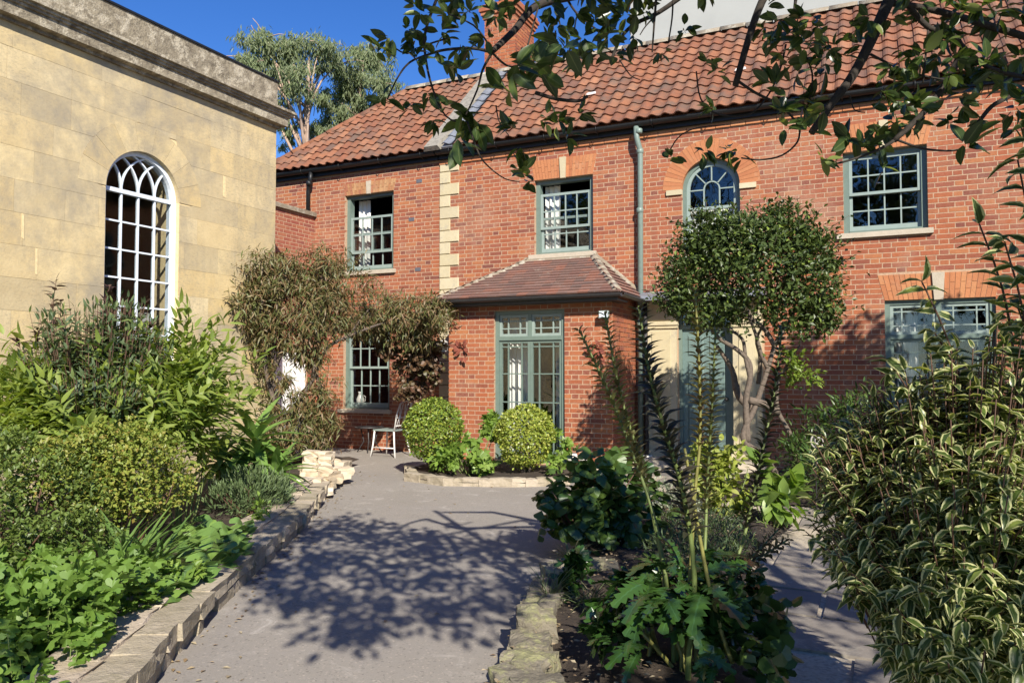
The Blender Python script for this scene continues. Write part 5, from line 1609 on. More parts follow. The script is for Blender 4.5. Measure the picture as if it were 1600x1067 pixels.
st.append((np.array([root, dep(438, 720, 10.9)]), .06, .045)); st.append((np.array([root2, dep(500, 735, 11.1)]), .07, .045))
stems(cs, 'stem', st, B_grey, 7)
c2 = thing('window_climber', 'bronze-leaved climber arching over the lower left window to the bay', 'climber', dep(560, 705, 12.9))
lum = [L(590, 480, 12.2, 34, 30, .4), L(630, 485, 12.3, 44, 34, .4), L(670, 490, 12.2, 36, 30, .4), L(560, 500, 12, 30, 26, .4), L(690, 488, 12.0, 20, 22, .35), L(600, 515, 12.4, 40, 18, .4), L(650, 520, 12.4, 40, 22, .35)]
foliage(c2, 'willow', clump_cloud(lum, 7000, .105, .3, .35, 0, .5, .65, .30, 220, .6), G_climb, 300)
stems(c2, 'stem', [(px_curve([(570, 515, 11.4), (600, 505, 12.0), (640, 500, 12.4), (680, 495, 12.4)]), .022, .008), (px_curve([(545, 525, 11.3), (580, 480, 12), (620, 462, 12.3)]), .018, .006)], B_grey, 6)
c3 = thing('creeper', 'reddening creeper hanging down the wall left of the bay', 'climber', dep(655, 600, 12.8))
lum = [L(640, 545, 12.7, 32, 30, .22), L(668, 535, 12.6, 26, 40, .25), L(645, 590, 12.8, 24, 30, .18), L(670, 575, 12.7, 20, 30, .2), L(635, 615, 12.9, 14, 18, .15), L(612, 545, 12.6, 20, 24, .25)]
foliage(c3, 'mallow', clump_cloud(lum, 1300, .10, .35, .35, 0, .45, .5, .3, 90, .3), G_creep, 300)
stems(c3, 'stem', [(px_curve([(665, 500, 12.5), (660, 540, 12.7), (648, 580, 12.8), (638, 620, 12.9)]), .012, .004)], B_grey, 5)

# ---------------------------------------------------------------- round-headed standard tree by the door
base = onZ(1228, 780)
rt = thing('standard_tree', 'round clipped tree on twisting grey stems before the green door', 'tree', base)
TD = 9.0
def tp(*p): return px_curve([(x, y, TD + (d_[0] if d_ else 0)) for x, y, *d_ in p])
st = [(tp((1228, 782), (1215, 745), (1195, 715), (1165, 692), (1163, 672), (1178, 640), (1192, 600), (1200, 575), (1210, 540)), .046, .026),
      (tp((1168, 690), (1166, 650), (1166, 620), (1172, 590), (1170, 565), (1150, 545), (1125, 530), (1112, 512)), .04, .022),
      (tp((1172, 590), (1165, 560), (1160, 530), (1140, 515)), .028, .016),
      (tp((1240, 778, .25), (1243, 720, .25), (1235, 680, .25), (1215, 640, .25), (1215, 600, .25), (1225, 580, .25), (1245, 570, .2)), .040, .012),
      (tp((1200, 575), (1190, 555), (1180, 520), (1170, 495)), .03, .016), (tp((1210, 540), (1195, 515), (1175, 498), (1170, 485)), .032, .018),
      (tp((1170, 625), (1195, 632), (1215, 645, .2)), .045, .04), (tp((1150, 610, .3), (1145, 580, .3), (1130, 555, .3), (1120, 540, .3)), .04, .02), (tp((1175, 640, .3), (1155, 620, .3), (1150, 600, .3)), .045, .04),
      (tp((1185, 600, .2), (1188, 560, .2), (1182, 530, .2), (1195, 505, .2)), .028, .014), (tp((1210, 540), (1225, 515), (1240, 490)), .03, .015), (tp((1222, 585, .25), (1235, 560, .25), (1250, 540, .2)), .02, .01)]
stems(rt, 'trunk', st, B_grey, 8)
lum = [L(1130, 372, TD, 58, 36, .5), L(1255, 372, TD, 48, 38, .5), L(1270, 440, TD, 44, 60, .5), L(1285, 395, TD, 28, 30, .35), L(1105, 365, TD, 36, 26, .4), L(1055, 478, TD, 30, 26, .3), L(1100, 495, TD, 40, 24, .4), L(1285, 490, TD, 28, 28, .3), L(1062, 455, TD, 40, 36, .4), L(1175, 430, TD, 126, 88, .85), L(1120, 440, TD, 76, 66, .6), L(1225, 415, TD, 80, 78, .7), L(1240, 470, TD, 56, 50, .6), L(1150, 380, TD, 90, 48, .6), L(1085, 450, TD, 52, 44, .5), L(1210, 375, TD, 66, 46, .55)]
foliage(rt, 'small', clump_cloud(lum, 17000, .066, .62, .45, .25, .1, .9, .24, 420, .6), G_round, 0, 'leaf', 'crown')
sprig = clump_cloud([L(1250, 590, TD + .2, 34, 24, .25), L(1235, 560, TD + .2, 22, 18, .2)], 330, .075, .2, .5, .3, 0, .9, .3, 24)
foliage(rt, 'small', sprig, leaf_mat('bright_young_leaf', [(.16, .24, .03), (.22, .30, .045), (.10, .17, .03)], .4, .4), 0, 'leaf', 'young_shoots')
sh = []
for i in range(190):                      # untidy shoots breaking the outline
    a = lum[rnd.randrange(len(lum))]; u = rv3(1)[0]; u[2] = abs(u[2]) * .8
    p = a[0] + u * np.array(a[1]) * .95; sh.append((curve(p, p + u * rnd.uniform(.06, .24) + (0, 0, .05), 0, 3), .004, .002))
stems(rt, 'twig', sh, B_grey, 4)
tips = np.array([c[0][-1] for c in sh]); kk = rng.integers(0, len(tips), 1100); st0 = np.array([c[0][0] for c in sh])
pos = st0[kk] + (tips[kk] - st0[kk]) * rng.random((1100, 1)) * 1.05
foliage(rt, 'small', basis(pos, rv3(1100) + (tips[kk] - st0[kk]) * 4, rv3(1100) * .4 + (0, 0, 1), .06 * rng.uniform(.7, 1.2, 1100)), G_round, 0, 'leaf', 'shoot_leaves')

# ---------------------------------------------------------------- two ball shrubs and the plants under them
for px, py, D, r_, mat, lb in ((677, 668, 10.95, 44, G_ball2, 'green and gold clipped ball shrub in front of the garden chair'), (820, 678, 10.7, 44, G_ball, 'yellower clipped ball shrub in front of the bay window')):
    c = dep(px, py, D); k = r_ * D / F
    t = thing('ball_shrub', lb, 'shrub', (c[0], c[1], 0), 'clipped ball shrubs below the bay')
    n = 6500
    u = rv3(n); rad = k * (.80 + .22 * rng.random(n) ** .5)
    lumpy = 1 + .05 * np.sin(u[:, 0] * 7 + 1) * np.cos(u[:, 2] * 6) + .03 * np.sin(u[:, 1] * 11 + u[:, 2] * 5) + .05 * (rng.random(n) > .97)
    pos = c + u * (rad * lumpy)[:, None] * np.array([1, 1, .98])
    low = u[:, 2] < -.55; pos[low, 2] -= .10 * rng.random(low.sum())
    foliage(t, 'tiny', basis(pos, u * .6 + rv3(n) * .9, u + rv3(n) * .5, .042 * rng.uniform(.7, 1.25, n)), mat, 0, 'leaf', 'foliage')
    stems(t, 'stem', [(curve((c[0] + dx * .4, c[1] + dy * .4, .02), (c[0] + dx * 1.5, c[1] + dy * 1.5, c[2] - .3 * k), 0, 5, (dy, dx, 0), .3), .035, .015) for dx, dy in ((.1, 0), (-.08, .06), (.02, -.1), (-.02, .1))], B_grey, 6)

def leafy(name, label, cat, lumps, key, n, size, mat, n_obj=300, group=None, stem_mat=None, nst=14, shell=.35, out=.5, up=.3, droop=.15, rand=.6, clump=.28, ncl=None, nup=.9, part='leaf'):
    c = np.mean([l[0] for l in lumps], axis=0)
    t = thing(name, label, cat, (c[0], c[1], 0), group)
    foliage(t, key, clump_cloud(lumps, n, size, shell, out, up, droop, rand, clump, ncl, nup), mat, n_obj, part)
    if stem_mat:
        cu = []
        for i in range(nst):
            l = lumps[i % len(lumps)]; tip = np.array(l[0]) + rv3(1)[0] * np.array(l[1]) * .75
            b = np.array([c[0] + (tip[0] - c[0]) * .25, c[1] + (tip[1] - c[1]) * .25, 0.02])
            cu.append((curve(b, tip, .05, 5, (rnd.uniform(-1, 1), rnd.uniform(-1, 1), 0), .05), .010, .004))
        stems(t, 'stem', cu, stem_mat, 5)
    return t
leafy('leafy_shrub', 'bright fig-leaved shrub growing between the two ball shrubs', 'shrub', [L(725, 715, 10.6, 42, 22, .3), L(690, 722, 10.5, 30, 16, .25), L(760, 690, 10.9, 30, 34, .35), L(765, 665, 11.0, 20, 20, .25), L(735, 735, 10.4, 22, 14, .2)], 'fig', 420, .16, G_lime, 300, None, B_stem, 16, .3, .35, .2, .1)
leafy('leafy_shrub', 'bright fig-leaved sprig at the right of the yellower ball', 'shrub', [L(872, 695, 10.7, 18, 20, .2), L(868, 730, 10.5, 12, 20, .15), L(880, 712, 10.5, 10, 12, .15)], 'fig', 90, .15, G_lime, 300, None, B_stem, 6, .3, .35, .2, .1)

# ---------------------------------------------------------------- left border
def shoots(name, label, cat, lumps, nshoot, base_c, leaf, size, per, mat, stem_mat, n_obj=300, group=None, leaflets=0, lw=1.0, upw=.8, arch=.12, droop=.25, step=.5):
    """shoots growing from the base, leaves in pairs along their outer part; with leaflets each leaf is pinnate"""
    t = thing(name, label, cat, base_c, group)
    M = []; cu = []
    P_, D_, N_, S_ = [], [], [], []
    vol = np.array([l[1][0] * l[1][2] for l in lumps]); vol = vol / vol.sum()
    for i in range(nshoot):
        l = lumps[rng.choice(len(lumps), p=vol)]; u = rv3(1)[0]; u[2] = abs(u[2]) * .9 - .35 * rng.random()
        tip = np.array(l[0]) + nrm(u[None])[0] * np.array(l[1]) * rng.uniform(.35, 1.0)
        b = np.array(base_c, float) + (tip - np.array(base_c)) * (.35, .35, 0); b[2] = max(.0, min(tip[2] - .25, rnd.uniform(.0, .4) * tip[2]))
        pts = curve(b, tip, arch * rnd.uniform(.3, 1), 9)
        cu.append((pts[4:], .0035, .002))
        for j in range(per):
            f = 1 - step * j / per
            k = f * 8; a = int(min(k, 7)); p = pts[a] + (pts[a + 1] - pts[a]) * (k - a); d = nrm((pts[a + 1] - pts[a])[None])[0]
            sd = nrm(np.cross(d, rv3(1)[0])[None])[0]
            for sg in ((1, -1) if j else (1,)):
                ld = nrm((d * (.55 if j else 1.2) + sd * sg * (.9 if j else .2) + np.array([0, 0, .25]) + rv3(1)[0] * .25)[None])[0]
                nn = nrm((np.array([0, 0, upw]) + d * .3 + rv3(1)[0] * .35)[None])[0]
                if leaflets:
                    Lr = size * leaflets * .38
                    for q_ in range(leaflets):
                        ff = q_ / (leaflets - 1); pp = p + ld * Lr * ff - np.array([0, 0, 1]) * Lr * .25 * ff * ff
                        s2 = nrm(np.cross(ld, nn)[None])[0] * (1 if q_ % 2 else -1)
                        dd = ld * (.7 if q_ < leaflets - 1 else 1) + s2 * (.75 if q_ < leaflets - 1 else 0) + rv3(1)[0] * .12 - np.array([0, 0, droop * .3])
                        P_.append(pp); D_.append(dd); N_.append(nn); S_.append(size * rnd.uniform(.75, 1.15) * (1 - .25 * abs(ff - .5)))
                else:
                    P_.append(p); D_.append(ld - np.array([0, 0, droop])); N_.append(nn); S_.append(size * rnd.uniform(.7, 1.15) * (.75 if j == 0 else 1))
    foliage(t, leaf, basis(np.array(P_), np.array(D_), np.array(N_), np.array(S_), lw), mat, n_obj)
    stems(t, 'stem', cu, stem_mat, 4)
    return t
mel = [L(40, 620, 6.6, 75, 50, .5), L(130, 650, 6.4, 80, 50, .5), L(230, 620, 6.8, 80, 45, .5), L(310, 590, 7.0, 44, 50, .4), L(290, 650, 6.6, 60, 50, .45), L(20, 680, 6.2, 60, 60, .5), L(200, 690, 6.3, 90, 40, .5), L(285, 545, 7.0, 26, 36, .3)]
g0 = dep(180, 760, 6.8); g0[2] = 0.05
shoots('serrate_leaved_shrub', 'big pale green shrub with feathery leaves below the arched window', 'shrub', mel, 115, g0, 'lance', .165, 4, G_mel, B_stem, 300, None, 7, 1.25, .4, .25, .0)
bud = [L(150, 520, 6.6, 62, 46, .45), L(105, 560, 6.5, 44, 44, .4), L(205, 560, 6.6, 54, 54, .45), L(185, 485, 6.8, 46, 30, .3), L(150, 600, 6.2, 60, 40, .4), L(240, 540, 6.8, 30, 50, .3), L(100, 500, 6.8, 32, 34, .3), L(210, 620, 6.2, 40, 30, .3)]
g1 = dep(150, 740, 7.1); g1[2] = 0.05
shoots('butterfly_bush', 'tall dull green bush with dark tips against the hall wall', 'shrub', bud, 520, g1, 'lance', .10, 10, G_bud, B_red, 300, None, 0, 1.25, .5, .05, .2, .8)
pt = thing('purple_shrub', 'dark purple leaved shoots rising above the bush by the window', 'shrub', g1 + (.15, .1, 0))
P_, D_, cu = [], [], []
for px, py in ((88, 437), (95, 470), (172, 445), (180, 480), (165, 470), (228, 468), (236, 500), (222, 520), (70, 520), (60, 505), (205, 540), (240, 530), (20, 560), (45, 545), (30, 530)):
    tip = dep(px, py, 7.05); b = dep(px + rnd.uniform(-20, 20), py + 110, 7.05); pts = curve(b, tip, 0, 8, (1, 0, 0), rnd.uniform(-.04, .04)); cu.append((pts, .006, .003))
    for k in range(40):
        f = rnd.uniform(.1, 1); i = int(f * 6.99); P_.append(pts[i] + (pts[i + 1] - pts[i]) * (f * 7 - i)); D_.append(nrm((pts[i + 1] - pts[i])[None])[0] * .4 + rv3(1)[0] * (1, 1, .3))
foliage(pt, 'lance', basis(np.array(P_), np.array(D_), rv3(len(P_)) * .4 + (0, 0, 1), .105 * rng.uniform(.6, 1.1, len(P_)), 1.7), G_purple, 300)
stems(pt, 'stem', cu, B_red, 4)
leafy('ochre_shrub', 'low mounded shrub turning yellow and orange in the left border', 'shrub', [L(175, 720, 5.7, 95, 50, .5), L(120, 740, 5.5, 60, 50, .45), L(230, 755, 5.6, 56, 50, .4), L(190, 780, 5.5, 60, 40, .4), L(180, 690, 5.8, 60, 30, .35)], 'tiny', 9000, .034, G_ochre, 0, None, B_red, 20, .62, .5, .4, 0, .8, .16, 420)
leafy('small_leaved_shrub', 'dense small-leaved green shrub at the left edge of the border', 'shrub', [L(40, 790, 4.9, 75, 80, .5), L(85, 850, 4.7, 50, 44, .4), L(0, 730, 5.2, 60, 60, .5), L(-40, 850, 4.8, 70, 70, .5)], 'tiny', 8000, .034, G_green, 0, None, B_red, 20, .6, .5, .3, 0, .8, .18, 380)
leafy('leafy_filler_shrub', 'loose yellow-green foliage between the ochre shrub and the spiky plant', 'shrub', [L(285, 690, 6.8, 36, 30, .4), L(300, 735, 6.8, 26, 18, .3), L(270, 740, 6.4, 26, 26, .3)], 'lance', 360, .10, G_mel, 300, None, B_stem, 10)
# geranium mound: a dome of leaves on stalks
gc = onZ(85, 1075, .1); gm = thing('geranium_mound', 'mound of bright green lobed leaves spilling over the low wall', 'plant', (gc[0], gc[1], .05))
n = 3600
gl = [L(150, 975, 3.85, 95, 80, .4), L(105, 1000, 3.75, 125, 90, .5), L(30, 985, 3.9, 110, 80, .5), L(175, 960, 4.0, 70, 55, .35), L(60, 1070, 3.4, 130, 70, .4), L(-60, 980, 3.7, 90, 90, .4), L(20, 900, 4.5, 90, 30, .35), L(150, 905, 4.4, 60, 24, .3)]
Mg = clump_cloud(gl, n, .085, .78, .6, -.05, .1, .4, .2, 900, 1.0)
keep = Mg[:, 2, 3] > .10
_c = [along(LW, x_) for x_ in np.linspace(0, TOT, 60)]
_p = np.array([a_[0] for a_ in _c]); _n = np.array([(-a_[1][1], a_[1][0]) for a_ in _c])
_i = np.argmin(((Mg[:, None, :2, 3] - _p[None]) ** 2).sum(2), 1)
keep &= ((Mg[:, :2, 3] - _p[_i]) * _n[_i]).sum(1) > .17 + .08 * rng.random(len(Mg))
foliage(gm, 'geranium', Mg[keep], G_ger, 300)
stems(gm, 'stalk', [(np.array([(gc[0] + (m_[0, 3] - gc[0]) * .8, gc[1] + (m_[1, 3] - gc[1]) * .8, .05), m_[:3, 3]]), .003, .002) for m_ in Mg[keep][::12]], B_stem, 3)
# bergenia row, straps, spiky rosettes, rosemary
def rosettes(name, label, cat, spots, key, per, size, mat, group=None, el=(10, 70), wsc=1.0, droop=0, n_obj=300, sr=.04):
    c = np.mean([s_[0] for s_ in spots], axis=0); t = thing(name, label, cat, c, group)
    P_, D_, N_, S_ = [], [], [], []
    for p, sc_ in spots:
        for i in range(per):
            a = 2.4 * i + rnd.uniform(-.3, .3); e = R(el[0] + (el[1] - el[0]) * (i + .5) / per + rnd.uniform(-6, 6))
            d = np.array([math.cos(a) * math.cos(e), math.sin(a) * math.cos(e), math.sin(e)])
            P_.append(np.array(p) + d * sr * sc_); D_.append(d); N_.append(np.array([-math.cos(a) * math.sin(e), -math.sin(a) * math.sin(e), math.cos(e)]) + rv3(1)[0] * .12); S_.append(size * sc_ * rnd.uniform(.75, 1.1))
    foliage(t, key, basis(np.array(P_), np.array(D_), np.array(N_), np.array(S_), wsc), mat, n_obj)
    return t
sp = [(dep(px, py, D), s_) for px, py, D, s_ in ((275, 880, 4.7, 1), (310, 875, 4.9, .9), (290, 850, 5.2, .9), (340, 850, 5.3, 1), (365, 830, 5.6, .9), (330, 820, 5.6, 1), (300, 800, 5.9, .9), (355, 805, 6.0, .9), (320, 785, 6.2, .9), (375, 800, 6.2, .9), (250, 895, 4.5, .8), (235, 870, 4.8, .8))]
for p, s_ in sp: p[2] = .19
rosettes('bergenia', 'clump of leathery rounded leaves beside the low wall top', 'plant', sp, 'round', 10, .17, G_berg, None, (5, 60), 1.0)
sp = [(dep(px, py, D), s_) for px, py, D, s_ in ((170, 880, 4.7, 1), (200, 875, 4.8, 1), (230, 870, 4.9, 1), (215, 860, 5.1, .9), (250, 860, 5.1, .9), (190, 860, 5.1, 1))]
for p, s_ in sp: p[2] = .12
rosettes('strap_leaved_clump', 'clump of long strap leaves in front of the ochre shrub', 'plant', sp, 'strap', 22, .50, G_strap, None, (35, 82), 1.0)
sp = [(dep(397, 692, 8.3), 1.0), (dep(345, 722, 8.0), .8), (dep(430, 742, 8.2), .75), (dep(395, 725, 8.15), .8)]
rosettes('spiky_rosette_plant', 'green rosette plant with long sword leaves by the rubble stack', 'plant', sp, 'sword', 34, .60, G_spike, None, (-35, 72), 1.5)
stk = bpy.data.objects['spiky_rosette_plant']
stems(stk, 'stem', [(np.array([(p[0], p[1] + .05, .05), p]), .03, .025) for p, s_ in sp], B_stem, 7)
leafy('rosemary', 'low grey-green needle-leaved bush by the wall slabs', 'shrub', [L(395, 768, 7.3, 46, 34, .35), L(365, 780, 7.1, 30, 24, .3), L(420, 775, 7.5, 28, 26, .25)], 'narrow', 2600, .065, G_rose, 0, None, B_red, 14, .45, .6, .8, 0, .4, .2, 140)
leafy('ground_cover', 'small bright leaved ground cover at the foot of the rosemary', 'plant', [L(410, 800, 6.9, 26, 10, .2), L(250, 905, 4.5, 30, 10, .15), L(300, 885, 4.8, 30, 8, .15)], 'small', 300, .05, G_lime, 0, None, None)

# ---------------------------------------------------------------- raised bed on the right: hydrangea, acanthus, small things
leafy('dark_round_leaved_bush', 'dark bush with rounded leaves at the far end of the rock edging', 'shrub', [L(920, 770, 6.4, 60, 50, .4), L(965, 750, 6.6, 50, 44, .4), L(890, 800, 6.2, 44, 44, .35), L(950, 810, 6.2, 64, 54, .4), L(990, 790, 6.4, 44, 50, .35), L(875, 775, 6.2, 26, 24, .25)], 'round', 620, .125, G_dark, 300, None, B_red, 24, .4, .4, .1, .15, .6, .28, 120)
ac0 = onZ(1060, 1045, .12)
ac = thing('acanthus', 'tall acanthus with thorny flower spikes and glossy lobed leaves', 'plant', ac0)
spk = [([(1052, 1010, 3.6), (1040, 900, 3.65), (1020, 800, 3.7), (985, 700, 3.75), (950, 610, 3.8), (905, 515, 3.85)], .50, G_bract, 1.0),
       ([(1058, 1010, 3.65), (1035, 880, 3.7), (1003, 730, 3.8), (968, 610, 3.85), (945, 487, 3.9)], .45, G_bract, .95),
       ([(1075, 1030, 3.4), (1085, 900, 3.35), (1066, 765, 3.3), (1035, 660, 3.25), (1012, 570, 3.2), (998, 478, 3.2)], .36, G_bractd, 1.25),
       ([(1065, 1035, 3.5), (1078, 900, 3.5), (1085, 780, 3.5), (1094, 680, 3.5), (1092, 560, 3.5), (1086, 455, 3.5)], .58, G_bracty, .9),
       ([(1072, 1030, 3.6), (1098, 900, 3.7), (1105, 760, 3.8), (1112, 640, 3.8), (1118, 515, 3.8)], .44, G_bract, .95),
       ([(1090, 1040, 3.5), (1130, 930, 3.6), (1165, 830, 3.7), (1192, 700, 3.75), (1210, 610, 3.8), (1222, 510, 3.8)], .40, G_bractd, .95),
       ([(1120, 950, 3.7), (1155, 890, 3.8), (1195, 866, 3.9), (1232, 842, 4.0)], .15, G_bractd, .6), ([(1110, 960, 3.7), (1150, 895, 3.9), (1185, 860, 4.0), (1215, 828, 4.1)], .2, G_bractd, .5)]
for pts, f0, mat, sz in spk:
    C_ = px_curve(pts); n_ = len(C_)
    seg_ = np.concatenate([[0], np.cumsum(np.linalg.norm(np.diff(C_, axis=0), axis=1))]); tot = seg_[-1]
    if len(pts) > 4: C_ = np.vstack([[C_[0][0], C_[0][1], .05], C_])
    stems(ac, 'flower_stem', [(C_, .011 * sz, .005)], B_stem if mat is not G_bracty else B_stemy, 7)
    C_ = px_curve(pts); P_, D_, N_, S_ = [], [], [], []
    s_ = tot * f0; j = 0
    while s_ < tot:
        i = int(np.searchsorted(seg_, s_, 'right') - 1); i = min(i, n_ - 2); p = C_[i] + (C_[i + 1] - C_[i]) * (s_ - seg_[i]) / max(seg_[i + 1] - seg_[i], 1e-6)
        d = nrm((C_[i + 1] - C_[i])[None])[0]
        for q_ in range(4):
            a = q_ * math.pi / 2 + j * .8
            e1 = nrm(np.cross(d, (0, 0.3, 1.0) if abs(d[2]) < .9 else (1, 0, 0))[None])[0]; e2 = np.cross(d, e1)
            o = e1 * math.cos(a) + e2 * math.sin(a)
            taper = .55 + .45 * min(1, (tot - s_) / (.25 * tot) + .15)
            P_.append(p + o * .008); D_.append(o * 1.0 + d * rnd.uniform(.7, 1.2) + rv3(1)[0] * .15); N_.append(d - o * .3); S_.append(.066 * sz * taper * rnd.uniform(.8, 1.15))
        s_ += .026; j += 1
    foliage(ac, 'bract', basis(np.array(P_), np.array(D_), np.array(N_), np.array(S_)), mat, 34, 'bract', 'bracts')
st = []
for px, py in ((1005, 960), (1015, 940), (1030, 930), (1040, 950), (1050, 920), (1020, 975), (1060, 940), (1000, 985), (1075, 950), (1035, 900)):
    tip = dep(px, py, 3.45 + rnd.uniform(-.1, .3)); b = np.array(ac0) + (rnd.uniform(-.2, .12), rnd.uniform(-.15, .15), -.05)
    st.append((curve(b, tip, 0, 5, (1, 0, 0), rnd.uniform(-.03, .03)), .012, .008))
stems(ac, 'stalk', st, B_stemy, 7)
stems(ac, 'flower_stem', [(np.vstack([px_curve([(1070, 700, 3.35), (1085, 790, 3.35), (1105, 900, 3.35), (1128, 990, 3.35), (1145, 1035, 3.35)])]), .006, .011)], B_stemy, 7)
P_, D_, N_, S_ = [], [], [], []
for px, py, D, tx, ty, td, ln in ((1005, 940, 3.5, 890, 915, 3.7, .34), (1020, 930, 3.6, 930, 905, 4.0, .36), (1030, 930, 3.4, 960, 930, 3.2, .30), (1050, 920, 3.5, 985, 940, 3.0, .3), (1060, 930, 3.4, 1020, 960, 2.95, .3), (1050, 900, 3.7, 1010, 880, 4.2, .36), (1080, 910, 3.6, 1110, 880, 4.1, .36), (1090, 920, 3.5, 1170, 900, 3.7, .36), (1085, 930, 3.4, 1150, 935, 3.2, .32), (1070, 920, 3.6, 1090, 930, 3.0, .34), (1045, 890, 3.6, 1000, 870, 3.5, .3), (1070, 890, 3.6, 1120, 860, 3.6, .32),
                                  (1000, 960, 3.5, 950, 930, 3.6, .34), (1100, 940, 3.6, 1180, 950, 3.8, .36), (1040, 910, 3.8, 960, 880, 4.2, .34), (1095, 900, 3.8, 1150, 880, 4.3, .34), (1010, 1010, 3.3, 930, 1005, 3.1, .26), (1090, 1040, 3.2, 1110, 1050, 2.9, .22), (1120, 1020, 3.4, 1180, 1000, 3.3, .3), (1080, 960, 3.7, 1140, 985, 3.5, .34)):
    a, b = dep(px, py, D), dep(tx, ty, td); P_.append(a); D_.append(b - a + (0, 0, .02)); N_.append(np.array([0, 0, 1.]) + rv3(1)[0] * .3); S_.append(ln * .85)
    for q_ in range(4):
        P_.append(a + (b - a) * rnd.uniform(0, .5) + rv3(1)[0] * .07); D_.append((b - a) + rv3(1)[0] * .22 + (0, 0, .02)); N_.append(np.array([0, 0, 1.]) + rv3(1)[0] * .5); S_.append(ln * rnd.uniform(.4, .7))
foliage(ac, 'acanthus', basis(np.array(P_), np.array(D_), np.array(N_), np.array(S_)), G_acan, 300)
leafy('silver_ground_cover', 'low silver-leaved plant on the soil behind the acanthus stems', 'plant', [L(1030, 775, 7.9, 44, 24, .4), L(1060, 790, 7.6, 34, 18, .35)], 'tiny', 1600, .035, G_silver, 0, None, None, 0, .5, .5, .5, 0, .6, .2, 120)
leafy('yellow_green_bush', 'yellow-green leafy bush at the foot of the twisting tree', 'shrub', [L(1135, 725, 7.9, 44, 28, .35), L(1120, 755, 7.7, 34, 30, .3), L(1150, 775, 7.7, 28, 22, .3), L(1130, 790, 7.5, 30, 20, .3), L(1105, 720, 7.8, 26, 24, .3), L(1100, 750, 7.8, 26, 26, .3)], 'broad', 1100, .075, G_yel, 300, None, B_stem, 14, .35, .5, .4, 0, .7, .28, 70)
leafy('broad_leaved_plant', 'fresh green broad-leaved plant right of the yellow-green bush', 'plant', [L(1205, 775, 7.0, 34, 30, .3), L(1195, 815, 6.8, 30, 22, .25), L(1185, 745, 7.2, 16, 24, .2), L(1230, 790, 6.9, 24, 20, .2)], 'broad', 110, .17, G_lime, 300, None, B_stem, 8, .3, .5, .2, .1)
for px, py, D, lb in ((862, 925, 4.75, 'small green grass tuft on the rock edging'), (925, 940, 4.45, 'pale dry grass tuft on the dark soil'), (895, 868, 6.0, 'thin grass tuft under the dark round-leaved bush')):
    p = onZ(px, py + 12, .14); t = thing('grass_tuft', lb, 'grass tuft', p)
    n = 46; a = rng.uniform(0, 6.28, n); e = rng.uniform(.6, 1.45, n)
    d = np.stack([np.cos(a) * np.cos(e), np.sin(a) * np.cos(e), np.sin(e)], 1)
    foliage(t, 'strap', basis(p + rng.normal(size=(n, 3)) * (.025, .025, .0), d, np.array([0, 0, 1.]) + rv3(n) * .2, rng.uniform(.14, .26, n), .45), G_grass, 0, 'blade', 'blades')
leafy('low_border_plants', 'sparse twiggy plants on the dark soil behind the acanthus', 'plant', [L(1100, 830, 6.0, 60, 36, .4), L(1060, 830, 6.4, 40, 30, .3), L(1140, 850, 5.6, 40, 30, .3), L(1110, 880, 4.8, 60, 30, .3), L(1050, 860, 5.2, 40, 30, .3)], 'narrow', 2600, .055, G_bud, 0, None, B_red, 30, .3, .5, .6)
leafy('low_leafy_clump', 'dark glossy low leaves filling the soil round the acanthus stalks', 'plant', [L(980, 985, 3.5, 50, 26, .2), L(1120, 975, 3.5, 60, 34, .25), L(1010, 900, 4.2, 60, 26, .25), L(1150, 920, 4.2, 40, 26, .2), L(930, 900, 4.8, 40, 18, .2)], 'fig', 420, .12, G_acan, 300, None, B_stem, 16, .3, .5, .2, .1)
leafy('low_leaved_plant', 'dim leafy plant low on the soil at the bed front', 'plant', [L(1090, 1055, 3.1, 40, 14, .15), L(960, 1020, 3.4, 30, 10, .12), L(1170, 1045, 3.3, 60, 30, .25), L(1210, 960, 3.6, 30, 24, .2)], 'mallow', 60, .12, G_dark, 300, None, None)

# ---------------------------------------------------------------- bed by the house wall at right
leafy('shade_shrub', 'dark leafy shrub in the shade right of the twisting tree', 'shrub', [L(1290, 690, 9.2, 60, 50, .5), L(1340, 660, 9.0, 60, 60, .5), L(1260, 720, 8.8, 40, 36, .4), L(1320, 740, 8.0, 70, 50, .5)], 'lance', 2600, .11, G_dark, 300, None, B_red, 24, .3)
P = dep(1278, 690, 7.6)
M_scroll = plain('pale_rusted_iron', (.34, .31, .27), .7)
ss = thing('iron_scroll', 'pale curled iron plant support among the leaves', 'plant support', (P[0], P[1], 0))
a = np.linspace(0, 4.2 * math.pi / 2 * 1.35, 34); rr = np.linspace(.075, .02, 34)
sc_pts = np.stack([P[0] + (rr * np.cos(a + 2.2)) * cr[0], P[1] + (rr * np.cos(a + 2.2)) * cr[1], P[2] + rr * np.sin(a + 2.2)], 1)
stems(ss, 'scroll', [(sc_pts, .008, .007)], M_scroll, 7)
stems(ss, 'post', [(np.array([sc_pts[0], sc_pts[0] + (0.02, 0, -.12), (sc_pts[0][0] + .02, sc_pts[0][1], .0)]), .007, .007)], M_greyplastic, 7)

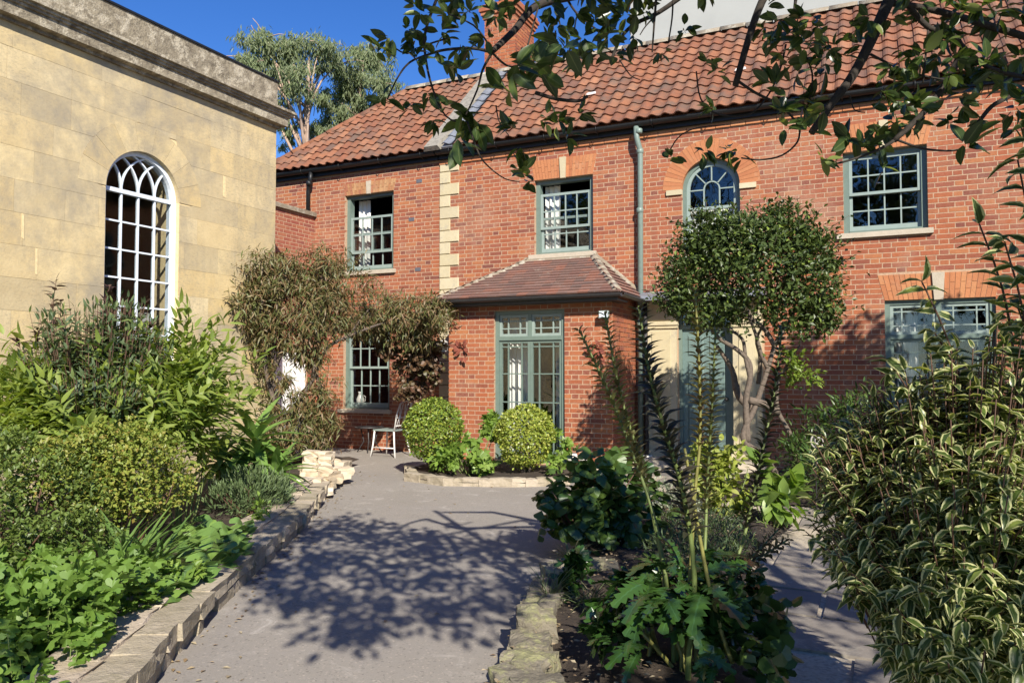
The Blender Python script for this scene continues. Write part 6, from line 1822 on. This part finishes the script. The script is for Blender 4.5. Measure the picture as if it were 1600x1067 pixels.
# ---------------------------------------------------------------- big variegated bush at right
vb0 = onZ(1470, 1075, 0); vb0 = dep(1500, 1060, 3.0); vb0[2] = 0.03
vl_ = [L(1470, 790, 2.9, 170, 150, .55), L(1400, 740, 3.1, 110, 90, .45), L(1540, 720, 2.8, 120, 130, .5), L(1380, 880, 2.8, 110, 80, .4), L(1480, 930, 2.6, 130, 110, .45), L(1560, 900, 2.5, 130, 150, .45), L(1440, 660, 3.1, 80, 70, .35), L(1580, 640, 2.8, 70, 60, .35), L(1500, 610, 2.9, 60, 50, .3), L(1430, 1010, 2.5, 80, 60, .3), L(1640, 820, 2.5, 120, 170, .5), L(1490, 585, 2.9, 80, 46, .35), L(1580, 540, 2.8, 60, 60, .35), L(1400, 625, 3.1, 50, 40, .3), L(1320, 740, 3.2, 60, 60, .35), L(1300, 820, 3.1, 50, 44, .3), L(1330, 690, 3.3, 60, 46, .3), L(1360, 640, 3.3, 40, 40, .3), L(1520, 1020, 2.4, 140, 90, .4)]
shoots('variegated_bush', 'large cream-edged variegated bush filling the right side', 'shrub', vl_, 1150, vb0, 'arched', .077, 5, G_var, B_red, 300, None, 0, 1.0, .9, .12, .45, .42)
vt = thing('variegated_sapling', 'tall variegated shoots rising at the right edge before the brick wall', 'shrub', vb0 + (.35, .25, 0))
P_, D_, N_, S_, cu = [], [], [], [], []
for tipx, tipy, bx, by, D in ((1440, 440, 1500, 620, 2.9), (1530, 350, 1585, 560, 2.8), (1590, 250, 1620, 520, 2.7), (1570, 380, 1610, 600, 2.7), (1600, 200, 1640, 450, 2.6), (1385, 560, 1440, 680, 3.0), (1460, 520, 1520, 660, 2.9), (1590, 480, 1625, 640, 2.7)):
    pts = px_curve([(bx + 30, by + 260, D), (bx, by, D), ((bx + tipx) / 2 + 8, (by + tipy) / 2 - 6, D), (tipx, tipy, D)])
    cu.append((pts, .007, .003))
    n_ = len(pts)
    for j in range(11):
        f = .42 + .58 * j / 10; k = f * (n_ - 1.001); i = int(k); p = pts[i] + (pts[i + 1] - pts[i]) * (k - i); d = nrm((pts[i + 1] - pts[i])[None])[0]
        sd = nrm((cr * (1 if j % 2 else .6) + cfh * (0.2 if j % 2 else 1) * rnd.choice((-1, 1)))[None])[0]
        for sg in (1, -1):
            P_.append(p); D_.append(d * rnd.uniform(.1, .6) + sd * sg + rv3(1)[0] * .35 + np.array([0, 0, rnd.uniform(-.45, .25)])); N_.append(np.array([0, 0, .7]) - cfh * rnd.uniform(0, .9) + rv3(1)[0] * .5); S_.append(.098 * rnd.uniform(.75, 1.1))
foliage(vt, 'arched', basis(np.array(P_), np.array(D_), np.array(N_), np.array(S_)), G_var, 300)
stems(vt, 'stem', cu, B_red, 5)

# ---------------------------------------------------------------- the evergreen tree that overhangs the picture
def over(px, py, z):          # point of the crown whose shadow falls on the ground at that place
    g = onZ(px, py); return g + np.array(ts) * (z / ts.z)
tb = cr * 3.5 + cfh * (.6); tb = np.array([tb[0], tb[1], 0.0])
ot = thing('overhanging_tree', 'evergreen tree whose dark leafy branches hang across the top', 'tree', tb)
def cam_pt(r_, d_, z_): return np.array([*(cr * r_ + cfh * d_)[:2], z_])
trunk = np.array([tb, cam_pt(3.45, .7, 1.2), cam_pt(3.3, .8, 2.2), cam_pt(3.0, 1.0, 2.9)])
stems(ot, 'trunk', [(trunk, .16, .11)], B_dark, 10)
BR = [(np.array([over(880, 822, 3.5), dep(1050, -70, 2.9), dep(905, -8, 3.3)]), .035, .026),
      (np.array([cam_pt(3.0, 1.0, 2.9), cam_pt(2.6, 1.2, 3.5), cam_pt(2.2, 1.0, 4.2), cam_pt(1.9, .8, 4.8)]), .08, .03),
      (np.array([cam_pt(3.0, 1.0, 2.9), cam_pt(3.3, 1.8, 3.6), cam_pt(3.2, 2.6, 4.2)]), .06, .02),
      (np.array([cam_pt(3.3, .8, 2.2), cam_pt(3.6, -.3, 3.2), cam_pt(3.6, -1.2, 3.9)]), .07, .02),
      (np.array([cam_pt(1.75, 2.4, 3.4), dep(1480, -60, 2.8), dep(1400, -10, 2.8)]), .035, .028)]
def bx(pts, r0, r1): BR.append((px_curve(pts), r0, r1))
D0 = 2.8
bx([(1402, -25, D0), (1385, 10, D0), (1358, 70, D0), (1330, 122, D0), (1300, 162, D0), (1268, 208, D0)], .024, .013)
bx([(1215, -40, 2.9), (1190, 5, 2.9), (1170, 60, 2.9), (1149, 134, 2.9)], .017, .012)
bx([(1390, 5, D0), (1450, 14, D0), (1511, 30, 2.85), (1560, 45, 2.9), (1610, 60, 2.9)], .012, .014)
bx([(1420, 10, D0), (1452, 44, D0), (1490, 56, D0), (1506, 75, D0), (1545, 106, D0), (1605, 122, D0)], .011, .008)
bx([(1506, 74, D0), (1492, 104, D0), (1470, 142, D0), (1438, 182, D0), (1397, 220, D0)], .014, .010)
bx([(1397, 220, D0), (1375, 233, D0), (1330, 250, D0), (1292, 259, D0)], .007, .003)
bx([(1400, 218, D0), (1440, 232, D0), (1480, 236, D0), (1500, 234, D0)], .005, .003)
bx([(1610, 135, D0), (1568, 156, D0), (1543, 173, D0), (1511, 218, D0)], .010, .007)
bx([(905, -8, 3.3), (838, 10, 3.2), (803, 49, 3.1), (768, 82, 3.0)], .020, .012)
bx([(1075, -12, 3.2), (1029, 20, 3.2), (992, 38, 3.2), (970, 60, 3.2), (955, 95, 3.2)], .011, .006)
bx([(690, -12, 3.0), (682, 0, 3.0), (664, 54, 3.0), (667, 103, 3.0), (680, 150, 3.0), (697, 182, 3.0), (718, 192, 3.0)], .007, .003)
bx([(768, 82, 3.0), (740, 76, 3.0), (697, 78, 3.0), (668, 86, 3.0), (640, 98, 3.0), (621, 122, 3.0), (605, 156, 3.0)], .007, .003)
bx([(700, 60, 3.05), (668, 70, 3.05), (636, 84, 3.05), (612, 72, 3.05)], .004, .003)
bx([(768, 84, 3.0), (754, 110, 3.0), (746, 140, 3.0), (728, 180, 3.0)], .006, .003)
bx([(775, 165, 3.0), (780, 190, 3.0), (795, 212, 3.0)], .003, .002)
bx([(730, 190, 3.0), (748, 240, 3.0), (765, 262, 3.0), (790, 280, 3.0), (812, 284, 3.0)], .004, .002)
bx([(1149, 124, 2.9), (1180, 145, 2.9), (1210, 160, 2.9), (1235, 180, 2.9), (1250, 200, 2.9)], .006, .004)
bx([(1250, 196, 2.9), (1246, 222, 2.9), (1222, 243, 2.9), (1188, 250, 2.9), (1158, 247, 2.9)], .004, .003)
bx([(1256, 80, 2.9), (1269, 115, 2.9), (1266, 150, 2.9), (1258, 175, 2.9)], .004, .003)
bx([(1246, -12, 3.0), (1242, 10, 3.0), (1240, 56, 3.0)], .008, .005)
bx([(1088, 112, 3.0), (1095, 155, 3.0), (1120, 178, 3.0), (1168, 180, 3.0), (1198, 152, 3.0), (1218, 112, 3.0), (1228, 70, 3.0)], .003, .004)
bx([(1026, -10, 3.1), (1022, 40, 3.1), (1019, 82, 3.1)], .006, .003); bx([(1052, -10, 3.1), (1050, 30, 3.1), (1044, 68, 3.1)], .004, .003)
bx([(1030, 20, 3.1), (1010, 40, 3.1), (1000, 55, 3.1)], .004, .002); bx([(842, 8, 3.2), (820, 90, 3.1), (818, 120, 3.1)], .004, .003)
bx([(836, 145, 2.6), (870, 155, 2.6), (905, 158, 2.6), (918, 150, 2.6)], .007, .005); bx([(968, 94, 3.1), (985, 118, 3.1), (1000, 125, 3.1)], .003, .002)
bx([(1360, 85, D0), (1400, 105, D0), (1440, 118, D0), (1475, 125, D0)], .005, .003); bx([(1450, 48, D0), (1446, 90, D0), (1442, 130, D0)], .004, .003); bx([(1328, 150, D0), (1335, 172, D0), (1352, 176, D0)], .003, .002)
bx([(880, -12, 3.3), (900, 20, 3.3), (930, 45, 3.3), (950, 60, 3.3)], .006, .003); bx([(768, 82, 3.0), (800, 105, 3.1), (850, 85, 3.2), (900, 90, 3.2)], .005, .003)
bx([(765, 72, 3.0), (740, 40, 3.0), (700, 22, 3.0)], .004, .003); bx([(1042, 245, 3.0), (1060, 215, 3.0), (1090, 200, 3.0), (1140, 195, 3.0)], .003, .002)
stems(ot, 'branch', BR, B_dark, 7)
CL = [(610, 60, 5, 28), (590, 78, 4, 26), (602, 155, 3, 30), (640, 45, 5, 28), (660, 18, 5, 28), (650, 78, 3, 26), (700, 25, 6, 28), (735, 20, 5, 26), (690, 50, 5, 28), (760, 60, 4, 26), (715, 110, 5, 32), (698, 95, 3, 28), (640, 165, 4, 24), (675, 188, 4, 24), (668, 145, 3, 26), (700, 165, 3, 28), (722, 186, 8, 36), (745, 195, 6, 36), (718, 218, 2, 42), (795, 140, 4, 46), (830, 100, 3, 48), (800, 105, 2, 44), (850, 110, 2, 46), (880, 70, 3, 44), (870, 40, 4, 34), (900, 20, 6, 30), (930, 30, 6, 30), (960, 10, 5, 30), (950, 55, 5, 30), (905, 95, 4, 34), (985, 60, 4, 28), (960, 88, 3, 32), (1068, 45, 4, 22), (1035, 82, 3, 20),
      (800, 200, 6, 28), (870, 190, 5, 26), (850, 185, 4, 26), (900, 180, 4, 26), (815, 232, 3, 28), (815, 268, 6, 30), (822, 284, 2, 30), (885, 212, 2, 28), (1200, 10, 4, 28), (1192, 45, 5, 24), (1220, 30, 3, 34), (1230, 55, 6, 36), (1255, 62, 4, 36), (1225, 95, 4, 32), (1210, 132, 4, 32), (1242, 115, 2, 34), (1255, 165, 6, 38), (1275, 155, 4, 36), (1290, 172, 2, 42), (1225, 175, 5, 32), (1225, 200, 3, 28), (1262, 205, 2, 32), (1115, 168, 7, 20), (1120, 112, 4, 22), (1110, 95, 3, 22), (1100, 236, 7, 24), (1140, 236, 7, 24), (1155, 245, 3, 26), (1046, 248, 4, 24), (1285, 247, 5, 26),
      (1335, 50, 4, 30), (1345, 68, 3, 30), (1330, 218, 6, 36), (1350, 228, 5, 32), (1372, 226, 5, 30), (1395, 190, 4, 30), (1380, 206, 4, 30), (1430, 165, 7, 32), (1442, 185, 5, 30), (1420, 192, 4, 30), (1410, 160, 4, 30), (1505, 165, 6, 28), (1510, 195, 3, 26), (1511, 226, 4, 46), (1500, 150, 4, 28), (1440, 30, 5, 30), (1470, 35, 6, 30), (1500, 15, 6, 32), (1530, 10, 6, 32), (1555, 30, 5, 36), (1570, 15, 5, 32), (1480, 60, 5, 30), (1495, 90, 4, 28), (1440, 86, 3, 36), (1460, 95, 3, 32), (1540, 92, 4, 30), (1550, 105, 4, 30), (1510, 112, 5, 26), (1530, 118, 4, 26), (1570, 132, 4, 30), (1590, 152, 5, 34), (1520, 138, 3, 28), (1582, 172, 4, 32), (1380, 262, 2, 30), (1590, 90, 5, 34),
      (920, -10, 6, 32), (1000, -12, 6, 30), (840, -15, 6, 32), (760, -12, 6, 30), (1100, -15, 5, 28), (980, 20, 5, 28), (910, 60, 5, 30), (860, 10, 5, 30), (780, 20, 5, 30), (1600, 20, 6, 34), (1420, -15, 6, 30)]
for k in range(28): CL.append((rnd.uniform(1290, 1600), rnd.uniform(-10, 150) + (60 if k % 3 == 0 else 0), 4, rnd.uniform(20, 30)))
for k in range(22): CL.append((rnd.uniform(620, 1010), rnd.uniform(-12, 100), 4, rnd.uniform(20, 28)))
for k in range(14): CL.append((rnd.uniform(1200, 1290), rnd.uniform(-10, 150), 3, rnd.uniform(20, 28)))
P_, D_, N_, S_ = [], [], [], []
for px, py, n_, s_ in CL:
    D = rnd.uniform(2.75, 3.25) if px < 1100 else rnd.uniform(2.6, 3.0)
    if s_ > 40: D *= .86
    c = dep(px, py, D); ax = nrm((rv3(1)[0] * .8 + np.array([0, 0, -.15]))[None])[0]
    for i in range(n_ + 2 + n_ // 2):
        d = nrm((rv3(1)[0] + ax * .55)[None])[0]
        P_.append(c + d * .01 + rv3(1)[0] * .012); D_.append(d); N_.append(np.array([0, 0, .8]) + rv3(1)[0] * .7); S_.append(s_ * .98 / F * D * rnd.uniform(.8, 1.15))
M1 = basis(np.array(P_), np.array(D_), np.array(N_), np.array(S_))
foliage(ot, 'magnolia', M1, G_mag, 300, 'leaf', 'small_leaves')
# rest of its crown, above and to the right of the frame
def cl_(r_, d_, z_, a, b, c): return (cam_pt(r_, d_, z_), (a, b, c))
crown = [cl_(3.3, .2, 3.9, .8, .9, .6), cl_(3.8, .9, 4.1, .8, .8, .6), cl_(3.9, -.6, 3.8, 1.1, 1.2, .7), cl_(3.6, .2, 3.0, .8, .9, .5), cl_(2.9, -2.2, 3.8, .7, .7, .4)]
lowc = []
for px, py, z, r_ in ((430, 850, 3.5, .34), (480, 825, 3.6, .36), (400, 890, 3.4, .26), (545, 830, 3.6, .40), (560, 880, 3.5, .36), (480, 880, 3.4, .34), (620, 900, 3.4, .36), (640, 850, 3.5, .38), (700, 890, 3.4, .34), (720, 850, 3.5, .36), (790, 860, 3.4, .40), (830, 840, 3.4, .36), (690, 950, 3.3, .22), (740, 985, 3.2, .18), (540, 980, 3.2, .2), (620, 960, 3.3, .26), (500, 940, 3.3, .22), (800, 930, 3.3, .3), (20, 1050, 3.3, .25), (395, 935, 3.4, .2), (440, 910, 3.4, .25), (560, 950, 3.3, .22), (1010, 900, 3.4, .45), (950, 850, 3.5, .4), (1040, 1040, 3.2, .3)):
    lowc.append((over(px, py, z), (r_, r_, r_ * .45)))
foliage(ot, 'magnolia', clump_cloud(lowc, 5200, .095, .1, .5, 0, .1, .9, .62, 240, .8), G_mag, 0, 'leaf', 'crown_over_path')
stems(ot, 'branch', [(np.array([cam_pt(3.0, 1.0, 2.9), over(1120, 960, 3.3), over(1000, 890, 3.4), over(880, 822, 3.5), over(770, 800, 3.5), over(690, 800, 3.5)]), .09, .02), (np.array([over(900, 870, 3.45), over(760, 848, 3.4), over(680, 798, 3.4)]), .035, .028),
    (np.array([over(880, 822, 3.5), over(760, 860, 3.4), over(640, 880, 3.4), over(540, 900, 3.4)]), .03, .01), (np.array([over(960, 870, 3.4), over(820, 900, 3.4), over(720, 940, 3.3), over(640, 960, 3.3)]), .028, .01), (np.array([over(820, 812, 3.5), over(640, 845, 3.5), over(480, 860, 3.5)]), .022, .008)], B_dark, 8)
foliage(ot, 'magnolia', clump_cloud(crown, 1250, .10, .25, .5, 0, .1, .9, .3, 220, .8), G_mag, 0, 'leaf', 'crown')
lower = [cl_(2.8, -2.9, 3.9, .8, .5, .4), cl_(2.1, -2.3, 3.7, .6, .4, .35), cl_(1.9, -1.6, 3.5, .3, .3, .25)]
foliage(ot, 'magnolia', clump_cloud(lower, 1100, .10, .1, .5, 0, .1, .9, .35, 110, .8), G_mag, 0, 'leaf', 'crown')
stems(ot, 'branch', [(np.array([cam_pt(3.6, -.3, 3.2), cam_pt(3.1, -1.3, 3.6), cam_pt(2.6, -2.0, 3.8)]), .05, .02)], B_dark, 7)
# a second tree out of frame to the right by the house, shading the lower wall
wt = thing('wall_tree', 'leafy tree standing beyond the right edge near the house', 'tree', (3.1, 8.6, 0))
stems(wt, 'trunk', [(curve((3.1, 8.6, 0), (2.9, 8.7, 3.2), 0, 6), .12, .07)] + [(curve((2.95, 8.7, 2.4), (2.9 + .8 * math.cos(a), 8.7 + .7 * math.sin(a), 4.0), .1, 5), .05, .02) for a in (0, 1.2, 2.5, 3.7, 5)], B_grey, 8)
foliage(wt, 'small', clump_cloud([((2.6, 7.95, 4.9), (.75, .6, .6)), ((2.2, 8.0, 4.2), (.6, .5, .7)), ((3.0, 7.9, 4.1), (.7, .6, .8)), ((3.9, 7.9, 3.9), (.9, .7, .8)), ((2.5, 8.1, 3.4), (.6, .5, .6)), ((3.4, 8.4, 4.6), (.7, .6, .6)), ((3.2, 7.9, 3.2), (.7, .6, .5)), ((1.95, 8.1, 3.5), (.45, .4, .5)), ((2.1, 7.6, 4.9), (.5, .4, .5))], 12000, .13, .2, .5, .1, .1, .9, .3, 420), G_dark, 0, 'leaf', 'crown')

# ---------------------------------------------------------------- garden chair, small table, pots
b0 = onZ(612, 712)
CX0, CY0 = b0[0], b0[1] - .05
chs = thing('garden_chair', 'white metal garden chair with lattice back under the window', 'chair', (CX0, CY0, 0))
SHt = .45; x0, x1, y0, y1 = CX0 - .22, CX0 + .22, CY0 - .2, CY0 + .22
for (xa, ya, xb, yb) in ((x0 + .02, y0 + .02, x0 - .03, y0 - .03), (x1 - .02, y0 + .02, x1 + .04, y0 - .03), (x0 + .02, y1 - .02, x0 - .03, y1 + .03), (x1 - .02, y1 - .02, x1 + .04, y1 + .03)):
    mb = MB(); mb.tube([(xa, ya, SHt), (xa * .6 + xb * .4, ya * .6 + yb * .4, .2), (xb, yb, 0)], .016, .013, 7); mb.build('leg', M_whitewarm, chs)
mb = MB(); mb.tube([(x0 - .01, y0, .16), (x1 + .01, y0, .16)], .01); mb.build('stretcher', M_whitewarm, chs)
mb = MB(); mb.box(x0, x1, y0, y1, SHt, SHt + .022); mb.build('seat', M_sash, chs)
mb = MB()
mb.tube([(x1 - .01, y0 + .01, SHt), (x1 + .05, y0 + .01, .75), (x1 + .10, y0 + .03, .92), (x1 + .11, CY0, .97), (x1 + .10, y1 - .03, .92), (x1 + .05, y1 - .01, .75), (x1 - .01, y1 - .01, SHt)], .014, .014, 7)
mb.build('back_frame', M_whitewarm, chs)
for i in range(5):
    yy = y0 + .06 + i * .075
    mb = MB(); mb.tube([(x1, yy, SHt + .06), (x1 + .05, yy + .03 * (-1) ** i, .7), (x1 + .095, yy, .92)], .007, .007, 5); mb.build('back_bar', M_whitewarm, chs)
mb = MB(); mb.tube([(x1 + .04, y0 + .02, .68), (x1 + .04, y1 - .02, .68)], .008); mb.tube([(x1 + .01, y0 + .02, .54), (x1 + .01, y1 - .02, .54)], .008); mb.build('back_rail', M_whitewarm, chs)
tbp = onZ(577, 706); tt = thing('garden_table', 'low dark metal table in the shade left of the white chair', 'table', tbp)
mb = MB(); mb.lathe([(.26, 0), (.27, .01), (.27, .022), (.25, .028)], tbp[0], tbp[1], .44, 20); mb.build('tabletop', M_greyplastic, tt)
for a in (.5, 2.1, 3.6, 5.2):
    mb = MB(); mb.tube([(tbp[0] + .16 * math.cos(a), tbp[1] + .16 * math.sin(a), .44), (tbp[0] + .1 * math.cos(a), tbp[1] + .1 * math.sin(a), .2), (tbp[0] + .22 * math.cos(a), tbp[1] + .22 * math.sin(a), 0)], .012, .012, 6); mb.build('leg', M_greyplastic, tt)

pp = onZ(932, 735); pp = np.array([-3.95, 10.45, .0])
po = thing('white_planter', 'small lobed white planter with a green plant by the bay wall', 'planter', pp)
mb = MB()
for dx, dy in ((-.10, 0), (.10, .02)):
    mb.lathe([(.04, .0), (.075, .04), (.095, .11), (.085, .16), (.07, .18), (.06, .17)], pp[0] + dx, pp[1] + dy, .12, 14)
mb.build('bowl', M_china, po)
mb = MB(); mb.lathe([(.16, 0), (.15, .06), (.13, .12)], pp[0], pp[1], 0, 14); mb.build('foot', M_china, po)
hp = thing('potted_plant', 'little dark green plant growing in the white planter', 'plant', (pp[0], pp[1], .33))
foliage(hp, 'lance', basis(np.tile([pp[0], pp[1], .33], (26, 1)) + rng.normal(size=(26, 3)) * (.06, .03, .01), rv3(26) * (1, 1, .3) + (0, 0, .7), rv3(26) * .2 + (0, 0, 1), rng.uniform(.08, .15, 26)), G_dark, 300)
for x_, y_, s_, lb in ((-3.52, 10.2, .20, 'pinkish white stone on the ground left of the door step'), (-3.36, 10.9, .24, 'rounded stone at the foot of the waste pipe')):
    t = thing('loose_stone', lb, 'stone', (x_, y_, 0)); mm = np.eye(4); mm[0, 0] = s_; mm[1, 1] = s_ * .8; mm[2, 2] = s_ * .75; mm[:3, 3] = (x_, y_, s_ * .3)
    pieces(t, 'stone', 'stone3', [mm], M_rub)
dg = thing('drain_gully', 'white ceramic gully pot under the dark waste pipe', 'drain', (XP + .11, YF - .13, 0))
mb = MB(); mb.lathe([(.07, 0), (.075, .10), (.09, .11), (.09, .17), (.065, .172)], XP + .11, YF - .14, 0, 14); mb.build('bowl', M_china, dg)

# fallen leaves on the path and soil
n = 420
pos = np.stack([rng.uniform(-6.5, -1.2, n), rng.uniform(2.6, 11, n), np.full(n, .008)], 1)
for k in range(220):                  # more of it blown against the wall foot
    c, d, _ = along(LW, rnd.uniform(0, TOT)); o_ = c + np.array([d[1], -d[0]]) * abs(rnd.gauss(0, .16)); pos[k] = (o_[0], o_[1], .008)
keep = np.array([not inside(a[0], a[1], LB) and not inside(a[0], a[1], BB) for a in pos]); pos = pos[keep]; n = len(pos)
mm = basis(pos, rv3(n) * (1, 1, .05), rv3(n) * .15 + (0, 0, 1), rng.uniform(.016, .05, n))
V, fs, edge, sm = LEAF['small']
o = link_mesh('leaf_litter', join_mesh('leaf_litter', V, fs, mm, G_litter, (0, 0, 0), edge, sm), None, 'stuff')
n = 2600
pos = np.stack([rng.uniform(-2.2, -.5, n), rng.uniform(2.4, 8.0, n), np.full(n, .165) + rng.uniform(-.02, .02, n)], 1)
keep = np.array([inside(a[0], a[1], RB) for a in pos]); pos = pos[keep]; n = len(pos)
mm = basis(pos, rv3(n) * (1, 1, .1), rv3(n) * .3 + (0, 0, 1), rng.uniform(.015, .04, n))
link_mesh('bed_litter', join_mesh('bed_litter', V, fs, mm, G_litter, (0, 0, 0), edge, sm), None, 'stuff')
